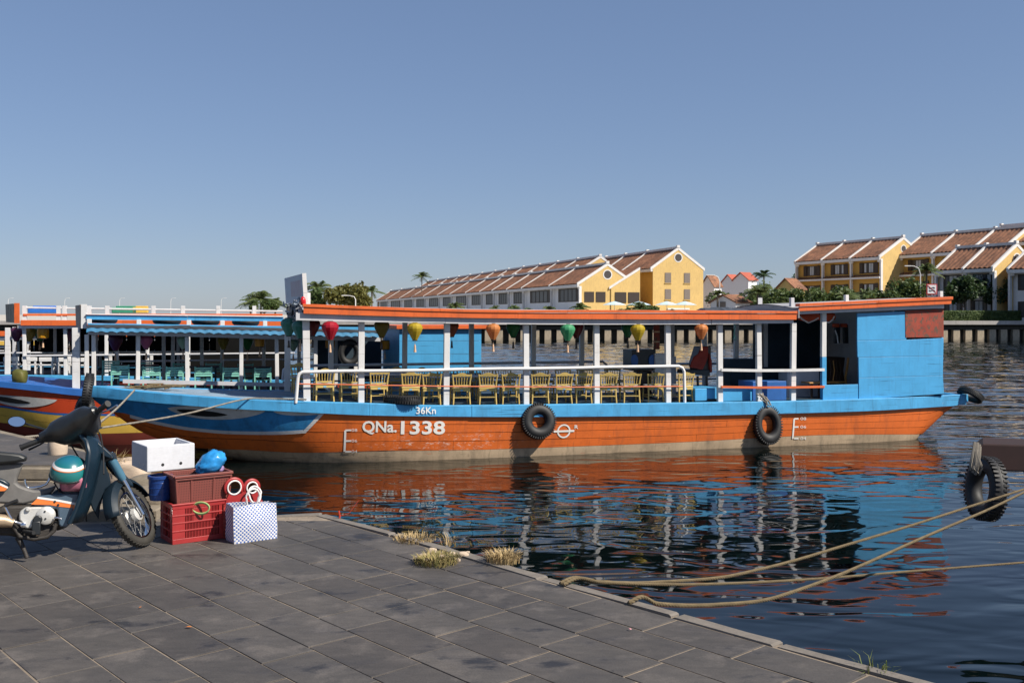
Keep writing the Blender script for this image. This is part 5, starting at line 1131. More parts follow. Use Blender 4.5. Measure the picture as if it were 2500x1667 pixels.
pt_ = fa.world(13.75, 0.25, ztA(13.5)-0.02); tyre('tyre', 'black tyre lashed edge-on to the orange boat stern corner', pt_, Vector((0.55, 0.15, 0.8)), 0.30, 0.10, (1, 0.9), 'old tyres on the orange boat')

# ================================================================== the neighbouring boats
def posts_px(fr, parent, pxs, v, zlo, zhi, mat='white_paint', w_=0.11):
    for px in pxs: u = fr.u(px, v); post(parent, u, v, zlo(u), zhi(u), w_, 0.11, mat)
# ---- boat B: yellow hull, blue scalloped awning, mint chairs
fb_ = Frame(5.25)
Bt = fb_.root('river_boat', 'yellow hulled tour boat with blue scalloped awning and mint chairs behind the orange bow', 'boat', 'tour boats moored side by side')
topB = [(0, 944), (100, 955), (199, 966), (337, 973), (589, 976), (1180, 985)]
HB = Hull(fb_, 1.7, [(-17.0, 0.04), (-16.3, 0.5), (-15.2, 0.98), (-13.8, 1.38), (-12.4, 1.6), (-11, 1.69), (-9, 1.7), (0, 1.7), (2.6, 1.5)],
          [(-17.0, 1.55), (-16.3, 1.2), (-15.2, 0.7), (-14.1, 0.3), (-13.0, 0.0), (-11.0, -0.3), (-5, -0.45), (1.5, -0.3), (2.6, 0.9)],
          [(-17.0, 0.7), (-14, 0.42), (-12, 0.16), (-9, 0.08), (2.6, 0.08)], topB)
ztB = HB.curve([(0, 930), (100, 940), (199, 950), (337, 957), (589, 959), (1180, 970)], edge=True, off=0.06)
cR1 = HB.curve([(0, 963), (100, 972), (184, 979), (400, 988), (900, 1000)]); cR2 = HB.curve([(0, 988), (70, 1000), (138, 1008), (250, 1010), (420, 1010), (900, 1012)]); cR3 = lambda u: cR2(u)-0.06
cY = HB.curve([(0, 1030), (120, 1050), (223, 1059), (342, 1056), (900, 1060)])
HB.shell(Bt)
for nm, mt, lo, hi in (('hull_plank', 'hull_maroon', HB.zk, cY), ('hull_plank', 'hull_yellow', cY, lambda u: (cY(u)+cR3(u))/2), ('hull_plank', 'hull_yellow', lambda u: (cY(u)+cR3(u))/2, cR3), ('hull_stripe', 'deep_blue', cR3, cR2), ('hull_plank', 'hull_red', cR2, cR1), ('hull_plank', 'hull_red', cR1, HB.zg)):
    HB.strip(Bt, nm, mt, lo, hi, -16.95, 2.55, 0.006, 60, 3, 0.03, 0.003)
lens(HB, Bt, 'eye_white', 'eye_white', (-40, 962), (140, 976), 0.02, 0.28, 0.018, 0.1); lens(HB, Bt, 'eye_pupil', 'eye_black', (-22, 968), (76, 983), 0.05, 0.09, 0.024, 0.2)
ring_band(HB, Bt, 'gunwale_plank', 'deep_blue', ztB, HB.zg, -17.0, -9.8, 0.06, 0.14); ring_band(HB, Bt, 'gunwale_plank', 'boat_blue', ztB, HB.zg, -9.8, 2.6, 0.06, 0.14)
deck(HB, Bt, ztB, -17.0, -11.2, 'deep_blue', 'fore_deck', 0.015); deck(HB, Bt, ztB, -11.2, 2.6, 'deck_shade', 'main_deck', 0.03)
def hit_text(fr, H, parent, txt, x0, x1, yb, yt, mat):
    me = text_mesh(txt, 1.0, mat, 'lettering', bold=0.01); xs = [v.co.x for v in me.vertices]; ys = [v.co.y for v in me.vertices]
    a, b, c = H.uz(x0, yb), H.uz(x1, yb), H.uz(x0, yt)
    for v in me.vertices: v.co = H.pt(a[0]+(b[0]-a[0])*(v.co.x-min(xs))/(max(xs)-min(xs)), a[1]+(c[1]-a[1])*(v.co.y-min(ys))/(max(ys)-min(ys)), 0.016)
    put(me, 'lettering', parent)
hit_text(fb_, HB, Bt, 'QN', 281, 306, 1018, 1004, 'hull_red')
def rcB(pts, v=-0.1): return lin(sorted(fb_.hit(px, py, v) for px, py in pts))
awT = rcB([(212, 801), (450, 804), (740, 810), (980, 815)]); awB = rcB([(212, 810), (450, 812), (740, 819), (980, 824)]); bmB = rcB([(212, 817), (450, 822), (740, 829), (980, 834)], 0.0)
u0, u1 = fb_.u(213, -0.1), fb_.u(930, -0.1)
m = MB(); rows = []; n = int((u1-u0)/0.06)
for i in range(n+1):      # corrugated awning sheet with a scalloped lip
    u = u0+(u1-u0)*i/n; w1 = 0.028*abs(math.sin(math.pi*(u-u0)/0.26)); rows.append([(u, -0.28, awB(u)-0.02+w1*1.6), (u, -0.26, awT(u)-0.03+w1), (u, 0.3, awT(u)+0.03+w1), (u, 1.7, awT(u)+0.12), (u, 3.5, awT(u)+0.02)])
m.grid(rows); m.build('awning_sheet', 'awning_blue', Bt, fix=False)
fascia(Bt, 'roof_beam', 'grey_beam', awB, bmB, u0, u1, -0.02, 0.1, 10, 2); fascia(Bt, 'roof_beam', 'grey_beam', awB, bmB, u0, u1, 3.3, 3.4, 10, 1)
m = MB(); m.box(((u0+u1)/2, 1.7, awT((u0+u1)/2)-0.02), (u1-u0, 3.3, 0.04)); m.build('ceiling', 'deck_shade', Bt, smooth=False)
fascia(Bt, 'roof_tarp_roll', 'dark_tarp', lambda u: awT(u)+0.10, lambda u: awT(u)+0.01, u0, u1, -0.12, 0.1, 12, 3, 0.02)
rlT = rcB([(212, 789), (450, 793), (740, 797), (980, 800)], 0.05); fascia(Bt, 'roof_rail', 'boat_blue', rlT, lambda u: rlT(u)-0.09, u0, u1, 0.0, 0.12, 10, 2)
bmT = rcB([(205, 768), (450, 771), (690, 774), (980, 776)], 0.2); fascia(Bt, 'roof_rail', 'boat_blue', bmT, lambda u: bmT(u)-0.13, u0-0.05, fb_.u(692, 0.2), 0.1, 0.2, 10, 2)
fascia(Bt, 'roof_rail_cap', 'white_paint', lambda u: bmT(u)+0.03, lambda u: bmT(u)+0.002, u0-0.05, fb_.u(692, 0.2), 0.06, 0.24, 10, 1)
for px in (218, 339, 461, 543, 647): u = fb_.u(px, 0.05); post(Bt, u, 0.05, rlT(u)-0.02, bmT(u)-0.12, 0.12, 0.08, name='roof_stub')
for px, mt, lb in ((250, 'rubber', 'tyre lying on the blue awning roof nearest its sign'), (407, 'rubber', 'second tyre lying on the blue awning roof'), (502, 'rubber', 'third tyre lying on the blue awning roof'), (600, 'rubber', 'fourth tyre lying on the blue awning roof')):
    u = fb_.u(px, 0.7); tyre('tyre', lb, fb_.world(u, 0.8, rlT(u)+0.10), (0.02, 0.03, 1), 0.30, 0.10, (1, 1), 'tyres on the awning roof', tread=False)
ztBf = lambda u: ztB(u)-0.04
posts_px(fb_, Bt, (212, 229, 337, 457, 589, 676, 770, 868), 0.15, ztBf, bmB); posts_px(fb_, Bt, (285, 400, 422, 493, 542, 644, 730, 820), 3.3, ztBf, bmB)
u = fb_.u(195, 1.0); post(Bt, u, 0.3, ztB(u)-0.1, fb_.z(195, 800, 0.3), 0.2, 0.16)
def tilted_sign(fr, parent, pn, pf, y0, y1, face, edge):
    un, z0 = fr.hit(pn, y1, 0.2); z1 = fr.z(pn, y0, 0.2); uf = fr.u(pf, 3.2); m = MB()
    m.hexa([(un-0.03, 0.2, z0), (un+0.03, 0.2, z0), (uf+0.03, 3.2, z0), (uf-0.03, 3.2, z0), (un-0.05, 0.2, z1), (un+0.01, 0.2, z1), (uf+0.01, 3.2, z1), (uf-0.05, 3.2, z1)]); m.build('sign_board', face, parent, smooth=False)
    m = MB(); m.box((un+0.06, 0.16, (z0+z1)/2), (0.15, 0.06, z1-z0+0.03)); m.build('sign_edge', edge, parent, smooth=False)
tilted_sign(fb_, Bt, 200, 188, 744, 800, 'waterline_tan', 'white_paint')
m = MB(); a = fb_.hit(300, 930, 0.02); b = fb_.hit(760, 940, 0.02); m.hexa([(a[0], 0, a[1]-0.06), (b[0], 0, b[1]-0.06), (b[0], 0.05, b[1]-0.06), (a[0], 0.05, a[1]-0.06), (a[0], 0, a[1]+0.05), (b[0], 0, b[1]+0.05), (b[0], 0.05, b[1]+0.05), (a[0], 0.05, a[1]+0.05)]); m.build('rail_board', 'grey_beam', Bt, smooth=False)
m = MB(); z = fb_.z(500, 880, 3.4); m.tube([(u0, 3.42, z), (u1, 3.42, z)], 0.03, 6); m.build('far_rail', 'grey_beam', Bt)
# stern cabin of B
c0, c1 = fb_.u(975, 0.02), fb_.u(1175, 0.02); zc0, zc1 = 0.9, fb_.z(1070, 801, 0.02); nbd = 6
for i in range(nbd):
    z0 = zc0+(zc1-zc0)*i/nbd+0.004; z1 = zc0+(zc1-zc0)*(i+1)/nbd-0.004; m = MB(); m.box(((c0+c1)/2, 0.04+0.004*random.random(), (z0+z1)/2), (c1-c0, 0.05, z1-z0)); m.build('cabin_board', 'cabin_blue', Bt, smooth=False, bevel=0.004)
m = MB(); m.box((c0+0.03, 1.7, (zc0+zc1)/2), (0.05, 3.2, zc1-zc0)); m.build('cabin_front', 'cabin_blue', Bt, smooth=False); m = MB(); m.box((c1-0.03, 1.7, (zc0+zc1)/2), (0.05, 3.2, zc1-zc0)); m.build('cabin_end', 'cabin_blue', Bt, smooth=False)
m = MB(); m.box(((c0+c1)/2+0.15, 1.7, zc1+0.03), (c1-c0+0.5, 3.6, 0.10)); m.build('cabin_roof', 'roof_orange', Bt, smooth=False)
m = MB(); m.box(((c0+c1)/2, 3.3, (zc0+zc1)/2), (c1-c0, 0.05, zc1-zc0)); m.build('cabin_far_wall', 'cabin_blue', Bt, smooth=False)
m = MB(); m.box((fb_.u(860, 2.2), 3.3, 2.2), (2.2, 0.06, 1.5)); m.build('locker_wall', 'deck_shade', Bt, smooth=False)  # dark wall colour deepens the shade under the awning
# hanging tyre in B, rope coil
u = fb_.u(851, 0.2); tyre('tyre', 'tyre hung under the awning beside the blue cabin wall', fb_.world(u, 0.0, bmB(u)-0.36), (0.3, -0.95, 0), 0.27, 0.10, (0.9, 1.1), 'tyres on the awning roof')
def mint_chair():
    t_ = thing('slat_chair', 'mint green slatted chair on the yellow hulled boat', 'chair', (0, 0, 0), 0, 'mint chairs on the yellow hulled boat')
    for sx in (-1, 1):
        m = MB(); m.hexa([(sx*0.23-0.02, -0.20, 0), (sx*0.23+0.02, -0.20, 0), (sx*0.23+0.02, -0.16, 0), (sx*0.23-0.02, -0.16, 0), (sx*0.23-0.02, -0.26, 0.82), (sx*0.23+0.02, -0.26, 0.82), (sx*0.23+0.02, -0.23, 0.82), (sx*0.23-0.02, -0.23, 0.82)]); m.build('back_post', 'chair_mint', t_, smooth=False)
        m = MB(); m.box((sx*0.23, 0.2, 0.22), (0.04, 0.04, 0.44)); m.build('leg', 'chair_mint', t_, smooth=False)
    for k in range(4): m = MB(); m.box((0, -0.235-0.012*k, 0.56+k*0.07), (0.44, 0.018, 0.05)); m.build('back_slat', 'chair_mint', t_, smooth=False)
    for k in range(5): m = MB(); m.box((0, -0.15+0.085*k, 0.44), (0.46, 0.06, 0.02)); m.build('seat_slat', 'chair_mint', t_, smooth=False)
    return t_
mc = mint_chair(); first = True
for i_, px in enumerate((292, 369, 427, 497, 565, 642)):
    u = fb_.u(px, 0.5); o = mc if first else copy_tree(mc); first = False
    o.location = fb_.world(u, 0.75, ztB(u)-0.1); o.rotation_euler = (0, 0, TH+R(rc_.uniform(-4, 4))); o['label'] = 'mint green slatted chair along the near rail, %s from the bow' % ORD[i_+1]
for i_, px in enumerate((270, 350, 440, 520, 600)):
    u = fb_.u(px, 2.6); o = copy_tree(mc); o['label'] = 'shaded mint chair in the far row, %s from the bow' % ORD[i_+1]; o['group'] = 'shaded mint chairs'; o.location = fb_.world(u, 2.6, ztB(u)-0.1); o.rotation_euler = (0, 0, TH+math.pi+R(rc_.uniform(-4, 4)))
o = copy_tree(mc); u = fb_.u(612, 0.8); o['label'] = 'mint chair turned sideways between the other mint chairs'; o.location = fb_.world(u, 0.9, ztB(u)-0.1); o.rotation_euler = (0, 0, TH+R(-80)); del o['group']
for i, px in enumerate((330, 480, 610)):
    u = fb_.u(px, 1.7); t_ = thing('dining_table', 'plain dark table between the mint chairs, %s from the bow' % ORD[i+1], 'table', fb_.world(u, 1.7, ztB(u)-0.03), TH, 'tables on the yellow hulled boat')
    m = MB(); m.box((0, 0, 0.68), (1.3, 0.6, 0.04)); m.build('table_top', 'deck_shade', t_, smooth=False)
    for a in (-0.55, 0.55): m = MB(); m.box((a, 0, 0.33), (0.06, 0.4, 0.66)); m.build('leg', 'deck_shade', t_, smooth=False)
for px, v, sz, colr, kd, lb in ((357, 0.5, 0.36, 'pink', 'drop', 'pink lantern under the blue awning'), (447, 0.5, 0.34, 'pale_mint', 'drop', 'pale mint lantern beside the second awning post'), (634, 0.6, 0.32, 'gold', 'box', 'golden drum lantern under the blue awning'),
        (282, 1.4, 0.44, 'purple', 'drop', 'dark purple lantern near the awning front'), (545, 1.6, 0.36, 'olive', 'drop', 'olive lantern deep under the awning'), (604, 1.5, 0.36, 'green', 'drop', 'dark green lantern deep under the awning'), (716, 1.0, 0.34, 'pale_mint', 'drop', 'pale lantern behind the first orange boat post'),
        (806, 1.1, 0.34, 'gold', 'box', 'golden drum lantern behind the bright red lantern'), (940, 0.9, 0.34, 'gold', 'box', 'golden drum lantern beside the blue cabin'), (878, 1.2, 0.3, 'pink', 'drop', 'small pink lantern behind the second white post')):
    u = fb_.u(px, v); lantern(fb_.world(u, v, bmB(u)+0.0), sz, colr, lb, 'lanterns under the blue awning', 'tassel_pale', kd)
rp = random.Random(4); o = MB(); z = 0
for i in range(26):
    p = Vector((rp.gauss(0, 0.22), rp.gauss(0, 0.12), abs(rp.gauss(0.05, 0.03)))); o.tube([p+Vector((rp.uniform(-0.25, 0.25)*k_, rp.uniform(-0.12, 0.12)*k_, 0.02*math.sin(k_))) for k_ in range(4)], 0.016, 5)
paint('rope', (0.135, 0.10, 0.052), 0.9, 0.25, None, 0, (1, 1, 1), (0.09, 0.065, 0.035), 0.1, 0.6, 12); plain('rope_grey', (0.22, 0.195, 0.16), 0.9, 0, 0.3)
uu = -9.6; ob = o.build('rope_heap', 'rope'); ob.location = fa.world(uu, 2.0, ztA(uu)+0.0); ob.rotation_euler = (0, 0, TH); tag(ob, 'heap of pale mooring rope on the orange boat foredeck', 'rope')
bg_ = rock(fb_.world(fb_.u(50, 0.4), 0.35, ztB(fb_.u(50, 0.4))+0.15), (0.42, 0.4, 0.5), 'leaf_olive', 77, name='rope_bundle'); tag(bg_, 'dark mossy rope bundle on the yellow boat foredeck', 'rope')

# ---- boats further out
def far_boat(v0, label, top_px, band_px, hb, zk, p, mats, roof, seed, closed=False):
    fr = Frame(v0); Rt = fr.root('river_boat', label, 'boat', 'tour boats moored side by side'); H = Hull(fr, 1.7, hb, zk, p, top_px); zt = H.curve(band_px, edge=True, off=0.05)
    H.shell(Rt); half_ = lambda u: max(H.zk(u)+0.02, H.zg(u)-0.45)
    H.strip(Rt, 'hull_plank', mats[1], H.zk, half_, hb[0][0]+0.05, hb[-1][0]-0.05, 0.006, 50, 3, 0.03, 0.003); H.strip(Rt, 'hull_plank', mats[0], half_, H.zg, hb[0][0]+0.05, hb[-1][0]-0.05, 0.006, 50, 3, 0.03, 0.003)
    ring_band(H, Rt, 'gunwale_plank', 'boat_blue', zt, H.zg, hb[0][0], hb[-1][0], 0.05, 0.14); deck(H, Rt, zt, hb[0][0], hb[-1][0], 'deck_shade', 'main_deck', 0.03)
    x0, x1, yt, yb, ybm, fm = roof; a, b = fr.u(x0, -0.1), fr.u(x1, -0.1); T = lin(sorted((fr.hit(x0, yt[0], -0.1), fr.hit(x1, yt[1], -0.1)))); Bo = lin(sorted((fr.hit(x0, yb[0], -0.1), fr.hit(x1, yb[1], -0.1)))); Bm = lin(sorted((fr.hit(x0, ybm[0], -0.1), fr.hit(x1, ybm[1], -0.1))))
    fascia(Rt, 'roof_fascia', fm, T, Bo, a, b, -0.1, -0.05, 8, 3); fascia(Rt, 'roof_beam', 'white_paint', lambda u: Bo(u)-0.004, Bm, a-0.1, b, -0.02, 0.08, 8, 2)
    m = MB(); rows = [[(u, -0.05+3.5*q/6, Bo(u)+0.05+0.10*math.sin(math.pi*q/6)) for q in range(7)] for u in linspace(a, b, 8)]; m.grid(rows); m.grid([[(p_[0], p_[1], p_[2]-0.06) for p_ in r] for r in rows]); m.build('roof_canopy', 'grey_roof', Rt, fix=False)
    r = random.Random(seed); k = 0; px = x0+10
    while px < x1:
        u = fr.u(px, 0.15); post(Rt, u, 0.15, zt(u)-0.05, Bm(u), 0.11); u2 = fr.u(px-25, 3.3); post(Rt, u2, 3.3, zt(u2)-0.05, Bm(u2), 0.11, mat='grey_beam'); px += 100
    m = MB(); a2 = fr.u(x0+8, 0.05); z = zt(a2)+0.62; m.tube([(a2, 0.05, z), (b, 0.05, z)], 0.03, 6); m.build('hand_rail', 'grey_beam', Rt)
    m = MB(); m.tube([(a2, 3.4, z), (b, 3.4, z)], 0.035, 6); m.build('far_rail', 'metal_grey', Rt)
    m = MB(); cw = fr.u(x1-200, 0.1); m.box((cw+1.3, 1.7, (zt(cw)+Bm(cw))/2), (2.4, 3.3, Bm(cw)-zt(cw))); m.build('aft_cabin', 'interior_shade', Rt, smooth=False)  # cabin block blackened, interior shade put into its colour
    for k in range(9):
        ua_ = a+(b-a)*k/9; m = MB(); zl_ = zt(ua_)-0.02 if closed else z; m.box((ua_+(b-a)/18, 3.36, (Bm(ua_)+zl_)/2), ((b-a)/9-0.03, 0.03, Bm(ua_)-zl_)); m.build('shade_panel', 'interior_shade', Rt, smooth=False)  # added near-black panels stand in for deep shade under the roof
    return fr, Rt, H, zt, T, Bm
fc, Ct, HC, ztC, TC, BmC = far_boat(10.5, 'red hulled tour boat with orange roof boards and white benches beyond the yellow boat', [(0, 926), (200, 928), (700, 938)], [(0, 915), (200, 917), (700, 928)],
    [(-19.5, 0.05), (-18.6, 0.6), (-17, 1.2), (-15, 1.6), (-13, 1.7), (0, 1.7), (1, 1.6)], [(-19.5, 1.6), (-18.5, 0.9), (-16.5, 0.0), (-13, -0.4), (0, -0.4), (1, 0.5)], [(-19.5, 0.7), (-16, 0.4), (-13, 0.15), (1, 0.12)],
    ('hull_red', 'hull_yellow'), (50, 720, (781, 783), (794, 796), (801, 803), 'roof_orange'), 1)
uT = lambda px: fc.u(px, 0.3)
rlC = lin(sorted((fc.hit(57, 766, 0.3), fc.hit(690, 766, 0.3)))); fascia(Ct, 'roof_rail', 'roof_orange', rlC, lambda u: rlC(u)-0.07, uT(57), uT(690), 0.25, 0.3, 6, 2)
m = MB(); zp = fc.z(300, 757, 0.3); m.tube([(uT(60), 0.3, fc.z(60, 751, 0.3)), (uT(690), 0.3, fc.z(690, 760, 0.3))], 0.03, 6); m.build('roof_pipe', 'white_paint', Ct)
for px in (60, 143, 158, 218, 262, 375, 447, 533, 621): u, z1 = fc.hit(px, 750, 0.3); m = MB(); m.box((u, 0.32, z1-0.2), (0.13, 0.10, 0.5)); m.build('roof_stub', 'white_paint', Ct, smooth=False)
tilted_sign(fc, Ct, 37, 17, 741, 788, 'waterline_tan', 'roof_orange')
u = fc.u(19, 0.3); post(Ct, u, 0.3, ztC(u), fc.z(19, 800, 0.3), 0.16)
for i, px in enumerate((30, 75, 116, 158, 196)):
    u = fc.u(px, 0.7); t_ = thing('white_bench', 'white slat-backed bench on the red hulled boat, %s from its bow' % ORD[i+1], 'bench', fc.world(u, 0.7, ztC(u)-0.03), TH, 'white benches on the red hulled boat')
    m = MB(); m.box((0, -0.2, 0.52), (0.46, 0.03, 0.14)); m.build('backrest', 'white_paint', t_, smooth=False, bevel=0.02); m = MB(); m.box((0, 0, 0.34), (0.46, 0.4, 0.04)); m.build('seat', 'white_paint', t_, smooth=False)
    for a in (-0.17, 0.17): m = MB(); m.box((a, -0.18, 0.24), (0.05, 0.04, 0.48)); m.build('leg', 'white_paint', t_, smooth=False); m = MB(); m.box((a, 0.17, 0.16), (0.05, 0.04, 0.32)); m.build('leg', 'white_paint', t_, smooth=False)
for px, v, colr, kd, lb in ((105, 0.3, 'gold', 'box', 'golden drum lantern above the white benches'), (72, 1.4, 'olive', 'drop', 'dark olive lantern above the white benches'), (40, 1.6, 'purple', 'drop', 'purple lantern near the red boat bow'), (97, 1.8, 'green', 'drop', 'dark green lantern above the white benches'), (170, 1.3, 'purple', 'drop', 'dark lantern beside the awning boat sign')):
    u = fc.u(px, v); lantern(fc.world(u, v, BmC(u)), 0.42, colr, lb, 'lanterns on the red hulled boat', 'tassel_pale', kd)
plain('crate_green', (0.03, 0.22, 0.13), 0.6); plain('tarp_blue', (0.02, 0.14, 0.50), 0.5)
for px, mt, w_, lb, nm in ((305, 'crate_green', 0.8, 'green box on the red boat roof', 'roof_box'), (343, 'hull_yellow', 0.5, 'yellow box beside the green box on the roof', 'roof_box'), (107, 'tarp_blue', 0.9, 'folded blue tarpaulin on the red boat roof', 'folded_tarpaulin')):
    u, z = fc.hit(px, 766, 1.0); m = MB(); m.box((0, 0, 0.12), (w_, 0.5, 0.2)); m.box((0.05, 0, 0.24), (w_*0.8, 0.4, 0.05)); o = m.build(nm, mt, smooth=False, bevel=0.03); o.location = fc.world(u, 1.0, z); o.rotation_euler = (0, 0, TH); tag(o, lb, 'box' if 'box' in nm else 'tarpaulin')
far_boat(15.8, 'blue roofed tour boat third from the orange boat', [(-60, 915), (800, 925)], [(-60, 903), (800, 913)], [(-22, 0.1), (-20, 1.0), (-17, 1.6), (-14, 1.7), (-1, 1.7), (0, 1.6)], [(-22, 1.6), (-20, 0.4), (-17, -0.3), (-1, -0.4), (0, 0.5)], [(-22, 0.7), (-17, 0.3), (0, 0.12)],
    ('hull_maroon', 'hull_dark'), (-40, 640, (808, 812), (820, 824), (828, 832), 'roof_orange'), 2, True)
far_boat(21.0, 'yellow trimmed tour boat outermost of the moored boats', [(-60, 905), (800, 912)], [(-60, 893), (800, 900)], [(-27, 0.1), (-25, 1.0), (-22, 1.6), (-19, 1.7), (-2, 1.7), (-1, 1.6)], [(-27, 1.6), (-25, 0.4), (-22, -0.3), (-2, -0.4), (-1, 0.5)], [(-27, 0.7), (-22, 0.3), (-1, 0.12)],
    ('deep_blue', 'hull_dark'), (-60, 560, (832, 836), (842, 846), (849, 852), 'hull_yellow'), 3, True)

# ------------------------------------------------------------------ mooring ropes
def twisted(name, pts, r, label, mat='rope', n=None, strands=3, pitch=None):
    pts = [Vector(p) for p in pts]; L_ = [0]
    for a, b in zip(pts, pts[1:]): L_.append(L_[-1]+(b-a).length)
    fx, fy, fz = (hermite(list(zip(L_, [p[k] for p in pts]))) for k in range(3)); pitch = pitch or r*7; tot = L_[-1]; n = min(900, int(tot/pitch*7)); m = MB()
    P = [Vector((fx(tot*i/n), fy(tot*i/n), fz(tot*i/n))) for i in range(n+1)]
    for s_ in range(strands):
        Q = []
        for i, p in enumerate(P):
            t = (P[min(i+1, n)]-P[max(i-1, 0)]).normalized(); x = Vector((0, 0, 1))-t*t.z; x.normalize(); y = t.cross(x); a = 2*math.pi*(tot*i/n/pitch+s_/strands); Q.append(p+x*math.cos(a)*r*0.5+y*math.sin(a)*r*0.5)
        m.tube(Q, r*0.56, 6)
    return tag(m.build(name, mat), label, 'rope', 'mooring ropes')
# prow of the boat out of frame on the right
pr = thing('moored_boat_prow', 'dark red overhanging prow beam of a moored boat with a tyre on it', 'boat', (at(2440, 1100, 13.2).x, 13.2, WZ), 0)
PD = 13.2; pz = lambda py: CAMZ+(HY-py)/F*PD-WZ; px_ = lambda q: (q-2440)/F*PD
paint('prow_red', (0.020, 0.006, 0.006), 0.9, 0.3)  # shade of the backlit side is put into this near-black red
m = MB(); m.prism([(px_(2376), pz(1100)), (px_(2400), pz(1083)), (px_(2800), pz(1096)), (px_(2800), pz(1160)), (px_(2440), pz(1150)), (px_(2425), pz(1140)), (px_(2382), pz(1128))], lambda a, b, t: (a+t*0.47, t, b), 0.0, 0.7); m.build('prow_beam', 'prow_red', pr, smooth=False, bevel=0.02)
m = MB(); m.hexa([(px_(2640), 0.0, -0.4), (px_(2640)+6, -1.2, -0.4), (px_(2640)+6, 1.9, -0.4), (px_(2640), 0.7, -0.4), (px_(2560), 0.0, pz(1150)), (px_(2560)+6.5, -1.4, pz(1150)), (px_(2560)+6.5, 2.1, pz(1150)), (px_(2560), 0.7, pz(1150))]); m.build('hull', 'hull_maroon', pr, smooth=False)
tyre('tyre', 'big black tyre hanging from the dark red prow beam', at(2406, 1192, 12.95), Vector((-1.0, 0.02, 0.10)), 0.31, 0.105, (1.0, 1.12), 'tyre on the prow', R(90))
tw_ = random.Random(2); m = MB()
for i in range(9):
    a = at(2385+tw_.uniform(-6, 8), 1086+tw_.uniform(-8, 4), 12.85); m.tube([a, a+Vector((tw_.uniform(-0.08, 0.03), -0.03, -0.1)), a+Vector((tw_.uniform(-0.12, 0.02), -0.05, -0.28)), a+Vector((tw_.uniform(-0.1, 0.0), -0.02, -0.36))], 0.018, 5)
tag(m.build('tyre_lashing', 'rope_grey'), 'frayed pale rope lashing over the tyre on the prow', 'rope')
def edgept(px, py): return ground(px, py, 0.0)
e1 = Vector(EP(3.08, 0.0)+(0.02,)); e2 = Vector(EP(3.68, 0.0)+(0.02,))
twisted('mooring_rope', [e1+Vector((-0.05, -0.045, -0.002)), e1+Vector((0.02, 0.02, 0.012)), at(1450, 1419, 6.9), at(1600, 1421, 7.6), at(1800, 1402, 8.4), at(2000, 1350, 9.4), at(2200, 1290, 10.4), at(2400, 1226, 11.6), at(2560, 1175, 12.6)], 0.0145, 'upper tan mooring rope sagging from the quay towards the tyre')
twisted('mooring_rope', [e2+Vector((-0.05, -0.045, -0.002)), e2+Vector((0.02, 0.02, 0.012)), at(1605, 1473, 6.4), at(1740, 1476, 6.8), at(1900, 1456, 7.4), at(2080, 1390, 8.3), at(2240, 1318, 9.4), at(2380, 1258, 10.6), at(2560, 1172, 12.4)], 0.0145, 'lower tan mooring rope sagging deepest over the dark water')
twisted('mooring_rope', [e1+Vector((-0.03, -0.07, -0.004)), e1+Vector((0.04, 0.0, 0.012)), at(1470, 1421, 6.95), at(1700, 1426, 7.7), at(2000, 1412, 8.8), at(2250, 1392, 9.8), at(2560, 1368, 11.3)], 0.012, 'thin flat mooring rope running right across the dark water')
bw = fa.world(-9.9, 1.0, ztA(-9.9)+0.02)
twisted('mooring_rope', [bw, bw.lerp(bp+Vector((0, 0, 0.1)), 0.35)-Vector((0, 0, 0.10)), bw.lerp(bp+Vector((0, 0, 0.1)), 0.7)-Vector((0, 0, 0.12)), bp+Vector((0.02, 0.1, 0.08))], 0.02, 'short taut mooring rope from the orange bow to the bollard', 'rope_grey')
b2 = fa.world(fa.u(748, 0.0), 0.0, ztA(fa.u(748, 0))+0.05); b1 = fa.world(fa.u(618, 0.25), 0.25, ztA(fa.u(618, 0.25))+0.03); eL = at(-160, 1088, 14.0)
twisted('mooring_rope', [b2, b1, b1.lerp(eL, 0.33)-Vector((0, 0, 0.12)), b1.lerp(eL, 0.66)-Vector((0, 0, 0.12)), eL], 0.02, 'long mooring rope running past the painted eye to the left', 'rope_grey')
kn = fa.hit(1862, 972, 0.05); m = MB(); kr = random.Random(6); c = fa.world(kn[0], 0.05, kn[1])
for i in range(8): m.tube([c+Vector((kr.uniform(-0.2, 0.05), -0.02, kr.uniform(-0.02, 0.15))), c+Vector((kr.uniform(-0.1, 0.1), -0.12, kr.uniform(-0.05, 0.08))), c+Vector((kr.uniform(0.05, 0.22), -0.16, kr.uniform(-0.25, -0.05)))], 0.018, 5)
tag(m.build('tyre_lashing', 'rope_grey'), 'knotted grey rope holding the sagging tyre to a white post', 'rope')
# ================================================================== motorbike
plain('bike_navy', (0.005, 0.015, 0.026), 0.35, 0, 0.15, 4, 0.1, 0, 0.35); plain('bike_navy_dull', (0.005, 0.013, 0.022), 0.5, 0, 0.2, 5, 0.0, 0, 0.25); plain('bike_slate', (0.055, 0.085, 0.12), 0.3, 0, 0.15, 5, 0.3); plain('bike_fork', (0.05, 0.13, 0.19), 0.35, 0, 0.1)
plain('bike_grey', (0.105, 0.10, 0.095), 0.6, 0, 0.18, 14); plain('bike_black', (0.014, 0.016, 0.018), 0.38, 0, 0.2, 6); plain('seat_vinyl', (0.010, 0.012, 0.013), 0.5, 0, 0.25, 10)
plain('chrome', (0.62, 0.63, 0.65), 0.14, 1.0, 0.05); paint('aluminium', (0.56, 0.55, 0.52), 0.38, 0.08, (0.25, 0.23, 0.2), -0.02, (9, 9, 9), (0.2, 0.18, 0.15), 0.05, 0.2, 8, 0.35); paint('engine_dark', (0.022, 0.018, 0.015), 0.65, 0.3, (0.08, 0.045, 0.02), 0.08, (9, 9, 9), None, 0, 0.4, 12)
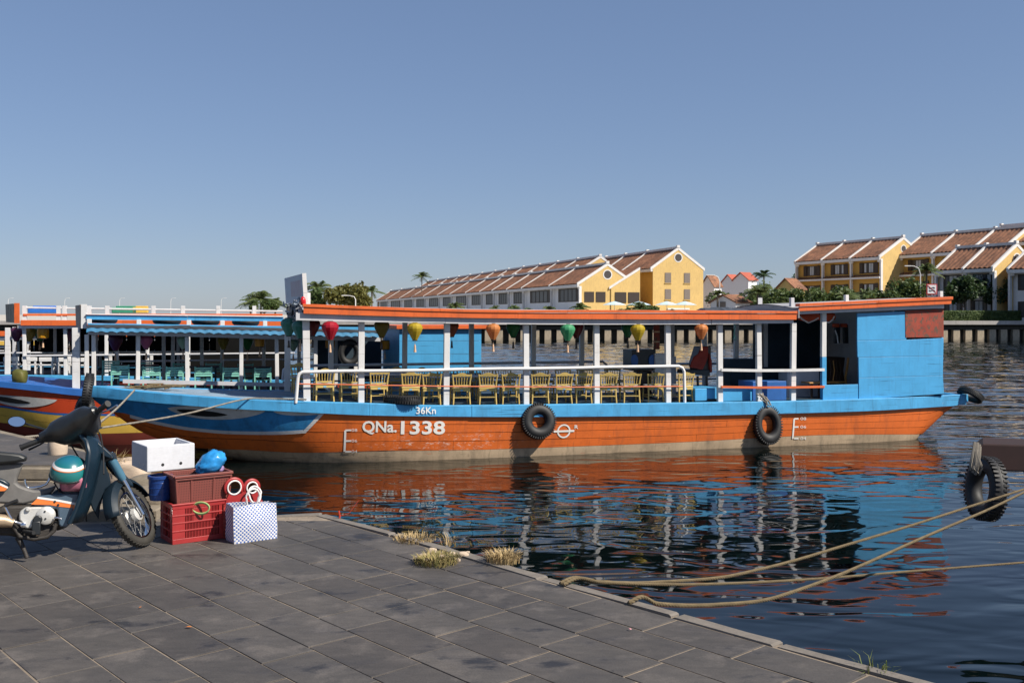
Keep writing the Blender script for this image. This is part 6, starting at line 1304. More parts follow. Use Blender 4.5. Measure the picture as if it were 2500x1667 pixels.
plain('stripe_white', (0.66, 0.64, 0.62), 0.35); plain('stripe_orange', (0.62, 0.16, 0.03), 0.35); paint('exhaust', (0.36, 0.27, 0.18), 0.45, 0.2, (0.14, 0.08, 0.05), 0.05, (6, 6, 6), None, 0, 0.2, 8, 0.5)
m_, N_, L_, B_ = _mat('mirror_glass'); B_.inputs['Base Color'].default_value = (0.75, 0.78, 0.82, 1); B_.inputs['Metallic'].default_value = 1.0; B_.inputs['Roughness'].default_value = 0.02
plain('spoke_steel', (0.12, 0.12, 0.12), 0.5, 0.5); plain('tyre_rubber', (0.03, 0.027, 0.022), 0.75, 0, 0.3, 12)
MC = thing('motorbike', 'navy underbone motorbike with orange and white stripes parked on the quay', 'motorbike', ground(330, 1337), 0)
BM = Matrix.Translation(ground(330, 1337)) @ Matrix.Rotation(R(24), 4, 'Z') @ Matrix.Rotation(R(-7), 4, 'X'); MC.matrix_world = BM; BI = BM.inverted()
CAMP = Vector((0, 0, CAMZ))
def bh(px, py, Y):
    o_ = BI @ CAMP; d = (BI.to_3x3() @ Vector(((px-CX)/F, 1, (HY-py)/F))); t = (Y-o_.y)/d.y; p = o_+d*t; return (p.x, p.z)
def b3(px, py, Y): a = bh(px, py, Y); return Vector((a[0], Y, a[1]))
def bpan(name, mat, poly, Y0, Y1, parent=None, bev=0.006, smooth=True, zoom=None):
    if zoom: poly = [(zoom[0]+x*zoom[2], zoom[1]+y*zoom[2]) for x, y in poly]
    m = MB(); m.prism([bh(px, py, Y0) for px, py in poly], lambda a, b, t: (a, t, b), Y0, Y1); return m.build(name, mat, parent or MC, smooth=smooth, bevel=bev, angle=30)
Z2 = (0, 1080, 0.1914); Z4 = (0, 980, 0.2551)
# steered front end
WR = 0.250; ax = Vector((-math.sin(R(26)), 0, math.cos(R(26)))); A0 = Vector((-0.035, 0, WR)); SM = Matrix.Translation(A0) @ Matrix.Rotation(R(58), 4, ax) @ Matrix.Translation(-A0)
RY = Matrix.Rotation(R(90), 4, 'X')
def steer(m): return m.xf(SM)
m = MB(); m.torus((0, 0, WR), WR-0.036, 0.036, RY, 56, 12); fw = steer(m).build('front_wheel', 'tyre_rubber', MC)
m = MB(); n = 46
for i in range(n):
    a = 2*math.pi*i/n
    for sy in (-1, 1): m.box(Vector((math.cos(a)*(WR-0.003), sy*0.014, WR+math.sin(a)*(WR-0.003))), (0.010, 0.02, 2*math.pi*WR/n*0.6), Matrix.Rotation(-a, 3, 'Y') @ Matrix.Rotation(sy*0.4, 3, 'X'))
steer(m).build('tread', 'tyre_rubber', fw, smooth=False)
m = MB(); m.lathe([(WR-0.072, -0.022), (WR-0.060, -0.026), (WR-0.052, -0.02), (WR-0.062, 0.0), (WR-0.052, 0.02), (WR-0.060, 0.026), (WR-0.072, 0.022), (WR-0.078, 0.0), (WR-0.072, -0.022)], 48, Matrix.Translation((0, 0, WR)) @ RY, cap=False); steer(m).build('rim', 'chrome', fw)
m = MB(); m.lathe([(0.0, -0.06), (0.03, -0.058), (0.055, -0.045), (0.06, -0.02), (0.035, 0.0), (0.06, 0.02), (0.055, 0.05), (0.02, 0.06), (0, 0.06)], 24, Matrix.Translation((0, 0, WR)) @ RY, cap=False); steer(m).build('hub', 'aluminium', fw)
m = MB()
for i in range(36):
    a = 2*math.pi*i/36; b = a+(0.75 if i % 4 < 2 else -0.75); y = 0.03 if i % 2 else -0.03
    m.tube([(math.cos(b)*0.05, y, WR+math.sin(b)*0.05), (math.cos(a)*(WR-0.07), y*0.2, WR+math.sin(a)*(WR-0.07))], 0.0018, 4)
steer(m).build('spokes', 'spoke_steel', fw)
for sy in (-1, 1):
    top = A0+ax*0.50+Vector((0, sy*0.085, 0)); bot = Vector((0.0, sy*0.078, WR)); m = MB(); m.tube([bot+Vector((0.01, 0, -0.02)), bot.lerp(top, 0.6)], [0.02, 0.017], 12); fk = steer(m).build('fork_leg', 'chrome', MC)
    m = MB(); m.tube([bot.lerp(top, 0.55), bot.lerp(top, 0.62), bot.lerp(top, 1.0)], [0.024, 0.032, 0.034], 12); steer(m).build('fork_sleeve', 'bike_fork', fk)
m = MB(); m.box(A0+ax*0.47, (0.07, 0.24, 0.06)); steer(m).build('fork_yoke', 'bike_black', MC, smooth=False, bevel=0.01)
m = MB(); rows = []
for i in range(17):       # mudguard
    a = R(38+i*9.5); rr_ = WR+0.035; c = Vector((math.cos(a)*rr_, 0, WR+math.sin(a)*rr_)); o_ = Vector((math.cos(a), 0, math.sin(a))); w_ = 0.058+0.012*math.sin(math.pi*i/16)
    rows.append([c+Vector((0, y*w_, 0))+o_*(0.022*(1-y*y))-o_*(0.03*(abs(y) > 0.9)) for y in (-1, -0.95, -0.6, 0, 0.6, 0.95, 1)])
m.grid(rows); fd = steer(m).build('mudguard', 'bike_navy_dull', MC, fix=False); so = fd.modifiers.new('s', 'SOLIDIFY'); so.thickness = 0.004
bpan('mudguard_beak', 'bike_navy', [(940, 520), (1060, 480), (1130, 620), (1280, 790), (1270, 825), (1180, 790), (1080, 700)], 0.02, 0.12, zoom=Z4, bev=0.015)
# handlebar cowl
HC_ = A0+ax*0.755+Vector((-0.055, 0, 0.0))
SB = SM @ Matrix.Translation(HC_)
m = MB(); rows = []
for i, y in enumerate((-0.215, -0.205, -0.16, -0.115, -0.06, 0, 0.06, 0.115, 0.16, 0.205, 0.215)):
    k = abs(y); q_ = lin([(0, 1.0), (0.06, 0.99), (0.115, 0.86), (0.16, 0.50), (0.205, 0.36), (0.215, 0.34)])(k); sx_ = 0.122*q_; sz = 0.100*q_; off = -0.09*(k/0.215)**1.5
    if k > 0.21: sx_ *= 0.6; sz *= 0.6
    rows.append([Vector((off+sx_*math.cos(a)*(1.12 if math.cos(a) > 0 else 1), y, sz*math.sin(a)+0.01)) for a in [2*math.pi*j/18 for j in range(19)]])
m.grid(rows); m.add(rows[0][:18], [tuple(range(18))]); m.add(rows[-1][:18], [tuple(range(18))]); m.xf(Matrix.Scale(1.16, 4)); cw_ = m.xf(SB).build('handlebar_cowl', 'bike_black', MC)
m = MB(); m.lathe([(0.062, -0.01), (0.07, 0.012), (0.062, 0.02), (0.05, 0.012), (0.0, 0.012)], 24, Matrix.Translation((-0.02, -0.03, 0.098)) @ Matrix.Rotation(R(-22), 4, 'Y'), cap=False); m.xf(SB).build('speedometer', 'black_plastic', cw_)
m = MB(); m.lathe([(0.075, 0), (0.078, 0.018), (0.06, 0.035), (0, 0.045)], 24, Matrix.Translation((0.105, 0, 0.0)) @ Matrix.Rotation(R(90), 4, 'Y'), cap=False); m.xf(SB).build('headlight', 'chrome', cw_)
for sy in (-1, 1):
    m = MB(); m.tube([(-0.06, sy*0.17, 0.01), (-0.09, sy*0.23, 0.004), (-0.125, sy*0.29, -0.005)], [0.034, 0.026, 0.02], 12); m.xf(SB).build('switch_block', 'bike_black', cw_)
    m = MB(); m.tube([(-0.115, sy*0.272, -0.003), (-0.165, sy*0.385, -0.014)], 0.021, 12); m.tube([(-0.163, sy*0.38, -0.0135), (-0.168, sy*0.392, -0.0145)], 0.025, 12); m.xf(SB).build('grip', 'rubber', MC)
    m = MB(); m.tube([(-0.06, sy*0.24, 0.0), (-0.05, sy*0.31, -0.005), (-0.07, sy*0.40, -0.012)], [0.008, 0.007, 0.009], 8); m.xf(SB).build('lever', 'bike_black' if sy > 0 else 'chrome', MC)
m = MB(); m.tube([A0+ax*0.55, A0+ax*0.66, A0+ax*0.78], [0.06, 0.07, 0.075], 14); steer(m).build('steering_column', 'bike_black', MC)
for k_, (a_, b_) in enumerate(((( -0.02, 0.12, -0.02), (0.03, 0.10, -0.40)), ((0.0, -0.12, -0.02), (0.04, -0.09, -0.42)), ((0.05, 0.04, -0.03), (0.06, 0.03, -0.30)))):
    a_, b_ = Vector(a_), Vector(b_); m = MB(); m.tube([a_, a_+Vector((0.07, 0, -0.08)), a_.lerp(b_, 0.5)+Vector((0.09, 0.02*k_, 0)), b_], 0.006, 6); m.xf(SB).build('cable', 'rubber', MC)
# mirror on the left grip
mg = b3(41, 1029, 0.34); ms = b3(92, 1043, 0.22); m = MB(); m.tube([b3(118, 1050, 0.18), ms, b3(62, 1034, 0.36), mg+(BI.to_3x3() @ (BM @ mg-CAMP).normalized())*0.02], 0.008, 6); mr = m.build('mirror', 'bike_black', MC)
bx_ = (BI.to_3x3() @ (CAMP-(BM @ mg)).normalized()); nrm = (bx_+Vector((-0.25, -0.05, 0.12))).normalized(); q = nrm.to_track_quat('Z', 'Y').to_matrix().to_4x4()
m = MB(); m.lathe([(0.0, -0.02), (0.05, -0.016), (0.066, 0.0), (0.066, 0.006)], 28, Matrix.Translation(mg) @ q @ Matrix.Rotation(R(-8), 4, 'Z') @ Matrix.Diagonal((1.0, 0.62, 1, 1)), cap=False); m.build('mirror_shell', 'bike_black', mr)
m = MB(); m.lathe([(0.061, 0.004), (0.061, 0.0045)], 28, Matrix.Translation(mg) @ q @ Matrix.Rotation(R(-8), 4, 'Z') @ Matrix.Diagonal((1.0, 0.62, 1, 1))); m.build('mirror_glass', 'mirror_glass', mr)
# leg shield and nose
edge = [bh(px, py, -0.2) for px, py in ((196, 1052), (218, 1078), (224, 1105), (221, 1135), (212, 1180), (202, 1215), (190, 1248), (176, 1277))]
m = MB(); rows = []
for X_, Z_ in edge:
    w1 = 1.0 if Z_ < 0.78 else max(0.35, 1-(Z_-0.78)*3.2)
    rows.append([Vector((X_+0.075*(1-(y*y))-0.03*(abs(y) > 0.97), y*0.21*w1, Z_+0.0)) for y in (-1, -0.98, -0.85, -0.6, -0.3, 0, 0.3, 0.6, 0.85, 0.98, 1)])
m.grid(rows); ls = m.build('leg_shield', 'bike_navy', MC, fix=False); so = ls.modifiers.new('s', 'SOLIDIFY'); so.thickness = 0.014; so.offset = 0
m = MB(); m.tube([Vector((X_-0.02, -0.212*(1.0 if Z_ < 0.78 else max(0.35, 1-(Z_-0.78)*3.2)), Z_)) for X_, Z_ in edge], 0.018, 8); m.build('shield_edge', 'bike_navy', MC)
bpan('nose_panel', 'bike_navy', [(790, 285), (860, 290), (960, 400), (1060, 490), (1100, 535), (1085, 560), (1000, 530), (920, 470), (850, 380)], -0.09, 0.07, zoom=Z4, bev=0.02)
bpan('front_body', 'bike_navy_dull', [(830, 360), (930, 440), (1040, 520), (1010, 600), (1050, 720), (1060, 800), (1010, 840), (960, 1000), (945, 1130), (880, 1020), (845, 920), (800, 960), (840, 800), (880, 600), (890, 470)], -0.06, 0.10, zoom=Z4, bev=0.02)
# seat, frame cover, side panel with stripes
bpan('seat', 'seat_vinyl', [(-420, 470), (-100, 470), (100, 488), (190, 500), (245, 525), (262, 550), (235, 572), (140, 590), (-420, 640)], -0.13, 0.13, zoom=Z4, bev=0.03)
bpan('frame_cover', 'bike_grey', [(-400, 270), (0, 265), (300, 262), (262, 350), (228, 430), (205, 510), (250, 548), (330, 578), (430, 606), (520, 606), (610, 585), (720, 545), (690, 610), (650, 655), (560, 690), (430, 760), (300, 790), (-400, 760)], -0.075, 0.08, zoom=Z2, bev=0.02)
bpan('tail_panel', 'bike_navy', [(-300, 400), (0, 455), (60, 478), (125, 522), (122, 550), (60, 620), (-300, 640)], -0.12, 0.12, zoom=Z2, bev=0.012)
bpan('tail_stripe', 'stripe_white', [(-300, 480), (0, 515), (105, 565), (95, 585), (0, 545), (-300, 520)], -0.1235, -0.11, zoom=Z2, bev=0); bpan('tail_stripe', 'stripe_orange', [(-300, 525), (0, 549), (93, 588), (60, 616), (-300, 634)], -0.1245, -0.11, zoom=Z2, bev=0)
bpan('side_panel', 'bike_slate', [(490, 680), (700, 655), (1040, 640), (1060, 660), (985, 830), (930, 1010), (850, 1080), (770, 1075), (745, 1040), (735, 850), (420, 800)], -0.14, 0.14, zoom=Z2, bev=0.012)
bpan('side_stripe', 'stripe_white', [(482, 690), (740, 725), (992, 772), (984, 800), (730, 750), (470, 714)], -0.1432, -0.13, zoom=Z2, bev=0); bpan('side_stripe', 'stripe_orange', [(468, 718), (730, 754), (982, 803), (966, 838), (740, 815), (640, 795), (395, 788)], -0.1442, -0.13, zoom=Z2, bev=0)
bpan('top_cover', 'bike_navy', [(640, 668), (700, 620), (760, 580), (1050, 600), (1050, 700), (990, 768), (740, 722)], -0.12, 0.12, zoom=Z2, bev=0.02)
for x, y in ((699, 752), (742, 795)):
    c = b3(x*0.1914, 1080+y*0.1914, -0.146); m = MB(); m.lathe([(0.009, -0.004), (0.008, 0.004)], 12, Matrix.Translation(c) @ RY); m.build('panel_bolt', 'bike_black', MC)
# engine
bpan('crankcase', 'engine_dark', [(-120, 880), (60, 800), (240, 800), (420, 795), (600, 800), (700, 840), (745, 900), (760, 1040), (700, 1120), (600, 1215), (440, 1245), (280, 1225), (120, 1190), (-120, 1180)], -0.10, 0.11, zoom=Z2, bev=0.02)
bpan('engine_cover', 'aluminium', [(246, 900), (265, 868), (330, 822), (480, 815), (600, 815), (660, 835), (696, 880), (700, 940), (672, 1000), (620, 1038), (560, 1044), (520, 1010), (530, 960), (480, 935), (440, 960), (428, 1092), (345, 1100), (300, 1080), (270, 1020), (240, 985)], -0.135, -0.08, zoom=Z2, bev=0.012)
c = b3(112, 1258, -0.138); m = MB(); m.lathe([(0.066, -0.02), (0.066, 0.006), (0.055, 0.016), (0.02, 0.019), (0, 0.019)], 28, Matrix.Translation(c) @ RY, cap=False); m.build('clutch_cover', 'aluminium', MC)
c = b3(92, 1268, -0.155); m = MB(); m.lathe([(0.032, -0.02), (0.032, 0.012)], 18, Matrix.Translation(c) @ RY); m.box(c+Vector((-0.01, 0, -0.06)), (0.06, 0.03, 0.1)); m.build('brake_arm', 'bike_black', MC, bevel=0.008)
for x, y in ((572, 878), (580, 970)): c = b3(x*0.1914, 1080+y*0.1914, -0.158); m = MB(); m.lathe([(0.007, -0.004), (0.007, 0.004)], 10, Matrix.Translation(c) @ RY); m.build('cover_bolt', 'bike_black', MC)
c = b3(355*0.1914, 1080+850*0.1914, -0.14); m = MB(); m.lathe([(0.016, -0.01), (0.018, 0.01), (0.01, 0.02)], 14, Matrix.Translation(c) @ RY); m.build('oil_cap', 'aluminium', MC)
def btube(name, mat, pts, Y, r, zoom=Z2, parent=None):
    m = MB(); m.tube([b3(zoom[0]+x*zoom[2], zoom[1]+y*zoom[2], Y if not isinstance(Y, list) else Y[i]) for i, (x, y) in enumerate(pts)], r, 10); return m.build(name, mat, parent or MC)
ks = btube('kick_lever', 'chrome', [(300, 1045), (220, 1020), (160, 1000), (120, 930), (80, 850), (60, 810)], -0.17, 0.010); btube('kick_rubber', 'rubber', [(60, 808), (140, 770), (225, 738)], [-0.17, -0.185, -0.2], 0.014, parent=ks)
c = b3(57, 1281, -0.16); m = MB(); m.lathe([(0.018, -0.025), (0.018, 0.02), (0.01, 0.024)], 14, Matrix.Translation(c) @ RY); m.build('kick_boss', 'chrome', ks)
btube('muffler', 'exhaust', [(-400, 985), (-150, 990), (60, 1000), (170, 1030)], -0.16, [0.055, 0.052, 0.046, 0.03]); btube('exhaust_pipe', 'engine_dark', [(700, 1060), (720, 1000), (690, 1120), (600, 1200), (440, 1230), (250, 1200), (150, 1040)], -0.13, 0.016)
btube('foot_peg', 'rubber', [(300, 1130), (430, 1150)], [-0.12, -0.24], 0.014); btube('centre_stand', 'engine_dark', [(230, 1210), (275, 1300), (320, 1400), (345, 1470)], [-0.10, -0.12, -0.14, -0.15], [0.022, 0.017, 0.014, 0.016])
btube('brake_pedal', 'chrome', [(690, 960), (730, 955), (780, 975)], -0.17, 0.008); btube('carry_bar', 'chrome', [(318, 470), (322, 520), (335, 560), (370, 580), (440, 575), (520, 562), (590, 530), (625, 480), (645, 420)], -0.02, 0.009)
btube('cylinder_head', 'engine_dark', [(700, 1010), (770, 1040), (790, 1100)], -0.05, [0.05, 0.045, 0.035])
# rear wheel, mostly out of the picture
RW = Vector((-1.17, 0, WR)); m = MB(); m.torus(RW, WR-0.038, 0.038, RY, 44, 10); rw = m.build('rear_wheel', 'tyre_rubber', MC); m = MB(); m.lathe([(WR-0.075, -0.03), (WR-0.055, -0.02), (WR-0.055, 0.02), (WR-0.075, 0.03), (WR-0.08, 0)], 40, Matrix.Translation(RW) @ RY, cap=False); m.build('rim', 'chrome', rw)
m = MB(); m.lathe([(0.07, -0.07), (0.075, 0.07)], 20, Matrix.Translation(RW) @ RY); m.build('hub', 'aluminium', rw); m = MB()
for i in range(28): a = 2*math.pi*i/28; m.tube([RW+Vector((math.cos(a+0.5)*0.06, 0.03*(-1)**i, math.sin(a+0.5)*0.06)), RW+Vector((math.cos(a)*(WR-0.07), 0, math.sin(a)*(WR-0.07)))], 0.002, 4)
m.build('spokes', 'spoke_steel', rw); m = MB(); m.tube([RW+Vector((0, -0.1, 0)), RW+Vector((-0.12, -0.12, 0.36))], 0.028, 10); m.build('rear_shock', 'chrome', MC); m = MB(); m.box(RW+Vector((0.28, -0.06, 0.02)), (0.5, 0.03, 0.05)); m.build('swing_arm', 'engine_dark', MC, smooth=False)

# helmet with a pink bag under it
def helm_mat():
    m, N, L, B = _mat('helmet_teal'); tc = N.new('ShaderNodeTexCoord'); sx = N.new('ShaderNodeSeparateXYZ'); L.new(tc.outputs['Object'], sx.inputs[0])
    L.new(ramp(N, L, sx.outputs[2], [(0.0, (0.012, 0.16, 0.15)), (0.09, (0.012, 0.13, 0.15)), (0.12, (0.012, 0.11, 0.17))]).outputs[0], B.inputs['Base Color']); B.inputs['Roughness'].default_value = 0.28; B.inputs['Coat Weight'].default_value = 0.4
helm_mat()
hp = BM @ b3(169, 1152, -0.12); hm = thing('helmet', 'teal half helmet with a white band hung on the motorbike', 'helmet', hp)
hm.rotation_euler = (R(20), R(2), R(22)); HRr = 0.135
prof = [(HRr*math.cos(R(a)), HRr*0.92*math.sin(R(a))) for a in (-9, -4, 3, 12, 24, 36, 48, 60, 72, 82, 90)]
m = MB(); m.lathe(prof, 40, cap=False); m.build('shell', 'helmet_teal', hm)
def hband(a0, a1, mat, k): m = MB(); m.lathe([(HRr*k*math.cos(R(a)), HRr*0.92*k*math.sin(R(a))) for a in linspace(a0, a1, 5)], 40, cap=False); m.build('band', mat, hm)
hband(31, 41, 'stripe_white', 1.008); hband(28, 31, 'stripe_orange', 1.009)
m = MB(); m.torus((0, 0, HRr*0.92*math.sin(R(-9))), HRr*math.cos(R(-9)), 0.008, None, 40, 8); m.build('rim', 'bike_black', hm)
m = MB(); m.tube([(-0.10, -0.06, -0.05), (-0.06, -0.075, -0.12), (0.0, -0.06, -0.15), (0.05, -0.07, -0.10), (0.08, -0.08, -0.05)], 0.008, 6, flat=0.4); m.build('strap', 'bike_black', hm)
plain('pink_plastic', (0.36, 0.12, 0.17), 0.35, 0, 0.35, 14)
o = rock(BM @ b3(184, 1178, -0.13), (0.24, 0.17, 0.15), 'pink_plastic', 31, name='plastic_bag'); tag(o, 'crumpled pink plastic bag tucked beneath the helmet', 'bag')

# ================================================================== crates, boxes and bags
GA = R(36)
plain('crate_red', (0.29, 0.020, 0.020), 0.45, 0, 0.12, 8); plain('basket_brown', (0.17, 0.042, 0.032), 0.55, 0, 0.12, 10); plain('bucket_blue', (0.01, 0.045, 0.20), 0.35, 0, 0.2, 9)
paint('foam', (0.56, 0.57, 0.60), 0.75, 0.05, None, 0, (1, 1, 1), (0.42, 0.42, 0.43), 0.08, 0.08, 30)
cr0 = ground(421, 1330); CR = thing('plastic_crate', 'red slatted plastic crate at the bottom of the pile by the front wheel', 'crate', cr0, GA)
LX_, LY_, H_ = 0.47, 0.31, 0.315
def wallrun(m, z0, z1, t=0.012, ins=0.0):
    m.box((LX_/2, ins+t/2, (z0+z1)/2), (LX_-2*ins, t, z1-z0)); m.box((LX_/2, LY_-ins-t/2, (z0+z1)/2), (LX_-2*ins, t, z1-z0))
    m.box((ins+t/2, LY_/2, (z0+z1)/2), (t, LY_-2*ins-2*t-0.001, z1-z0)); m.box((LX_-ins-t/2, LY_/2, (z0+z1)/2), (t, LY_-2*ins-2*t-0.001, z1-z0))
for z0, z1, t in ((0.0, 0.04, 0.014), (0.272, 0.30, 0.014)): m = MB(); wallrun(m, z0, z1, t); m.build('band', 'crate_red', CR, smooth=False, bevel=0.003)
m = MB(); wallrun(m, 0.3005, 0.315, 0.022, -0.006); m.build('rim', 'crate_red', CR, smooth=False, bevel=0.004)
for z in (0.10, 0.163, 0.222): m = MB(); wallrun(m, z-0.006, z+0.006, 0.018, -0.003); m.build('rib', 'crate_red', CR, smooth=False, bevel=0.002)
for x in (0.0, LX_-0.10):
    for y in (0.0, LY_-0.013): m = MB(); m.box((x+0.05, y+0.0065, 0.156), (0.10, 0.0125, 0.231)); m.build('corner_panel', 'crate_red', CR, smooth=False)
for x in (0.002, LX_-0.014):
    for y in (0.0, LY_-0.06): m = MB(); m.box((x+0.006, y+0.03+(0.014 if y == 0 else -0.014), 0.156), (0.012, 0.058, 0.231)); m.build('corner_panel', 'crate_red', CR, smooth=False)
m = MB(); m.box((LX_/2, 0.008, 0.218), (0.145, 0.0135, 0.106)); m.build('label_panel', 'crate_red', CR, smooth=False, bevel=0.003)
m = MB()
for i in range(22):
    x = 0.11+i*(LX_-0.22)/21
    for y in (0.0065, LY_-0.0065): m.box((x, y, 0.156), (0.0055, 0.010, 0.231))
o = m.build('grille', 'crate_red', CR, smooth=False, kind='stuff')
for y in (0.115, 0.195):
    for x in (0.006, LX_-0.006): m = MB(); m.box((x, y, 0.156), (0.012, 0.012, 0.231)); m.build('slat', 'crate_red', CR, smooth=False)
m = MB(); m.box((LX_/2, LY_/2, 0.012), (LX_-0.03, LY_-0.03, 0.012)); m.build('floor', 'crate_red', CR, smooth=False)
m = MB(); m.box((LX_/2, LY_/2, 0.10), (LX_-0.08, LY_-0.08, 0.15)); o = m.build('crate_contents', 'black_plastic', smooth=False, bevel=0.02); o.location = cr0; o.rotation_euler = (0, 0, GA); tag(o, 'dark bundle filling the red plastic crate', 'bundle')
# red twist of cord on the crate handle
plain('cord_pale', (0.30, 0.42, 0.16), 0.7); c0 = cr0+Vector((math.cos(GA), math.sin(GA), 0))*0.235; m = MB()
for k in range(2): m.tube([c0+Vector((0.062*math.cos(a)*(1+0.1*k), -0.028-0.008*k, 0.262+0.045*math.sin(a)+0.01*k)) for a in [2*math.pi*j/20 for j in range(20)]], 0.0055, 6, closed=True)
tag(m.build('cord_loop', 'cord_pale'), 'loop of pale green cord tied to the red crate rim', 'cord')
# brown basket
def loc_on(cr, x, y, z): return cr+Vector((x*math.cos(GA)-y*math.sin(GA), x*math.sin(GA)+y*math.cos(GA), z))
BK = thing('plastic_basket', 'brown perforated plastic basket nested in the red crate', 'basket', loc_on(cr0, 0.255, 0.165, 0.20), GA)
def taper(m, x, y, z0, z1, k0, t=0.008):
    for (sx, sy) in ((0, -1), (0, 1), (-1, 0), (1, 0)):
        def P(a, z, ins):
            k = k0+(1-k0)*(z-z0)/(z1-z0); hx, hy = x*k-ins, y*k-ins
            return Vector((a*hx, sy*hy, z)) if sx == 0 else Vector((sx*hx, a*hy, z))
        m.add([P(-1, z0, 0), P(1, z0, 0), P(1, z1, 0), P(-1, z1, 0), P(-1, z0, t), P(1, z0, t), P(1, z1, t), P(-1, z1, t)], [(0, 1, 2, 3), (7, 6, 5, 4), (3, 2, 6, 7), (0, 4, 5, 1)])
def perf_mat():
    m, N, L, B = _mat('basket_perforated'); v = coords(N, L, (95, 95, 95)); 
    sn = []
    sx = N.new('ShaderNodeSeparateXYZ'); L.new(v, sx.inputs[0])
    ad = N.new('ShaderNodeMath'); ad.operation = 'ADD'; L.new(sx.outputs[0], ad.inputs[0]); L.new(sx.outputs[1], ad.inputs[1])
    for o_, k in ((ad.outputs[0], 3.3), (sx.outputs[2], 3.3)):
        q = N.new('ShaderNodeMath'); q.operation = 'MULTIPLY'; q.inputs[1].default_value = k; L.new(o_, q.inputs[0]); s_ = N.new('ShaderNodeMath'); s_.operation = 'SINE'; L.new(q.outputs[0], s_.inputs[0]); sn.append(s_.outputs[0])
    mn = N.new('ShaderNodeMath'); mn.operation = 'MINIMUM'; L.new(sn[0], mn.inputs[0]); L.new(sn[1], mn.inputs[1])
    L.new(mixc(N, L, ramp(N, L, mn.outputs[0], [(0.2, (0, 0, 0)), (0.4, (1, 1, 1))]).outputs[0], (0.17, 0.042, 0.032), (0.05, 0.012, 0.01)), B.inputs['Base Color']); B.inputs['Roughness'].default_value = 0.55
perf_mat()
m = MB(); taper(m, 0.222, 0.145, 0.0, 0.325, 0.88); m.build('side_wall', 'basket_perforated', BK, smooth=False)
m = MB(); m.box((0, 0, 0.015), (0.36, 0.23, 0.01)); m.build('floor', 'basket_brown', BK, smooth=False)
for z, e, h_ in ((0.322, 0.014, 0.020), (0.300, 0.006, 0.014)):
    m = MB()
    for sy in (-1, 1): m.box((0, sy*(0.145+e/2), z), (0.444+2*e, 0.012+e, h_))
    for sx in (-1, 1): m.box((sx*(0.222+e/2), 0, z), (0.012+e, 0.276-e, h_))
    m.build('rim', 'basket_brown', BK, smooth=False, bevel=0.004)
for x in (-0.09, 0.075):
    for sy in (-1, 1): m = MB(); m.hexa([(x-0.006, sy*0.126, 0.0), (x+0.006, sy*0.126, 0.0), (x+0.006, sy*0.133, 0.0), (x-0.006, sy*0.133, 0.0), (x*1.1-0.006, sy*0.143, 0.29), (x*1.1+0.006, sy*0.143, 0.29), (x*1.1+0.006, sy*0.15, 0.29), (x*1.1-0.006, sy*0.15, 0.29)]); m.build('rib', 'basket_brown', BK, smooth=False)
for sx in (-1, 1):
    for sy in (-1, 1): m = MB(); m.tube([(sx*0.195, sy*0.127, 0.0), (sx*0.221, sy*0.144, 0.30)], 0.012, 6); m.build('corner_rib', 'basket_brown', BK)
m = MB(); m.box((0, 0, 0.2), (0.38, 0.24, 0.2)); o = m.build('basket_contents', 'black_plastic', smooth=False, bevel=0.03); o.location = BK.location; o.rotation_euler = (0, 0, GA); tag(o, 'dark bundle filling the brown basket', 'bundle')
# blue tub on the left
bt_ = loc_on(cr0, -0.015, 0.27, 0.318); BT = thing('blue_tub', 'dark blue plastic tub under the overhanging end of the foam box', 'tub', bt_, GA)
m = MB(); m.lathe([(0.0, 0.0), (0.078, 0.0), (0.084, 0.03), (0.088, 0.17), (0.096, 0.172), (0.096, 0.195), (0.088, 0.197), (0.084, 0.18), (0.07, 0.02), (0.0, 0.01)], 28, cap=False); m.build('tub_body', 'bucket_blue', BT)
for z in (0.05, 0.10, 0.14): m = MB(); m.torus((0, 0, z), 0.0865, 0.003, None, 28, 6); m.build('ridge', 'bucket_blue', BT)
# foam box
fb0 = Vector((-2.92, 7.96, 0.538)); FB = thing('foam_box', 'open white foam box on top of the brown basket', 'box', fb0, GA)
fx_, fy_, fz_, ft_ = 0.385, 0.44, 0.208, 0.026
fmb = MB(); o_ = [(0, 0), (fx_, 0), (fx_, fy_), (0, fy_)]; i_ = [(ft_, ft_), (fx_-ft_, ft_), (fx_-ft_, fy_-ft_), (ft_, fy_-ft_)]
V = [(x, y, 0) for x, y in o_]+[(x, y, fz_) for x, y in o_]+[(x, y, fz_) for x, y in i_]+[(x, y, ft_) for x, y in i_]
fmb.add(V, [(3, 2, 1, 0)]+[(i, (i+1) % 4, 4+(i+1) % 4, 4+i) for i in range(4)]+[(4+i, 4+(i+1) % 4, 8+(i+1) % 4, 8+i) for i in range(4)]+[(8+i, 8+(i+1) % 4, 12+(i+1) % 4, 12+i) for i in range(4)]+[(12, 13, 14, 15)])
fmb.build('foam_body', 'foam', FB, smooth=False, bevel=0.009)
for x in (0.125, 0.27): m = MB(); m.lathe([(0.0125, 0.0), (0.0125, 0.003), (0.006, 0.0035)], 14, Matrix.Translation((x, 0.0015, 0.052)) @ RY); m.build('drain_hole', 'rubber', FB)
for y in (0.09, 0.20): m = MB(); m.lathe([(0.009, -0.003), (0.009, 0.002)], 12, Matrix.Translation((0.0, y, 0.055)) @ Matrix.Rotation(R(90), 4, 'Y')); m.build('drain_hole', 'stripe_white', FB)
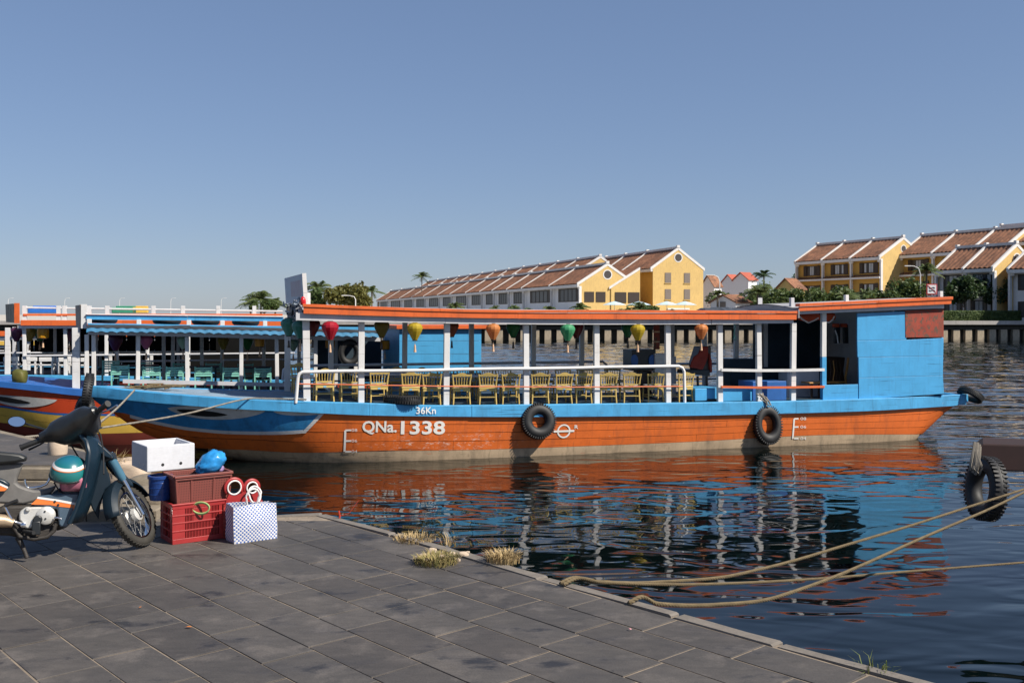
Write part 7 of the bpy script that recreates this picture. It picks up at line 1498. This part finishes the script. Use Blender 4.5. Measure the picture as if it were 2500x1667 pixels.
# blue plastic sack
plain('sack_blue', (0.02, 0.20, 0.48), 0.25, 0, 0.3, 12)
bm = bmesh.new(); bmesh.ops.create_icosphere(bm, subdivisions=4, radius=1.0)
for v in bm.verts:
    p = v.co.copy(); k = 1+0.14*mnoise.noise(p*2.2)+0.20*(0.3-abs(mnoise.noise(Vector((p.x*2.0, p.y*6, p.z*6)))))+0.09*(0.3-abs(mnoise.noise(p*9))); f_ = 0.8+0.35*(p.x*0.5+0.5); v.co = Vector((p.x*0.125, p.y*0.085*f_, p.z*0.083*f_))*k
me = bpy.data.meshes.new('plastic_sack'); bm.to_mesh(me); bm.free(); me.materials.append(MATS['sack_blue']); me.polygons.foreach_set('use_smooth', [True]*len(me.polygons))
o = put(me, 'plastic_sack', None, loc_on(cr0, 0.335, 0.10, 0.60), (R(10), R(-28), GA)); tag(o, 'crinkled blue plastic sack on the brown basket', 'sack')
plain('lilac_plastic', (0.30, 0.20, 0.36), 0.4); o = rock(loc_on(cr0, 0.42, 0.15, 0.54), (0.10, 0.09, 0.06), 'lilac_plastic', 41, name='plastic_bag'); tag(o, 'small lilac plastic bag at the basket corner', 'bag')
# woven checked bag
def weave_mat(name, a, b, sc, dot=True):
    m, N, L, B = _mat(name); at2 = N.new('ShaderNodeAttribute'); at2.attribute_name = 'weave'; mp = N.new('ShaderNodeMapping'); mp.inputs['Scale'].default_value = (sc, sc, sc); L.new(at2.outputs['Vector'], mp.inputs[0])
    sx = N.new('ShaderNodeSeparateXYZ'); L.new(mp.outputs[0], sx.inputs[0]); par = []; edge_ = []
    def M1(op, a_, b_=None):
        q = N.new('ShaderNodeMath'); q.operation = op
        for i, v in enumerate((a_, b_)):
            if v is None: continue
            if isinstance(v, (int, float)): q.inputs[i].default_value = v
            else: L.new(v, q.inputs[i])
        return q.outputs[0]
    fl = [M1('FLOOR', sx.outputs[i]) for i in range(2)]; par = M1('FLOORED_MODULO', M1('ADD', fl[0], fl[1]), 2.0)
    fr = [M1('ABSOLUTE', M1('SUBTRACT', M1('FRACT', sx.outputs[i]), 0.5)) for i in range(2)]; ed = M1('MAXIMUM', fr[0], fr[1])
    inside = M1('LESS_THAN', ed, 0.44 if dot else 0.5); msk = M1('MULTIPLY', par, inside)
    c = mixc(N, L, msk, a, b); dk = M1('GREATER_THAN', ed, 0.47); c = mixc(N, L, M1('MULTIPLY', dk, 0.35), c, mul(a, 0.35)); L.new(c, B.inputs['Base Color']); B.inputs['Roughness'].default_value = 0.45
    bp2 = N.new('ShaderNodeBump'); bp2.inputs['Strength'].default_value = 0.6; bp2.inputs['Distance'].default_value = 0.004; bp2.invert = True; L.new(ed, bp2.inputs['Height']); L.new(bp2.outputs[0], B.inputs['Normal'])
weave_mat('weave_check', (0.60, 0.59, 0.60), (0.035, 0.10, 0.34), 68); weave_mat('weave_red', (0.30, 0.026, 0.018), (0.18, 0.012, 0.010), 60)
def bag_body(L1, D1, H1, seed, bulge=0.025, topk=0.93):
    """closed sheet round the bag; returns mesh with a weave attribute"""
    per = [(-L1/2, -D1/2), (L1/2, -D1/2), (L1/2, D1/2), (-L1/2, D1/2)]; pts = []; s_ = 0
    for k in range(4):
        a, b = per[k], per[(k+1) % 4]; n_ = 12 if k % 2 == 0 else 9; ln = math.dist(a, b)
        for i in range(n_): t = i/n_; pts.append((a[0]+(b[0]-a[0])*t, a[1]+(b[1]-a[1])*t, s_+ln*t, math.sin(math.pi*t), k))
        s_ += ln
    pts.append((pts[0][0], pts[0][1], s_, 0, 0)); rows = []; uv = []
    for j in range(15):
        h = j/14; r = []
        for (x, y, s, bl, k) in pts:
            kk = 1+(topk-1)*h; d_ = bulge*bl*math.sin(math.pi*min(1, h*1.05))*(1 if k in (0, 2) else -1.6*h); nx, ny = ((0, -1), (1, 0), (0, 1), (-1, 0))[k]
            nz = mnoise.noise(Vector((x*7+seed, y*7, h*3)))*0.008; yk = kk if k in (0, 2) else 1
            r.append(Vector((x*(1+0.02*math.sin(h*3)), y*(1-0.18*h), 0))+Vector((nx, ny, 0))*(d_+nz)+Vector((0, 0, H1*h+0.012*math.sin(s*9)*h))); uv.append((s, H1*h, 0))
        rows.append(r)
    m = MB(); m.grid(rows); return m, uv
def bag(name, label, loc, rot, L1, D1, H1, mat, seed):
    t_ = thing(name, label, 'bag', loc, rot); m, uv = bag_body(L1, D1, H1, seed); me = m.mesh('bag_body', mat, True, 50, fix=False); at3 = me.attributes.new('weave', 'FLOAT_VECTOR', 'POINT')
    at3.data.foreach_set('vector', [c for p in uv for c in p]); put(me, 'bag_body', t_)
    m = MB(); m.box((0, 0, 0.012), (L1*0.98, D1*0.98, 0.02)); m.build('bottom', mat, t_, smooth=False); return t_
bc = ground(573, 1328); gx = Vector((math.cos(GA), math.sin(GA), 0)); gy = Vector((-math.sin(GA), math.cos(GA), 0))
CB = bag('woven_bag', 'blue and white checked woven bag standing beside the red crate', bc+gx*0.175+gy*0.095, GA, 0.355, 0.19, 0.285, 'weave_check', 3)
def handle(parent, name, mat, x, y, z, w_, h, r, tilt=0.0):
    m = MB(); m.tube([Vector((x+w_*0.5*math.cos(a)*(1.0 if math.sin(a) > 0 else 0.85), y+tilt*math.sin(a), z+h*(math.sin(a)*0.5+0.42))) for a in linspace(R(-62), R(242), 26)], r, 8); return m.build(name, mat, parent)
plain('handle_white', (0.70, 0.66, 0.64), 0.4)
handle(CB, 'handle', 'handle_white', -0.02, -0.07, 0.275, 0.115, 0.155, 0.0075, -0.02); handle(CB, 'handle', 'handle_white', 0.055, 0.07, 0.285, 0.11, 0.13, 0.0075, 0.02)
RB = bag('woven_bag', 'red woven bag half hidden behind the checked bag', bc+gx*0.165+gy*0.30, GA, 0.33, 0.13, 0.27, 'weave_red', 8)
for (x, z1, hr) in ((-0.075, 0.40, 0.055), (0.075, 0.385, 0.045)):
    m = MB(); rows = []
    for i in range(25):        # raised ear of the bag round the grip hole
        a = R(-40)+R(260)*i/24; rows.append([Vector((x+hr*math.cos(a), -0.045, z1+hr*math.sin(a))), Vector((x+(hr+0.028)*math.cos(a), -0.045, z1+(hr+0.028)*math.sin(a)))])
    m.grid(rows); e_ = m.build('ear', 'crate_red', RB, fix=False); so = e_.modifiers.new('s', 'SOLIDIFY'); so.thickness = 0.012
    m = MB(); m.torus((x, -0.052, z1), hr, 0.0065, RY, 32, 8); m.build('grip_ring', 'handle_white', RB)
m = MB(); m.prism([(-0.16, 0.25), (0.16, 0.25), (0.15, 0.30), (0.125, 0.345), (0.09, 0.335), (0.03, 0.345), (0.0, 0.36), (-0.02, 0.345), (-0.06, 0.335), (-0.12, 0.35), (-0.14, 0.31)], lambda a, b, t: (a, t, b), -0.052, -0.04); m.build('front_lip', 'crate_red', RB, smooth=False)
